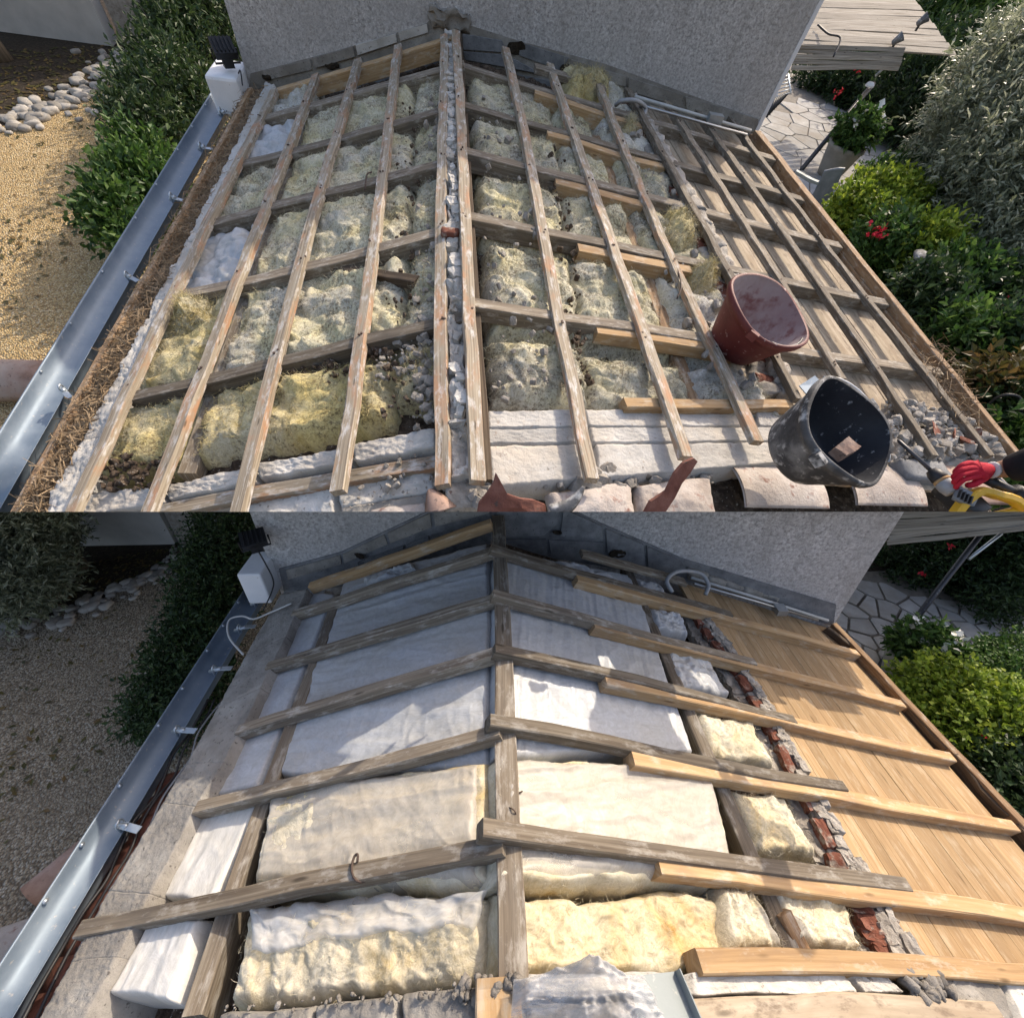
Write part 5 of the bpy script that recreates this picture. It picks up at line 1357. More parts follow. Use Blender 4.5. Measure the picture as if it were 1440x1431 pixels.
# --- fascia
f2 = thing('fascia', U, V3(4.1, 4, -2.1), 'tan fascia boards closing the right edge of the stripped roof', 'fascia')
pa, pb = U.roof(1066, 184, 0.03, 1), U.roof(1440, 648, 0.03, 1)
MB().add(*board(pa, pb, 0.10, 0.22, V3(0, 0, 1), w1=0.05, h1=0.16, seed=5, seg=20)).build('outer_board', 'wood_fascia', f2)
pa, pb = U.roof(1058, 188, -0.05, 1), U.roof(1378, 610, -0.05, 1)
MB().add(*board(pa, pb, 0.06, 0.16, V3(0, 0, 1), w1=0.04, seed=6, seg=16)).build('inner_board', 'wood_fascia', f2)

# --- old deck boards right
d2 = thing('board_deck', U, V3(3.2, 4, -2.1), 'weathered grey boarding right of the broken brick strip', 'deck')
lineA = [U.roof(u, v, -0.1, 1) for u, v in ((915, 170), (1000, 340), (1112, 560))]
xa, xb = 2.0, 4.08
nb2 = 9
for i in range(nb2):
    w_ = (xb - xa) / nb2; x = xa + w_ * (i + 0.5)
    MB().add(*board(V3(x, 7.2, U.zr(x) - 0.10 + rng.uniform(-0.006, 0.006)), V3(x, 1.25, U.zr(x) - 0.10), w_ - 0.003, 0.025, U.up(1), seed=400 + i, seg=14, wob=0.0015, ch=0.002)).build('plank', 'wood_deck_old', d2)

# --- brick strip
b2 = thing('brick_strip', U, V3(2.2, 4, -2.1), 'broken red brick wall top between old wool and grey boards', 'wall')
pth = [U.roof(u, v, -0.08, 1) for u, v in ((880, 140), (908, 190), (950, 265), (990, 340), (1020, 405), (1066, 500), (1092, 560))]
cp = curve(pth, 26)
for i in range(len(cp) - 1):
    p, q = cp[i], cp[i + 1]; m_ = (p + q) / 2; t_ = nrm(q - p); sd = nrm(np.cross(t_, V3(0, 0, 1)))
    if sd[0] < 0: sd = -sd
    ln = np.linalg.norm(q - p)
    v, f = rough_box(m_ + sd * 0.05, (t_, sd, V3(0, 0, 1)), (ln * 1.2, 0.13, 0.14), 4, 0.03, i, 8); MB().add(v, f).build('mortar_lump', 'mortar', b2, smooth=True)
    if i % 2 == 0:
        v, f = rough_box(m_ - sd * 0.06 + V3(0, 0, -0.03), (t_, sd, V3(0, 0, 1)), (ln * 1.3, 0.12, 0.13), 4, 0.018, i + 40, 8, 0.06); MB().add(v, f).build('brick', 'brick', b2)
    else:
        v, f = rough_box(m_ - sd * 0.08 + V3(0, 0, -0.02), (t_, sd, V3(0, 0, 1)), (ln * 1.1, 0.14, 0.12), 4, 0.03, i + 70, 8); MB().add(v, f).build('mortar_lump', 'rubble', b2, smooth=True)

# --- old wool, one pad per bay and column
def xline(pxs, dz=-0.1, side=None):
    P = sorted([U.roof(u, v, dz, side) for u, v in pxs], key=lambda p: p[1])
    ys = [p[1] for p in P]; xs = [p[0] for p in P]
    return lambda y: float(np.interp(y, ys, xs)) if ys[0] <= y <= ys[-1] else xs[0] + (y - ys[0]) * (xs[-1] - xs[0]) / (ys[-1] - ys[0])
lc1 = xline([(383, 124), (105, 700)], -0.05, -1)
lpu = xline([(420, 190), (255, 655)], -0.1, -1)
lgap = xline([(577, 143), (573, 263), (569, 397), (548, 500), (535, 590)], -0.1, -1)
lrg = lambda y: U.x0 - 0.10
rrg = lambda y: U.x0 + 0.12
rgap = xline([(775, 150), (790, 300), (800, 400), (820, 520)], -0.1, 1)
rpu = xline([(838, 190), (978, 570)], -0.1, 1)
rbr = xline([(908, 190), (950, 265), (1020, 405), (1084, 560)], -0.1, 1)
yr = [7.55, 6.40, 5.32, 4.27, 3.25, 2.22]
yfL = lambda c: {0: 1.62, 1: 1.70, 2: 1.72}[c]
GW = 'dirty old wool pads in the bays of the stripped roof'
def wool(xf0, xf1, yf, yn, dz, mat, label, sd, thick=0.2, amp=0.042, nx=60, ny=60, inset=-0.035, lumps=7.0, fine=0.006):
    c = [V3(x, y, U.zr(x) + dz) for x, y in ((xf0(yf) + inset, yf), (xf1(yf) - inset, yf), (xf1(yn) - inset, yn), (xf0(yn) + inset, yn))]
    up = U.up(c[0][0] + 0.01 * (c[1][0] - c[0][0]))
    def puff(X, Y, s, t):
        q = np.stack([X, Y, np.full_like(X, sd * 1.7)], 1)
        return 0.048 * np.minimum(np.abs(pn(q * 3.1)) * 2.0, 1) + 0.018 * np.abs(pn(q * 9.5)) * 2
    pd = pad(c, thick, nx, ny, sd, up, fn=puff, amp=amp * 0.6, freq=lumps / 2, r=0.10, edge=0.035, fine=fine, ffreq=24, crown=0.015, octv=3)
    o = MB().add(*pd).build('wool_pad', mat, None, U, np.mean(c, 0), smooth=True)
    if mat != 'film': fuzz(o, o, pd[0][:nx * ny], 3000, 0.040, 0.0011, sd, mat)
    tag(o, label, 'insulation', GW)
names = ['first bay from the wall', 'second bay from the wall', 'third bay from the wall', 'fourth bay from the wall', 'fifth bay from the wall', 'frontmost bay']
for r in range(6):
    yf = yr[r] - 0.03
    fr_ = r == 5
    ynA = (yr[r + 1] + 0.03) if not fr_ else 1.60
    mA = ['wool_grey', 'film', 'wool_dirty', 'film', 'wool_yellow', 'wool_yellow'][r]
    wool(lambda y: lc1(y) + 0.02, lpu, yf, ynA, -0.10, mA, ('white film covered wool pad beside the pale kerb, ' if mA == 'film' else 'old wool pad at the left edge beside the pale kerb, ') + names[r], 500 + r, amp=0.045)
    wool(lambda y: lpu(y) + 0.06, lambda y: lgap(y) + 0.02, yf, ynA if not fr_ else 1.62, -0.10 if r else -0.42, 'wool_dirty' if r < 5 else 'wool_yellow', 'old wool pad between left purlin and debris gap, ' + names[r], 510 + r, nx=80, ny=64)
    wool(lambda y: lgap(y) + 0.06, lrg, yf, ynA if not fr_ else 1.75, -0.10 if r else -0.46, 'wool_dirty' if r < 5 else 'wool_yellow', 'old wool pad between debris gap and ridge, ' + names[r], 520 + r, nx=60, ny=64)
    ynB = (yr[r + 1] + 0.03) if not fr_ else 1.68
    wool(rrg, lambda y: rgap(y) + 0.01, yf, ynB, -0.10 if r else -0.48, 'wool_dirty' if r != 5 else 'wool_dirty', 'old wool pad just right of the ridge, ' + names[r], 530 + r, nx=80, ny=64)
    wool(lambda y: rgap(y) + 0.02, lambda y: rpu(y) - 0.03, yf, ynB, -0.11 if r else -0.34, 'wool_dirty', 'old wool pad left of the right purlin, ' + names[r], 540 + r, nx=60, ny=64)
    wool(lambda y: rpu(y) + 0.05, lambda y: rbr(y) - 0.06, yf, ynB, -0.10, ['wool_grey', 'wool_grey', 'wool_dirty', 'wool_dirty', 'wool_grey', 'wool_grey'][r], 'old wool pad beside the broken brick strip, ' + names[r], 550 + r, amp=0.05)
def tuft(pix, dz, mat, label, sd, th=0.22):
    c = [U.roof(u, v, dz) for u, v in pix]
    pd = pad(c, th, 46, 46, sd, U.up(c[0][0]), amp=0.07, freq=5, r=0.16, edge=0.06, fine=0.025, ffreq=20, crown=0.08)
    o = MB().add(*pd).build('wool_tuft', mat, None, U, np.mean(c, 0), smooth=True)
    fuzz(o, o, pd[0][:46 * 46], 2400, 0.06, 0.0015, sd, mat)
    tag(o, label, 'insulation')
tuft([(782, 98), (852, 98), (862, 128), (800, 132)], 0.02, 'wool_yellow', 'yellow and white wool bundle wedged against the wall right of the ridge', 601)
tuft([(925, 290), (975, 295), (985, 345), (940, 348)], -0.02, 'wool_yellow', 'bright yellow wool tuft in the fourth bay by the bricks', 602)
tuft([(962, 372), (1000, 374), (1012, 405), (975, 410)], -0.0, 'wool_yellow', 'bright yellow torn wool tuft left of the red bucket', 603)
tuft([(868, 160), (897, 165), (900, 192), (875, 190)], -0.03, 'wool_yellow', 'small cream wool tuft by the bricks near the wall', 604)
tuft([(232, 425), (300, 412), (292, 460), (225, 480)], -0.03, 'wool_yellow', 'yellow and white torn wool at the left kerb', 605)
# crumbs lying on the wool and in the gaps
rng = np.random.RandomState(9)
mb = MB()
crumbs(U, mb, 130, [(596, 110), (622, 110), (612, 600), (575, 600)], -0.05, 0.012, 0.07, rng, -1)
crumbs(U, mb, 120, [(540, 470), (612, 460), (612, 520), (520, 540)], -0.06, 0.012, 0.05, rng, -1)
crumbs(U, mb, 90, [(670, 130), (720, 140), (800, 560), (690, 570)], -0.03, 0.01, 0.06, rng, 1)
crumbs(U, mb, 40, [(585, 520), (612, 510), (612, 600), (578, 610)], -0.06, 0.015, 0.07, rng, -1)
crumbs(U, mb, 60, [(850, 160), (900, 160), (1080, 560), (1000, 560)], -0.03, 0.02, 0.08, rng, 1)
tag(mb.build('mortar_crumbs', 'rubble', None, U), 'loose mortar crumbs scattered over the old wool and gaps', 'rubble', kind='stuff')
mb = MB()
rngd = np.random.RandomState(19)
for poly in ([(565, 130), (590, 130), (588, 600), (530, 600)], [(400, 500), (560, 470), (545, 520), (370, 560)], [(770, 180), (790, 180), (830, 540), (800, 540)], [(150, 640), (250, 640), (240, 690), (130, 690)]):
    crumbs(U, mb, 130, poly, -0.06, 0.012, 0.05, rngd)
tag(mb.build('earth_crumbs', 'debris', None, U), 'brown earth crumbs filling the gaps of the old wool', 'debris', kind='stuff')

# --- ridge mortar
rm = thing('ridge_mortar', U, V3(U.x0, 4, -1.6), 'broken whitish ridge mortar between the two middle battens', 'mortar')
rngm = np.random.RandomState(3)
y = 1.2
k = 0
rxa, rxb = U.roof(632, 46, 0.0), U.roof(648, 676, 0.0)
rx = lambda y: rxb[0] + (rxa[0] - rxb[0]) * (y - rxb[1]) / (rxa[1] - rxb[1])
bedp = [V3(rx(7.4) - 0.07, 7.4, -U.h - 0.03), V3(rx(7.4) + 0.07, 7.4, -U.h - 0.045), V3(rx(1.1) + 0.055, 1.1, -U.h - 0.045), V3(rx(1.1) - 0.055, 1.1, -U.h - 0.045)]
MB().add(*pad(bedp, 0.10, 12, 420, 90, (0, 0, 1), amp=0.035, freq=8, r=0.02, edge=0.03, fine=0.02, ffreq=22)).build('mortar_bed', 'concrete_pale', rm)
while y < 7.4:
    ln = rngm.uniform(0.08, 0.26)
    if rngm.rand() < 0.6:
        an = rngm.uniform(-0.4, 0.4)
        v, f = rough_box(V3(rx(y) + rngm.uniform(-0.02, 0.02), y + ln / 2, -U.h - 0.03 + rngm.uniform(-0.03, 0.02)), (V3(math.cos(an), math.sin(an), 0), V3(-math.sin(an), math.cos(an), 0), V3(0, 0, 1)), (rngm.uniform(0.03, 0.09), ln * rngm.uniform(0.25, 0.7), rngm.uniform(0.03, 0.06)), 4, 0.018, k, 16, 0.05)
        MB().add(v, f).build('mortar_lump', 'concrete_pale', rm)
    y += ln * 0.6; k += 1
tag(MB().add(*rough_box(U.roof(633, 328, 0.03), AX, (0.11, 0.08, 0.05), 3, 0.012, 2, 9, 0.3)).build('tile_chip', 'brick', None, U, smooth=True), 'small red tile chip on the ridge mortar halfway down', 'tile chip')

# --- left kerb, moss bed, edge board
ku = thing('mortar_kerb', U, U.roof(230, 420, -0.2), 'pale crumbling mortar kerb left of the first batten', 'kerb')
ko = [(372, 116), (338, 185), (300, 260), (258, 340), (215, 420), (165, 520), (110, 620), (40, 745)]
ki = [(388, 120), (362, 175), (325, 255), (284, 340), (244, 420), (198, 518), (150, 615), (88, 742)]
mb = MB()
for i in range(len(ko) - 1):
    c = [U.roof(u, v, -0.03, -1) for u, v in (ko[i], ki[i], ki[i + 1], ko[i + 1])]
    mb.add(*pad(c, 0.18, 30, 46, 620, U.up(-1), amp=0.014, freq=6, r=0.03, edge=0.022, fine=0.009, ffreq=34, edges=(0, 1, 0, 1), pw=True))
mb.build('cast_section', 'concrete_pale', ku, smooth=True)
mo = [(342, 130), (300, 205), (255, 290), (212, 372), (165, 460), (110, 565), (50, 680), (10, 750)]
c_ = [(376, 118), (340, 186), (302, 262), (260, 342), (218, 422), (168, 522), (114, 622), (46, 746)]
mb = MB()
for i in range(len(mo) - 1):
    c = [U.roof(u, v, -0.07, -1) for u, v in (mo[i], c_[i], c_[i + 1], mo[i + 1])]
    mb.add(*pad(c, 0.10, 26, 40, 640 + i, U.up(-1), amp=0.03, freq=7, r=0.02, edge=0.01, fine=0.02, ffreq=30))
tag(mb.build('moss_bed', 'moss_bed', None, U, smooth=True), 'brown bed of dead moss between gutter board and pale kerb', 'moss', kind='stuff')
rngs = np.random.RandomState(31)
mb = MB()
for i in range(1500):
    a = rngs.beta(1.3, 1.0) * (len(mo) - 1.01); kk = int(a); fr2 = a - kk
    b = rngs.rand()
    qa = np.array(mo[kk]) * (1 - fr2) + np.array(mo[kk + 1]) * fr2; qb = np.array(c_[kk]) * (1 - fr2) + np.array(c_[kk + 1]) * fr2
    p = U.roof(*(qa * (1 - b) + qb * b), -0.03 + rngs.uniform(-0.02, 0.02), -1)
    d = nrm(rngs.normal(size=3) * V3(1, 1, 0.25)); ln = rngs.uniform(0.05, 0.17); s_ = nrm(np.cross(d, rngs.normal(size=3))) * 0.003
    bend = rngs.normal(size=3) * ln * 0.2
    q = [p - d * ln / 2, p + bend, p + d * ln / 2 + V3(0, 0, rngs.uniform(0, 0.03))]
    mb.add([q[0] - s_, q[0] + s_, q[1] + s_, q[1] - s_, q[2] + s_, q[2] - s_], [(0, 1, 2, 3), (3, 2, 4, 5)])
tag(mb.build('straw', 'straw', None, U), 'dry straw and dead moss strands along the left edge', 'straw', kind='stuff')
mb = MB()
for i in range(260):
    a, b = rngs.rand(), rngs.rand()
    q = (1 - a) * ((1 - b) * np.array((1270, 480)) + b * np.array((1325, 480))) + a * ((1 - b) * np.array((1350, 600)) + b * np.array((1400, 610)))
    p = U.roof(q[0], q[1], rngs.uniform(-0.05, 0.05), 1)
    d = nrm(rngs.normal(size=3) * V3(1, 1, 0.4)); ln = rngs.uniform(0.05, 0.22); s_ = nrm(np.cross(d, rngs.normal(size=3))) * 0.0025
    q = [p - d * ln / 2, p + rngs.normal(size=3) * ln * 0.2, p + d * ln / 2 + V3(0, 0, rngs.uniform(0, 0.04))]
    mb.add([q[0] - s_, q[0] + s_, q[1] + s_, q[1] - s_, q[2] + s_, q[2] - s_], [(0, 1, 2, 3), (3, 2, 4, 5)])
tag(mb.build('straw', 'straw', None, U), 'dry straw strands caught along the right fascia near the rubble', 'straw', kind='stuff')
pa, pb = U.roof(350, 124, -0.02, -1), U.roof(8, 742, -0.02, -1)
tag(MB().add(*board(pa, pb, 0.07, 0.10, U.up(-1), w1=0.05, seed=9, seg=20)).build('edge_board', 'wood_fascia', None, U), 'worn brown edge board between the upper gutter and the moss', 'board')
gut2, GUn = gutter(U, (300, 128), (-40, 676), (333, 129), (-14, 738), -0.12, 0.11, 'blue zinc gutter along the left of the stripped roof', [(0.115, 1.6), (0.26, 1.6), (0.43, 1.5), (0.63, 1.3), (0.835, 1.2)], 2)

# --- pier and floodlight
p = U.at_y(318, 104, 7.75)
bx = thing('white_pier', U, V3(p[0], p[1], p[2] - 0.6), 'white rendered pier cap at the far end of the gutter, stripped roof side', 'pier')
o = MB().add(*box(p + V3(0.0, 0.05, -0.16), AX, (0.38, 0.60, 0.40))).build('cap', 'white_render', bx)
bv = o.modifiers.new('soft', 'BEVEL'); bv.width = 0.03; bv.segments = 2
fc = U.at_y(314, 68, 7.7)
floodlight(U, fc, 1.3, 'black floodlight on the white pier at the corner of the tall wall', 0.5, [fc + V3(0.1, -0.05, -0.2), U.at_y(338, 100, 7.5), U.at_y(341, 120, 7.3)])

# --- front: left parapet
pf = thing('front_parapet', U, U.roof(400, 690, -0.2), 'crumbling pale parapet with a set-in plank, left front of the stripped roof', 'parapet')
for i, (px, m_) in enumerate([([(112, 694), (222, 682), (232, 706), (100, 730)], 'concrete_white'), ([(226, 682), (352, 655), (362, 676), (236, 704)], 'concrete_white'), ([(356, 652), (488, 628), (494, 650), (364, 674)], 'concrete_white'), ([(492, 624), (612, 600), (612, 630), (496, 650)], 'concrete_white'),
        ([(330, 712), (470, 680), (474, 760), (320, 780)], 'concrete_pale'), ([(474, 680), (610, 655), (612, 690), (478, 716)], 'concrete_pale'), ([(478, 712), (612, 688), (620, 760), (478, 780)], 'concrete')]):
    c = [U.roof(u, v, -0.07 if i < 4 else -0.12, -1) for u, v in px]
    MB().add(*pad(c, 0.16, 44, 26, 660 + i, U.up(-1), amp=0.010, freq=7, r=0.010, edge=0.012, fine=0.007, ffreq=38)).build('cast_section', m_, pf, smooth=True)
MB().add(*edge_board(U, (205, 712), (612, 637), 0.085, 0.05, -0.08, -1, seed=81, wob=0.005)).build('form_plank', 'wood_batten', pf)
# --- front: right slabs
ps = thing('front_slabs', U, U.roof(900, 620, -0.2), 'pale concrete slabs across the front, right of the ridge battens', 'slabs')
for i, px in enumerate([[(684, 578), (815, 575), (820, 600), (684, 602)], [(821, 575), (944, 574), (950, 599), (826, 600)], [(948, 574), (1058, 575), (1064, 599), (954, 599)], [(1062, 575), (1090, 575), (1106, 599), (1068, 599)],
                        [(684, 603), (820, 601), (826, 622), (684, 624)], [(827, 601), (950, 600), (956, 621), (833, 622)], [(955, 600), (1110, 600), (1114, 620), (961, 621)],
                        [(684, 625), (827, 623), (833, 674), (690, 686)], [(835, 623), (960, 622), (964, 664), (842, 674)], [(965, 622), (1118, 621), (1124, 648), (970, 663)]]):
    c = [U.roof(u, v, -0.06 - 0.004 * (i % 3), 1) for u, v in px]
    MB().add(*pad(c, 0.14, 44, 22, 680 + i, U.up(1), amp=0.005, freq=5, r=0.005, edge=0.008, fine=0.004, ffreq=40)).build('slab', 'concrete_white', ps, smooth=True)
v, f = rough_box(U.roof(647, 640, -0.09), AX, (0.16, 0.7, 0.1), 8, 0.03, 5, 7); MB().add(v, f).build('mortar_lump', 'mortar', ps, smooth=True)

# --- front tiles and shards
for i, (px, m_, lb) in enumerate([([(770, 690), (890, 676), (898, 740), (778, 745)], 'tile_dusty', 'beige broken roof tile at the front, right of the curved black shard'), ([(895, 680), (1000, 668), (1010, 735), (902, 742)], 'tile_dusty', 'beige roof tile at the front, behind the red tile shard'),
        ([(520, 716), (600, 704), (610, 750), (520, 760)], 'tile_dusty', 'pinkish roof tile piece at the front, left of the middle battens')]):
    c = [U.roof(u, v, -0.10) for u, v in px]
    o = MB().add(*pad(c, 0.04, 30, 24, 700 + i, U.up(1), amp=0.012, freq=4, r=0.012, edge=0.010, fine=0.004, ffreq=30, crown=0.05)).build('roof_tile', m_, None, U, smooth=True)
    tag(o, lb, 'roof tile')
for i, (u, v, ln, m_, lb) in enumerate([(1045, 717, 0.62, 'tile_dusty', 'dusty low arched tile at the front, left of the black bucket'), (1180, 714, 0.62, 'tile_dusty', 'mauve dusty low arched tile under the black bucket'), (1308, 712, 0.55, 'terracotta', 'reddish low arched tile below the drill bit')]):
    v_, f_ = half_tile(U, U.roof(u, v, -0.42 + 0.008 * (i % 2)), (V3(1, 0.03, -0.10), V3(0.03, -1, 0), V3(0.10, 0, 1)), ln, 0.36, 0.018, None, None, None, 0.95, 16, 0.95)
    tag(MB().add(v_, f_).build('roof_tile', m_, None, U, smooth=True), lb, 'roof tile')
v, f = rough_box(U.roof(1290, 668, -0.10), (V3(1, 0, -0.1), V3(0, 1, 0), V3(0.1, 0, 1)), (0.42, 0.16, 0.14), 5, 0.012, 8, 8)
tag(MB().add(v, f).build('concrete_block', 'block', None, U, smooth=True), 'grey concrete block below the drill bit at the front', 'block')
def shard(pts, w, th, mat, name, label, twist=0.0):
    cp_ = curve(pts, 18); n = len(cp_)
    vs = []; fs = []
    for i, p in enumerate(cp_):
        t_ = nrm(cp_[min(i + 1, n - 1)] - cp_[max(0, i - 1)])
        sd = nrm(np.cross(t_, V3(0, -0.6, 0.8))); u_ = np.cross(sd, t_)
        a = i / (n - 1); ww = w * (0.15 + 0.85 * (1 - a) ** 0.8)
        for (x, z) in ((-1, 0), (-0.5, 0.28), (0, 0.38), (0.5, 0.28), (1, 0), (0.5, 0.28 - th / w), (0, 0.38 - th / w), (-0.5, 0.28 - th / w)):
            vs.append(p + sd * x * ww / 2 + u_ * z * ww * 0.6)
    for i in range(n - 1):
        for j in range(8): fs.append((i * 8 + j, i * 8 + (j + 1) % 8, (i + 1) * 8 + (j + 1) % 8, (i + 1) * 8 + j))
    fs += [tuple(range(7, -1, -1)), tuple(range((n - 1) * 8, n * 8))]
    tag(MB().add(vs, fs).build(name, mat, None, U, smooth=True), label, 'tile shard')
def plate(pix, c_px, dz, tilt, th, bend, mat, label):
    """Broken piece of curved tile: traced outline on a tilted plane, bowed, with real thickness."""
    c = U.roof(*c_px, dz)
    n = nrm(V3(0.15, -math.cos(tilt), math.sin(tilt)))
    P = [U.on_plane(u, v, c, n) for u, v in pix]
    m_ = np.mean(P, 0); X = nrm(P[-1] - P[0])
    ring = []
    for k in (1.0, 0.6, 0.25):
        ring.append([m_ + (p - m_) * k for p in P])
    bow = lambda p: p + n * (bend * (1 - (np.dot(p - m_, X) / 0.16) ** 2))
    vs = [bow(p) for r in ring for p in r] + [bow(p) - n * th for r in ring for p in r]
    k = len(P); o2 = 3 * k; fs = []
    for r in range(2):
        for i in range(k):
            j = (i + 1) % k
            fs += [(r * k + i, r * k + j, r * k + k + j, r * k + k + i), (o2 + r * k + j, o2 + r * k + i, o2 + r * k + k + i, o2 + r * k + k + j)]
    fs += [tuple(range(2 * k, 3 * k)), tuple(range(o2 + 3 * k - 1, o2 + 2 * k - 1, -1))] + [(i, i + o2, (i + 1) % k + o2, (i + 1) % k) for i in range(k)]
    tag(MB().add(vs, fs).build('tile_shard', mat, None, U, smooth=False), label, 'tile shard')
plate([(668, 740), (673, 706), (684, 690), (692, 676), (695, 663), (699, 676), (708, 690), (728, 697), (748, 701), (770, 712), (776, 740)], (715, 715), 0.03, 0.75, 0.02, 0.05, 'tile_shard', 'dark red brown pointed tile shard standing at the front beside the ridge')
shard([U.roof(775, 722, 0.0), U.roof(798, 712, 0.03), U.roof(812, 698, 0.06), U.roof(821, 684, 0.09)], 0.09, 0.02, 'black_dusty', 'tile_shard', 'black curved horn shaped shard at the front')
plate([(905, 722), (914, 704), (934, 690), (946, 664), (958, 650), (973, 643), (979, 648), (968, 664), (956, 678), (946, 698), (930, 722)], (940, 690), 0.05, 0.7, 0.02, 0.02, 'tile_shard', 'slanting brown tile shard leaning on the pale slabs at the front')
shard([U.roof(620, 722, -0.02), U.roof(612, 704, 0.0), U.roof(604, 688, 0.01)], 0.16, 0.02, 'terracotta', 'tile_shard', 'pink tile piece under the end of the left middle batten')
# dark mortar and chunks between slabs and tiles
mb = MB()
rng2 = np.random.RandomState(12)
crumbs(U, mb, 120, [(640, 640), (700, 680), (700, 719), (620, 719)], -0.10, 0.02, 0.09, rng2)
crumbs(U, mb, 70, [(760, 668), (1000, 655), (1000, 680), (760, 690)], -0.12, 0.02, 0.10, rng2, 1)
crumbs(U, mb, 40, [(480, 660), (620, 630), (620, 700), (480, 719)], -0.09, 0.01, 0.05, rng2, -1)
tag(mb.build('mortar_crumbs', 'rubble', None, U), 'mortar chunks along the gap behind the front tiles', 'rubble', kind='stuff')
# rubble right front
c = [U.roof(u, v, -0.06, 1) for u, v in ((1245, 560), (1345, 575), (1425, 652), (1255, 652))]
o = MB().add(*pad(c, 0.16, 80, 60, 720, U.up(1), amp=0.05, freq=6, r=0.06, edge=0.04, fine=0.03, ffreq=20)).build('rubble_bed', 'mortar', None, U, smooth=True)
tag(o, 'bed of broken mortar at the right front corner beside the drill', 'rubble', kind='stuff')
mb = MB(); crumbs(U, mb, 420, [(1240, 562), (1345, 578), (1420, 645), (1255, 648)], -0.03, 0.012, 0.075, rng2, 1)
tag(mb.build('rubble_chunks', 'rubble', None, U), 'pale rubble chunks at the right front corner', 'rubble', kind='stuff')
for i, (u, v, s, m_) in enumerate([(1318, 607, 0.11, 'brick'), (1340, 615, 0.12, 'brick'), (1360, 622, 0.10, 'brick'), (1330, 625, 0.09, 'rubble'), (1372, 612, 0.08, 'brick')]):
    A = [np.array(Quaternion(tuple(nrm(rng2.normal(size=4)))).to_matrix().row[k]) for k in range(3)]
    v_, f_ = rough_box(U.roof(u, v, 0.0, 1), A, (s, s * 0.8, s * 0.35), 3, s * 0.08, i + 3, 6, 0.1)
    tag(MB().add(v_, f_).build('brick_piece', m_, None, U), ['red brick piece in the rubble, nearest the drill bit', 'red brick piece in the middle of the right front rubble', 'red brick piece in the rubble above the red glove', 'pale flat chunk among the red bricks in the rubble', 'red brick piece in the rubble nearest the fascia'][i], 'brick')

# --- buckets
def bucket(site, rim_px, axis_cam, d, R, r, h, m_out, m_in, label, seed, lean_lip=0.0):
    c = site.depth(*rim_px, d)
    vw = -nrm(site.ray(*rim_px)); sdw = site.M.T @ np.array([axis_cam[0], axis_cam[1], 0.0]); sdw = nrm(sdw - vw * np.dot(sdw, vw))
    a = nrm(vw * math.cos(axis_cam[2]) + sdw * math.sin(axis_cam[2]))
    X = nrm(np.cross(a, V3(0, 0, 1))); Y = np.cross(a, X)
    t_ = thing('bucket', site, c - a * h, label, 'bucket')
    base = c - a * h
    n = 56
    prof = [(0.0, 0.012), (r * 0.93, 0.012), (r, 0.03)] + [(r + (R - r) * k, 0.03 + (h - 0.05) * k) for k in (0.2, 0.4, 0.6, 0.8, 1.0)]
    outp = [(0.0, 0.0), (r * 0.95, 0.0), (r, 0.02)] + [(r + (R - r) * k + 0.004, 0.03 + (h - 0.05) * k) for k in (0.25, 0.5, 0.75, 0.9)] + [(R + 0.012, h - 0.045), (R + 0.016, h - 0.03), (R + 0.016, h - 0.008), (R + 0.008, h), (R - 0.004, h - 0.004)]
    def warp(V):
        V = np.asarray(V); q = V - base
        z = q @ a; x = q @ X; y_ = q @ Y
        k = np.clip(z / h, 0, 1)
        s = 1 + 0.05 * k * np.cos(2 * np.arctan2(y_, x) + seed)
        return base + np.outer(x * s, X) + np.outer(y_ * (2 - s), Y) + np.outer(z + 0.012 * k * np.cos(3 * np.arctan2(y_, x) + seed * 2), a)
    v, f = lathe(outp, base, (X, Y, a), n); sh_o = MB().add(warp(v), f).build('shell', m_out, t_, smooth=True)
    v, f = lathe([(q[0] - 0.006 if q[0] > 0 else 0, q[1]) for q in prof] + [(R - 0.004, h - 0.004)], base, (X, Y, a), n); MB().add(warp(v), f).build('inside', m_in, t_, smooth=True)
    for sg in (1, -1):
        pe = base + a * (h - 0.03) + X * sg * (R + 0.02)
        MB().add(*box(pe, (X, Y, a), (0.03, 0.06, 0.05))).build('handle_lug', m_out, sh_o)
    pts = [base + a * (h - 0.03) + X * (R + 0.03) * math.cos(th) - Y * (R + 0.03) * math.sin(th) - a * 0.05 * math.sin(th) for th in np.linspace(0.05, math.pi - 0.05, 18)]
    return t_, (base, a, X, Y)
rb, RB = bucket(U, (1084, 434), (0.735, 0.68, math.radians(65)), 2.72, 0.29, 0.19, 0.33, 'red_dusty', 'red_inner', 'dusty dark red plastic bucket lying tilted on the right battens', 1.0)
MB().add(*tube([RB[0] + RB[1] * 0.31 + RB[2] * 0.285 * math.cos(t) + RB[3] * 0.285 * math.sin(t) + RB[1] * 0.0 for t in np.linspace(0.4, 1.6, 8)], 0.008, 6)).build('handle', 'steel_dark', rb, smooth=True)
bb, BB = bucket(U, (1198, 603), (0.93, 0.36, math.radians(62)), 2.06, 0.275, 0.20, 0.30, 'black_dusty', 'black_inner', 'black rubber bucket with mortar smears lying at the front right', 2.2)
MB().add(*tube([BB[0] + BB[1] * 0.30 + BB[2] * 0.29 * math.cos(t) + BB[3] * 0.29 * math.sin(t) - BB[1] * 0.02 for t in np.linspace(2.0, 4.4, 12)], 0.008, 6)).build('handle', 'steel', bb, smooth=True)
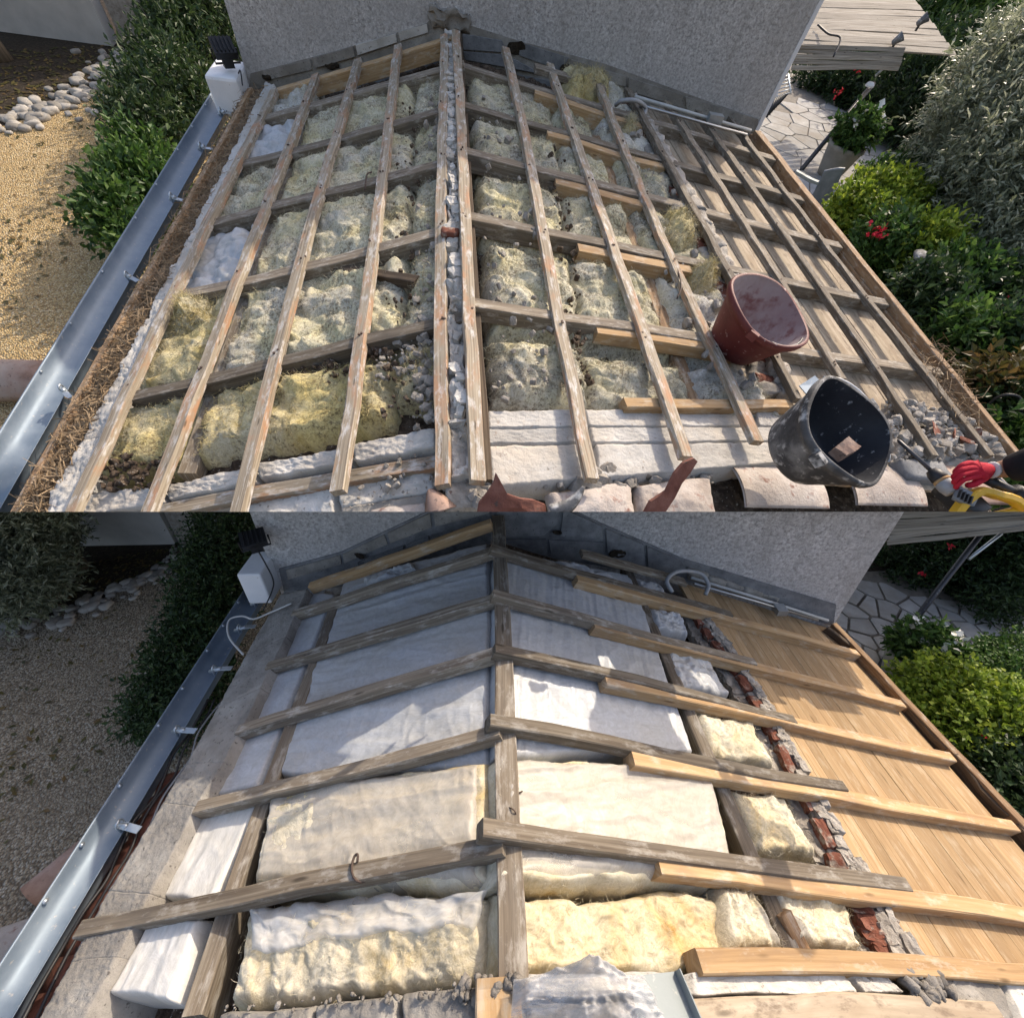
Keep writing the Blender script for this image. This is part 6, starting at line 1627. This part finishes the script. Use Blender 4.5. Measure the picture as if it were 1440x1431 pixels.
v, f = rough_box(U.depth(1186, 632, 2.12), (V3(0.8, 0.5, 0.2), V3(-0.5, 0.85, 0), V3(0.1, 0, 1)), (0.09, 0.07, 0.055), 4, 0.012, 4, 9, 0.2)
tag(MB().add(v, f).build('brick_piece', 'terracotta', None, U), 'pinkish brick piece lying inside the black bucket', 'brick')
P = [U.roof(u, v, dz, 1) for (u, v, dz) in [(1124, 542, 0.06), (1146, 528, 0.08), (1158, 540, 0.06), (1136, 556, 0.05)]]
o = MB().add(*prism(P, V3(0, 0, 1), 0.006)).build('trowel_blade', 'zinc', None, U)
tag(o, 'pale steel trowel blade sticking out behind the black bucket', 'trowel')

# --- drill held by a gloved hand
DS = 1.55
dd = 2.0
def cp3(u, v, d=dd): return U.depth(u, v, d)
cx, cy, cz = [U.M.T @ np.array(a, float) for a in ((1, 0, 0), (0, 1, 0), (0, 0, 1))]     # photo right, up, towards viewer
dr = thing('rotary_drill', U, cp3(1370, 700), 'yellow and black rotary hammer drill with long bit, held by the red glove', 'drill')
bit0, bit1 = U.depth(1262, 618, 2.12), U.depth(1312, 664, 2.0)
MB().add(*tube([bit0, bit0 + (bit1 - bit0) * 0.06, bit1], [0.003, 0.009, 0.009], 8)).build('bit', 'steel_dark', dr, smooth=True)
ba = nrm(bit1 - bit0); bx_ = nrm(np.cross(ba, cz)); by_ = np.cross(ba, bx_)
MB().add(*lathe([(0.010, -0.005), (0.022, 0.0), (0.030, 0.02), (0.034, 0.05), (0.030, 0.055)], bit1 - ba * 0.01, (bx_, by_, ba), 20)).build('chuck_nose', 'black_plastic', dr, smooth=True)
MB().add(*lathe([(0.030, 0.055), (0.034, 0.058), (0.034, 0.066), (0.030, 0.069)], bit1 - ba * 0.01, (bx_, by_, ba), 20)).build('chuck_ring', 'wood_new', dr, smooth=True)
MB().add(*lathe([(0.030, 0.069), (0.037, 0.075), (0.039, 0.10), (0.034, 0.13), (0.0, 0.135)], bit1 - ba * 0.01, (bx_, by_, ba), 20)).build('chuck_collar', 'cable_grey', dr, smooth=True)
bm_c = cp3(1351, 702, 1.96)
v, f = rough_box(bm_c - cy * 0.0, (ba, bx_, by_), (0.19, 0.085, 0.085), 5, 0.003, 3, 4, 0.22); mo_ = MB().add(v, f).build('motor_body', 'black_plastic', dr, smooth=True)
v, f = rough_box(cp3(1357, 699, 1.90), (nrm(cx * 0.9 - cy * 0.4), nrm(cx * 0.4 + cy * 0.9), cz), (0.085, 0.06, 0.03), 4, 0.002, 4, 4, 0.2); MB().add(v, f).build('vent_panel', 'grey_plastic', mo_, smooth=True)
for k in range(4):
    c0 = cp3(1350 + k * 5, 694 + k * 3.0, 1.875)
    MB().add(*box(c0, (nrm(cx * 0.35 + cy), nrm(cx - 0.35 * cy), cz), (0.036, 0.006, 0.012))).build('vent_slot', 'black_plastic', mo_)
yel = curve([cp3(1352, 722, 1.90), cp3(1368, 702, 1.88), cp3(1388, 690, 1.87), cp3(1412, 696, 1.87), cp3(1436, 703, 1.88), cp3(1462, 726, 1.9)], 20)
mb = MB()
for i in range(0, len(yel) - 2, 2): mb.add(*board(yel[i] - nrm(yel[i + 2] - yel[i]) * 0.006, yel[i + 2] + nrm(yel[i + 2] - yel[i]) * 0.006, 0.034, 0.05, cz, seg=1, wob=0, ch=0.008, seed=i))
mb.build('yellow_frame', 'yellow_plastic', dr, smooth=False)
yel = curve([cp3(1350, 700, 1.96), cp3(1362, 716, 1.94), cp3(1380, 726, 1.94), cp3(1410, 722, 1.94), cp3(1436, 714, 1.94)], 16)
MB().add(*tube(yel, 0.018, 10)).build('yellow_base', 'yellow_plastic', dr, smooth=True)
for (a, b, r_, m_, nm) in [((1388, 674), (1440, 700), 0.022, 'black_plastic', 'grip'), ((1424, 690), (1460, 712), 0.036, 'black_plastic', 'end_cap'), ((1396, 668), (1420, 690), 0.014, 'grey_plastic', 'trigger_rail')]:
    MB().add(*tube([cp3(*a, 1.92), cp3(*b, 1.92)], r_, 10)).build(nm, m_, dr, smooth=True)

def skin_mesh(name, chains, mat, parent, site, base, sub=2):
    """Grow one continuous surface over a skeleton of joints."""
    verts, radii, edges, idx = [], [], [], {}
    def add(p, r):
        key = tuple(np.round(p, 5))
        if key in idx: return idx[key]
        verts.append((np.asarray(p) - base) * site.k); radii.append(r * site.k); idx[key] = len(verts) - 1
        return idx[key]
    for ch in chains:
        prev = None
        for p, r in ch:
            i = add(p, r)
            if prev is not None and prev != i: edges.append((prev, i))
            prev = i
    me = bpy.data.meshes.new(name); me.from_pydata([list(v) for v in verts], edges, [])
    o = bpy.data.objects.new(name, me); COL.objects.link(o)
    if parent is not None:
        o.parent = parent; SITE_OF[o.name] = (site, base)
    else:
        o.matrix_world = site.matrix(base); SITE_OF[o.name] = (site, base)
    sm = o.modifiers.new('skin', 'SKIN'); sm.use_smooth_shade = True
    for i, r in enumerate(radii): me.skin_vertices[0].data[i].radius = (r, r)
    me.skin_vertices[0].data[0].use_root = True
    ss = o.modifiers.new('sub', 'SUBSURF'); ss.levels = ss.render_levels = sub
    me.materials.append(MAT[mat])
    return o
pb_ = cp3(1405, 662, 1.90)
wrist, elbow, shoulder = cp3(1402, 661, 1.90), cp3(1452, 652, 1.78), cp3(1600, 600, 1.55)
pe = thing('person', U, pb_, 'arm of a person in black sleeve and red work glove holding the drill', 'person')
skin_mesh('arm', [[(cp3(1394, 662, 1.90), 0.036), (wrist, 0.038), (cp3(1424, 657, 1.86), 0.047), (elbow, 0.056), (cp3(1520, 628, 1.68), 0.060), (shoulder, 0.075)]], 'skin', pe, U, pb_)
skin_mesh('sleeve', [[(cp3(1413, 661, 1.87), 0.060), (cp3(1430, 657, 1.84), 0.066), (elbow, 0.076), (cp3(1520, 628, 1.68), 0.082), (shoulder, 0.10), (cp3(1660, 640, 1.5), 0.15)]], 'cloth_black', pe, U, pb_)
palm = cp3(1375, 662, 1.89)
knk = [cp3(1354, 649, 1.872), cp3(1351, 658, 1.865), cp3(1352, 667, 1.863), cp3(1356, 676, 1.868)]
chains = [[(cp3(1396, 661, 1.90), 0.042), (palm, 0.050), (cp3(1362, 658, 1.885), 0.040)]]
for i, kp in enumerate(knk):
    m1 = kp - cx * 0.050 + cy * -0.012 + cz * 0.004; m2 = m1 - cx * 0.012 - cy * 0.036 - cz * 0.030; m3 = m2 + cx * 0.030 - cy * 0.012 - cz * 0.022
    ch = [(palm, 0.046), (kp, 0.0175), (m1 * 1.0, 0.0150), (m2 * (1.0 + 0.001 * i), 0.0140), (m3, 0.0125)]
    chains.append(ch)
th = [(palm, 0.050), (palm - cy * 0.055 - cx * 0.01, 0.026), (palm - cy * 0.085 - cx * 0.045, 0.021), (palm - cy * 0.088 - cx * 0.085 - cz * 0.01, 0.018)]
chains.append(th)
hs = lambda p: wrist + (np.asarray(p) - wrist) * 0.78 + cy * 0.004
chains = [[(hs(p), r * 0.80) for p, r in ch] for ch in chains]
gl_o = skin_mesh('glove', chains, 'glove_red', pe, U, pb_)
skin_mesh('glove_cuff', [[(cp3(1391, 661, 1.898), 0.043), (cp3(1399, 661, 1.90), 0.046)]], 'white_cuff', gl_o, U, pb_, 2)

# --- conduits on the wall foot
cd = thing('wall_conduit', U, U.roof(1010, 165), 'pair of pale conduits along the foot of the tall wall', 'conduit')
for (a, b, r_, m_) in [((893, 136), (1056, 184), 0.018, 'cable_white'), ((900, 148), (1050, 190), 0.016, 'steel')]:
    pa, pb = U.roof(*a, 0.06, 1), U.roof(*b, 0.06, 1)
    MB().add(*tube([pa, (pa + pb) / 2, pb], r_, 8)).build('pipe', m_, cd, smooth=True)
MB().add(*box(U.roof(1005, 168, 0.08, 1), (udir, unor, V3(0, 0, 1)), (0.18, 0.10, 0.1))).build('clamp', 'galvanised', cd)
pts = [U.roof(u, v, dz, 1) for (u, v, dz) in [(866, 148, 0.0), (875, 142, 0.08), (895, 142, 0.12), (908, 152, 0.05), (904, 164, 0.0)]]
tag(MB().add(*tube(curve(pts, 30), 0.022, 8)).build('flexible_hose', 'cable_grey', None, U, smooth=True), 'grey flexible conduit bending over the bricks under the tall wall', 'hose')
mb = MB(); mb.add(*edge_board(U, (752, 88), (850, 118), 0.16, 0.06, 0.04, 1, seed=277)); tag(mb.build('loose_plank', 'wood_old', None, U), 'short grey plank lying against the foot of the tall wall', 'plank')

# --- left yard
px_sheet('mulch_bed', U, [(-90, 210), (0, 178), (60, 160), (110, 140), (150, 105), (180, 62), (-200, 62)], GUL + 0.002, 'soil')
stone_edging(U, 'stone_edging', [(-30, 182), (30, 165), (80, 150), (125, 125), (160, 95), (178, 72)], 170, GUL, 0.10, 0.27, 'border of pale river stones round the mulch bed of the upper yard', 5, 0.28)
yw2 = U.at_z(100, 58, GUL)[1]
xw0, xw1 = U.at_z(-150, 58, GUL)[0], U.at_z(165, 60, GUL)[0]
g3 = thing('garden_wall', U, V3((xw0 + xw1) / 2, yw2, GUL), 'shaded pale garden wall at the far end of the upper yard', 'wall')
MB().add(*box(V3((xw0 - 6 + xw1) / 2, yw2 + 0.2, GUL + 2.0), AX, (xw1 - xw0 + 6, 0.4, 4.0))).build('masonry', 'plaster', g3)
gp2 = thing('gate_post', U, U.at_z(190, 60, GUL), 'stained pale gate post beside the dark gate of the upper yard', 'post')
P = [U.at_z(u, v, GUL) for u, v in ((172, 60), (219, 63), (222, 54), (176, 52))]
vs = []
for dz, sc in ((0, 1.0), (0.7, 0.97), (0.85, 0.9), (3.0, 0.88)):
    c0 = np.mean(P, 0)
    for q in P: vs.append(c0 + (q - c0) * sc + V3(0, 0, dz))
MB().add(vs, [(i * 4 + j, i * 4 + (j + 1) % 4, i * 4 + 4 + (j + 1) % 4, i * 4 + 4 + j) for i in range(3) for j in range(4)] + [(12, 13, 14, 15)]).build('shaft', 'mortar', gp2)
ga = thing('gate', U, U.at_z(250, 56, GUL), 'dark blue black gate at the far end of the upper yard', 'gate')
g0, g1 = U.at_z(218, 57, GUL), U.at_z(330, 57, GUL)
for k in range(8):
    c0 = g0 + (g1 - g0) * (k + 0.5) / 8
    MB().add(*box(c0 + V3(0, 0, 1.6), AX, (np.linalg.norm(g1 - g0) / 8 - 0.03, 0.10 + 0.03 * (k % 2), 3.2))).build('gate_board', 'dark_gate', ga)
s2 = thing('stepping_slabs', U, U.at_z(215, 82, GUL), 'pale square path slabs before the gate of the upper yard', 'slabs')
sa, sb, sc_, sd_ = [U.at_z(u, v, GUL) for u, v in ((182, 99), (246, 100), (243, 63), (217, 62))]
for i in range(2):
    for j in range(3):
        e = 0.03; f_ = lambda a, b: (sa * (1 - a) + sb * a) * (1 - b) + (sd_ * (1 - a) + sc_ * a) * b
        q = [f_(i / 2 + e, j / 3 + e), f_((i + 1) / 2 - e, j / 3 + e), f_((i + 1) / 2 - e, (j + 1) / 3 - e), f_(i / 2 + e, (j + 1) / 3 - e)]
        MB().add(*prism([x + V3(0, 0, 0.05) for x in q], V3(0, 0, 1), 0.05)).build('slab', 'flagstone', s2)
t3 = thing('garden_tree', U, U.at_z(4, 84, GUL), 'tree trunk at the far left edge of the upper yard', 'tree')
tb = U.at_z(4, 84, GUL)
MB().add(*tube(curve([tb - V3(0, 0, 0.1), tb + V3(-0.1, 0, 1.4), tb + V3(-0.2, 0.1, 3.0), tb + V3(-0.3, 0.1, 4.5)], 12), 0.20, 9, 0.14)).build('trunk', 'bark', t3, smooth=True)
V_, F_ = twigs([(tb + V3(-0.6, 0.2, 5.6), (1.6, 1.6, 1.1))], 700, 7, 0.4, 0.16, 0.16, 64)
MB().add(V_, F_, [[(0, 0), (0, 1), (1, 1), (1, 0)]] * len(F_)).build('crown', 'leaf_olive', t3)
v, f = half_tile(U, U.at_z(28, 540, GUL + 0.12), (V3(1, 0.05, 0), V3(0.05, -1, 0), V3(0, 0, 1)), 0.95, 0.30, 0.03, None, None, None, 0.95)
tag(MB().add(v, f).build('roof_tile', 'terracotta', None, U, smooth=True), 'big pink half round tile lying on the sun-tinted gravel by the gutter', 'roof tile')

# --- left plants
b = hedge_blobs(U, [(283, 40, 10.0, 0.85, 1.2), (262, 75, 9.6, 0.75, 1.1), (300, 10, 10.5, 0.85, 1.0), (245, 118, 9.0, 0.75, 1.0), (228, 165, 8.3, 0.72, 1.0), (255, 150, 8.6, 0.7, 1.0), (212, 195, 7.8, 0.62, 1.0)])
plant('hedge', U, V3(b[3][0][0], b[3][0][1], GUL), b, 5600, 6, 0.30, 0.12, 0.22, 41, 'leaf_dark', 'dark loose hedge beside the upper gutter near the white pier', 'hedge', 9, shell=0.15)
b = hedge_blobs(U, [(204, 236, 7.0, 0.42, 1.0), (190, 270, 6.6, 0.38, 1.0), (172, 300, 6.3, 0.34, 0.9), (210, 262, 6.8, 0.40, 1.0), (160, 312, 6.2, 0.20, 0.7), (140, 306, 6.2, 0.16, 0.6), (176, 330, 6.1, 0.26, 0.8)])
plant('laurel_bush', U, V3(b[1][0][0], b[1][0][1], GUL), b, 1900, 7, 0.26, 0.10, 0.28, 42, 'leaf_mid', 'fresh green leafy bush beside the upper gutter, nearer than the dark hedge', 'shrub', 7, shell=0.3)

# --- right garden
sheet('paving_bed', U, [(4.3, 5.5), (24, 5.5), (24, 24), (4.3, 24)], GUR - 0.004, 'joint')
flagstones(U, GUR, [(1040, 215), (1120, 330), (1300, 262), (1320, 210), (1260, 175), (1120, 140), (1060, 165)], 0.62, 6, None)
potted(U, U.at_z(1163, 248, GUR), 1.6, 'grey pot of white flowered greenery on the upper crazy paving', 45)
pp0, pp1 = U.at_z(1126, 240, GUR), U.depth(1228, 118, 10.2)
ap = thing('awning_post', U, pp0, 'black slanting post rising from the upper paving under the reed awning', 'post')
MB().add(*tube([pp0, pp1], 0.055, 8)).build('pole', 'steel_dark', ap, smooth=True)
tag(MB().add(*tube([U.at_z(1176, 194, GUR), U.depth(1216, 148, 10.4)], 0.05, 8)).build('awning_post', 'steel_dark', None, U, smooth=True), 'shorter black post behind the slanting one under the reed awning', 'post')
MB().add(*tube([U.depth(1232, 106, 10.1), U.depth(1256, 84, 10.1)], 0.03, 6)).build('strut', 'galvanised', ap, smooth=True)
lp = U.depth(1222, 122, 9.8)
tag(MB().add(*lathe([(0.0, 0.08), (0.06, 0.075), (0.09, 0.04), (0.10, 0.0), (0.0, -0.02)], lp, AX, 16)).build('solar_lamp', 'white_render', None, U, smooth=True), 'small white domed solar lamp on the black post under the awning', 'lamp')
q = [U.depth(1146, -40, 9.6), U.depth(1258, -40, 11.0), U.depth(1346, 78, 9.7), U.depth(1118, 62, 8.9)]
reed_screen(U, [q[3], q[2], q[1], q[0]], 14, 'grey reed awning roof beside the tall wall', None, name='reed_awning', thick=0.03)
q2 = [U.depth(1122, 62, 8.95), U.depth(1272, 68, 9.4), U.depth(1262, 100, 9.6), U.depth(1112, 98, 9.2)]
reed_screen(U, q2, 5, 'brown reed mat hanging from the front edge of the reed awning', None, name='reed_mat', thick=0.03)
for (u, v) in ((1262, 56), (1297, 29)):
    c0 = U.depth(u, v, 9.3)
    t_ = thing('spot_lamp', U, c0, 'small black spot lamp clamped on the reed awning, %s' % ('nearer its front edge' if v > 40 else 'farther back by the reeds'), 'lamp')
    ax = nrm(V3(0.6, -0.2, 0.8)); xx = nrm(np.cross(ax, V3(0, 1, 0))); yy = np.cross(ax, xx)
    MB().add(*lathe([(0.0, -0.10), (0.05, -0.09), (0.07, 0.0), (0.10, 0.09), (0.0, 0.08)], c0, (xx, yy, ax), 14)).build('head', 'black_dusty', t_, smooth=True)
    MB().add(*tube([c0, c0 - V3(0, 0, 0.16)], 0.025, 6)).build('bracket', 'black_plastic', t_)
tag(MB().add(*tube(curve([U.depth(1150, 35, 9.1), U.depth(1165, 48, 9.0), U.depth(1182, 54, 8.95), U.depth(1172, 80, 8.95)], 16), 0.018, 6)).build('awning_cable', 'black_plastic', None, U, smooth=True), 'black cable sagging across the front of the reed awning', 'cable')
# radiator-like rack leaning at the wall corner
rk = thing('drying_rack', U, uwall(4.5, -3.6), 'folded dark rack with wire shelf leaning at the corner of the tall wall', 'rack')
for k in range(7):
    a, b_ = U.depth(1091 + k * 3.2, 138 - k * 1.5, 8.6), U.depth(1078 + k * 3.2, 165 - k * 3.5, 8.7)
    MB().add(*tube([a, b_], 0.022, 6)).build('rail', 'black_plastic', rk, smooth=True)
for k in range(6):
    a, b_ = U.depth(1093 + k * 0.6, 136 - k * 5, 8.6), U.depth(1113 - k * 0.4, 130 - k * 5, 8.6)
    MB().add(*tube([a, b_], 0.010, 5)).build('wire', 'galvanised', rk, smooth=True)
for (u0, v0, u1, v1) in ((1092, 138, 1096, 108), (1112, 132, 1108, 104)):
    MB().add(*tube([U.depth(u0, v0, 8.6), U.depth(u1, v1, 8.6)], 0.014, 5)).build('upright', 'galvanised', rk, smooth=True)
v, f = rough_box(U.depth(1160, 266, 9.3), (V3(0.8, -0.3, 0.3), V3(0.4, 0.9, 0), V3(-0.2, 0, 1)), (0.42, 0.06, 0.75), 3, 0.01, 3)
tag(MB().add(v, f).build('slate_panel', 'grey_plastic', None, U), 'dark grey upright slab between pot and lime shrub, upper garden', 'slab')
pa, pb = U.depth(1120, 240, 9.2), U.depth(1152, 256, 9.2)
tag(MB().add(*board(pa, pb, 0.12, 0.05, V3(0, 0, 1), seed=3)).build('metal_plank', 'zinc_dull', None, U), 'pale metal plank on the upper paving beside the fascia', 'plank')

b = hedge_blobs(U, [(1222, 295, 8.6, 0.62, 0.9), (1250, 290, 8.5, 0.55, 0.9), (1200, 305, 8.5, 0.5, 0.9), (1235, 318, 8.2, 0.5, 0.8)])
plant('box_shrub', U, V3(b[0][0][0], b[0][0][1], GUR), b, 3600, 6, 0.18, 0.085, 0.36, 51, 'leaf_lime', 'bright lime green rounded shrub beside the upper paving', 'shrub', 6, shell=0.45)
b = hedge_blobs(U, [(1262, 268, 9.2, 0.7, 0.85), (1292, 285, 9.0, 0.65, 0.9), (1235, 262, 9.4, 0.5, 0.8), (1300, 310, 8.7, 0.55, 0.9)])
plant('box_shrub', U, V3(b[0][0][0], b[0][0][1], GUR), b, 3600, 6, 0.16, 0.08, 0.34, 52, 'leaf_mid', 'darker domed shrub behind the lime one, upper garden', 'shrub', 6, shell=0.5)
b = hedge_blobs(U, [(1400, 130, 8.4, 0.95, 1.1), (1375, 190, 8.2, 0.95, 1.0), (1425, 200, 8.0, 1.0, 1.1), (1390, 260, 7.8, 0.95, 1.1), (1435, 290, 7.7, 0.9, 1.1), (1400, 330, 7.6, 0.8, 0.9), (1450, 120, 8.3, 1.0, 1.1), (1345, 235, 8.3, 0.55, 0.8), (1420, 85, 8.8, 0.7, 0.9), (1430, 370, 7.4, 0.6, 0.7), (1500, 230, 8.0, 1.2, 1.3)])
ol = plant('olive_tree', U, V3(b[3][0][0], b[3][0][1], GUR), b, 9500, 9, 0.34, 0.14, 0.13, 53, 'leaf_olive', 'silvery green olive tree at the right of the upper garden', 'tree', 12, shell=0.25, stem_r=0.06, upw=0.5)
b = hedge_blobs(U, [(1285, 140, 12.0, 1.2, 0.9), (1320, 165, 11.5, 1.1, 0.8), (1240, 130, 13.0, 1.1, 0.7), (1190, 122, 13.5, 1.0, 0.6), (1150, 120, 14.0, 0.9, 0.6), (1300, 110, 12.6, 1.2, 1.0), (1330, 120, 12.2, 1.2, 1.0), (1275, 172, 11.6, 0.7, 0.6)])
plant('oleander', U, V3(b[0][0][0], b[0][0][1], GUR), b, 5200, 7, 0.36, 0.15, 0.2, 54, 'leaf_dark', 'deep green oleander thicket in shade under the reed awning', 'shrub', 9, shell=0.15)
b = hedge_blobs(U, [(1275, 15, 16.0, 1.5, 0.9), (1330, 45, 14.0, 1.3, 0.9), (1370, 20, 16.0, 1.4, 0.8), (1235, -10, 17.0, 1.4, 0.9), (1310, 20, 15.5, 1.3, 0.9)])
plant('bamboo_clump', U, V3(b[0][0][0], b[0][0][1], GUR), b, 3600, 8, 0.7, 0.42, 0.07, 55, 'leaf_mid', 'tall grassy bamboo clump behind the reed awning', 'bamboo', 8, shell=0.1, upw=0.9)
b = hedge_blobs(U, [(1425, 18, 20.0, 1.5, 0.7), (1455, 30, 19.0, 1.5, 0.7)])
plant('far_shrub', U, V3(b[0][0][0], b[0][0][1], GUR), b, 1500, 6, 0.3, 0.2, 0.34, 56, 'leaf_lime', 'sunlit light green shrub at the far top right corner', 'shrub', 4, shell=0.4)
b = hedge_blobs(U, [(1390, 0, 24.0, 2.2, 0.6), (1340, -12, 25, 2.2, 0.6), (1450, 0, 25, 2.2, 0.7), (1390, 40, 20, 1.3, 0.5), (1250, -30, 24, 2.5, 0.8)])
plant('far_hedge', U, V3(b[0][0][0], b[0][0][1], GUR), b, 2600, 6, 0.5, 0.3, 0.3, 57, 'leaf_dark', 'dark far hedge along the top right of the upper garden', 'hedge', 5, shell=0.2)
tag(MB().add(*tube([U.depth(1340, 4, 18), U.depth(1460, 9, 18)], 0.05, 6)).build('garden_rail', 'galvanised', None, U), 'thin pale rail before the far hedge at the top right', 'rail')
mixb = [(1240, 345, 7.8, 0.45, 'leaf_mid', 'low green shrub below the lime one, next to the fascia'), (1300, 350, 7.6, 0.5, 'leaf_lime', 'yellow green shrub around the mushroom lamp post'), (1345, 400, 7.2, 0.6, 'leaf_mid', 'leafy green bush left of the white crescent ornament'),
        (1290, 420, 6.8, 0.45, 'leaf_dark', 'dark shrub close to the fascia, below the mushroom lamp'), (1400, 420, 7.0, 0.6, 'leaf_dark', 'dark rose bush around the white crescent ornament'), (1360, 480, 6.4, 0.6, 'leaf_mid', 'wide green bush halfway down the right garden edge'),
        (1420, 500, 6.2, 0.65, 'leaf_dark', 'dark bush at the right frame edge below the crescent'), (1390, 560, 5.7, 0.55, 'leaf_rust', 'rust tinged shrub beside the lower end of the fascia'), (1435, 590, 5.4, 0.55, 'leaf_dark', 'dark bush at the lower right corner of the upper garden'), (1450, 640, 5.0, 0.5, 'leaf_mid', 'green shrub above the black sleeve at the right')]
for i, (u, v, d, r_, m_, lb) in enumerate(mixb):
    b = hedge_blobs(U, [(u, v, d, r_, 0.8), (u + 20, v + 14, d * 1.02, r_ * 0.8, 0.8), (u - 8, v + 22, d * 1.03, r_ * 0.7, 0.8)])
    plant('garden_shrub', U, V3(b[0][0][0], b[0][0][1], GUR), b, 1150, 6, 0.24, 0.12, 0.26, 70 + i, m_, lb, 'shrub', 4, group='mixed shrubs along the fascia', shell=0.15)
# mushroom lamp, crescent ornament, hose, flowers
c0 = U.depth(1299, 367, 6.9)
ml = thing('mushroom_lamp', U, U.depth(1265, 405, 7.1), 'dark mushroom shaped garden lamp leaning over the shrubs by the fascia', 'lamp')
axm = nrm(V3(0.15, -0.25, 1)); xx = nrm(np.cross(axm, V3(0, 1, 0))); yy = np.cross(axm, xx)
MB().add(*lathe([(0.0, 0.09), (0.10, 0.08), (0.19, 0.04), (0.225, 0.0), (0.20, -0.02), (0.0, -0.015)], c0, (xx, yy, axm), 26)).build('cap', 'black_dusty', ml, smooth=True)
MB().add(*tube([c0, U.depth(1283, 386, 7.0), U.depth(1262, 408, 7.1), U.depth(1240, 440, 7.3)], 0.035, 8)).build('stem', 'black_plastic', ml, smooth=True)
pts = [U.depth(u, v, 6.5) for u, v in ((1405, 436), (1403, 448), (1410, 460), (1422, 467), (1434, 466))]
cv = curve(pts, 16); nn_ = len(cv)
tag(MB().add(*tube(cv, [0.02 + 0.055 * math.sin(math.pi * (i + 0.3) / (nn_ + 0.6)) for i in range(nn_)], 10)).build('crescent_ornament', 'ochre_glass', None, U, smooth=True), 'cream crescent shaped garden ornament among the roses', 'ornament')
tag(MB().add(*tube(curve([U.depth(u, v, d) for u, v, d in ((1388, 572, 5.2), (1400, 560, 5.1), (1418, 555, 5.0), (1434, 560, 5.0), (1436, 580, 5.0))], 20), 0.018, 6)).build('garden_hose', 'black_plastic', None, U, smooth=True), 'black hose arching over the shrubs at the lower right', 'hose')
V_, F_ = twigs([(U.depth(1207, 97, 11.0), (0.10, 0.10, 0.08)), (U.depth(1178, 130, 12.0), (0.08, 0.08, 0.06)), (U.depth(1232, 324, 7.4), (0.14, 0.12, 0.08)), (U.depth(1410, 425, 6.5), (0.10, 0.10, 0.08)), (U.depth(1240, 328, 7.3), (0.1, 0.1, 0.06))], 30, 4, 0.05, 0.055, 0.5, 95, shell=0.4)
tag(MB().add(V_, F_, [[(0, 0), (0, 1), (1, 1), (1, 0)]] * len(F_)).build('red_flowers', 'flower_red', None, U), 'scattered red blossoms in the upper garden', 'flowers', kind='stuff')

def litter(site, name, n, quad, z, s0, s1, seed, mat, label):
    rg = np.random.RandomState(seed); mb = MB()
    for i in range(n):
        a, b = rg.rand(), rg.rand()
        q = (1 - a) * ((1 - b) * np.array(quad[0]) + b * np.array(quad[1])) + a * ((1 - b) * np.array(quad[3]) + b * np.array(quad[2]))
        p = site.at_z(q[0], q[1], z + 0.012); an = rg.rand() * 6.28; s = rg.uniform(s0, s1)
        d = V3(math.cos(an), math.sin(an), 0) * s; e = V3(-math.sin(an), math.cos(an), 0) * s * 0.4
        mb.add([p - d, p + e + V3(0, 0, 0.01), p + d + V3(0, 0, rg.uniform(0, 0.02)), p - e], [(0, 1, 2, 3)])
    tag(mb.build(name, mat, None, site), label, 'leaves', kind='stuff')
litter(U, 'fallen_leaves', 260, [(0, 190), (210, 120), (180, 260), (0, 480)], GUL, 0.03, 0.07, 3, 'leaf_rust', 'fallen brown leaves scattered on the sun-tinted gravel')
litter(L, 'fallen_leaves', 160, [(0, 900), (250, 820), (220, 1000), (0, 1200)], GL, 0.02, 0.05, 4, 'leaf_rust', 'fallen brown leaves scattered on the shaded gravel')
litter(U, 'mulch_chips', 500, [(0, 70), (170, 64), (140, 110), (0, 170)], GUL, 0.03, 0.08, 5, 'leaf_rust', 'bark chips and dead leaves on the upper mulch bed')
litter(L, 'mulch_chips', 400, [(60, 800), (240, 770), (200, 815), (60, 860)], GL, 0.02, 0.05, 6, 'leaf_rust', 'bark chips and dead leaves on the shaded mulch bed')
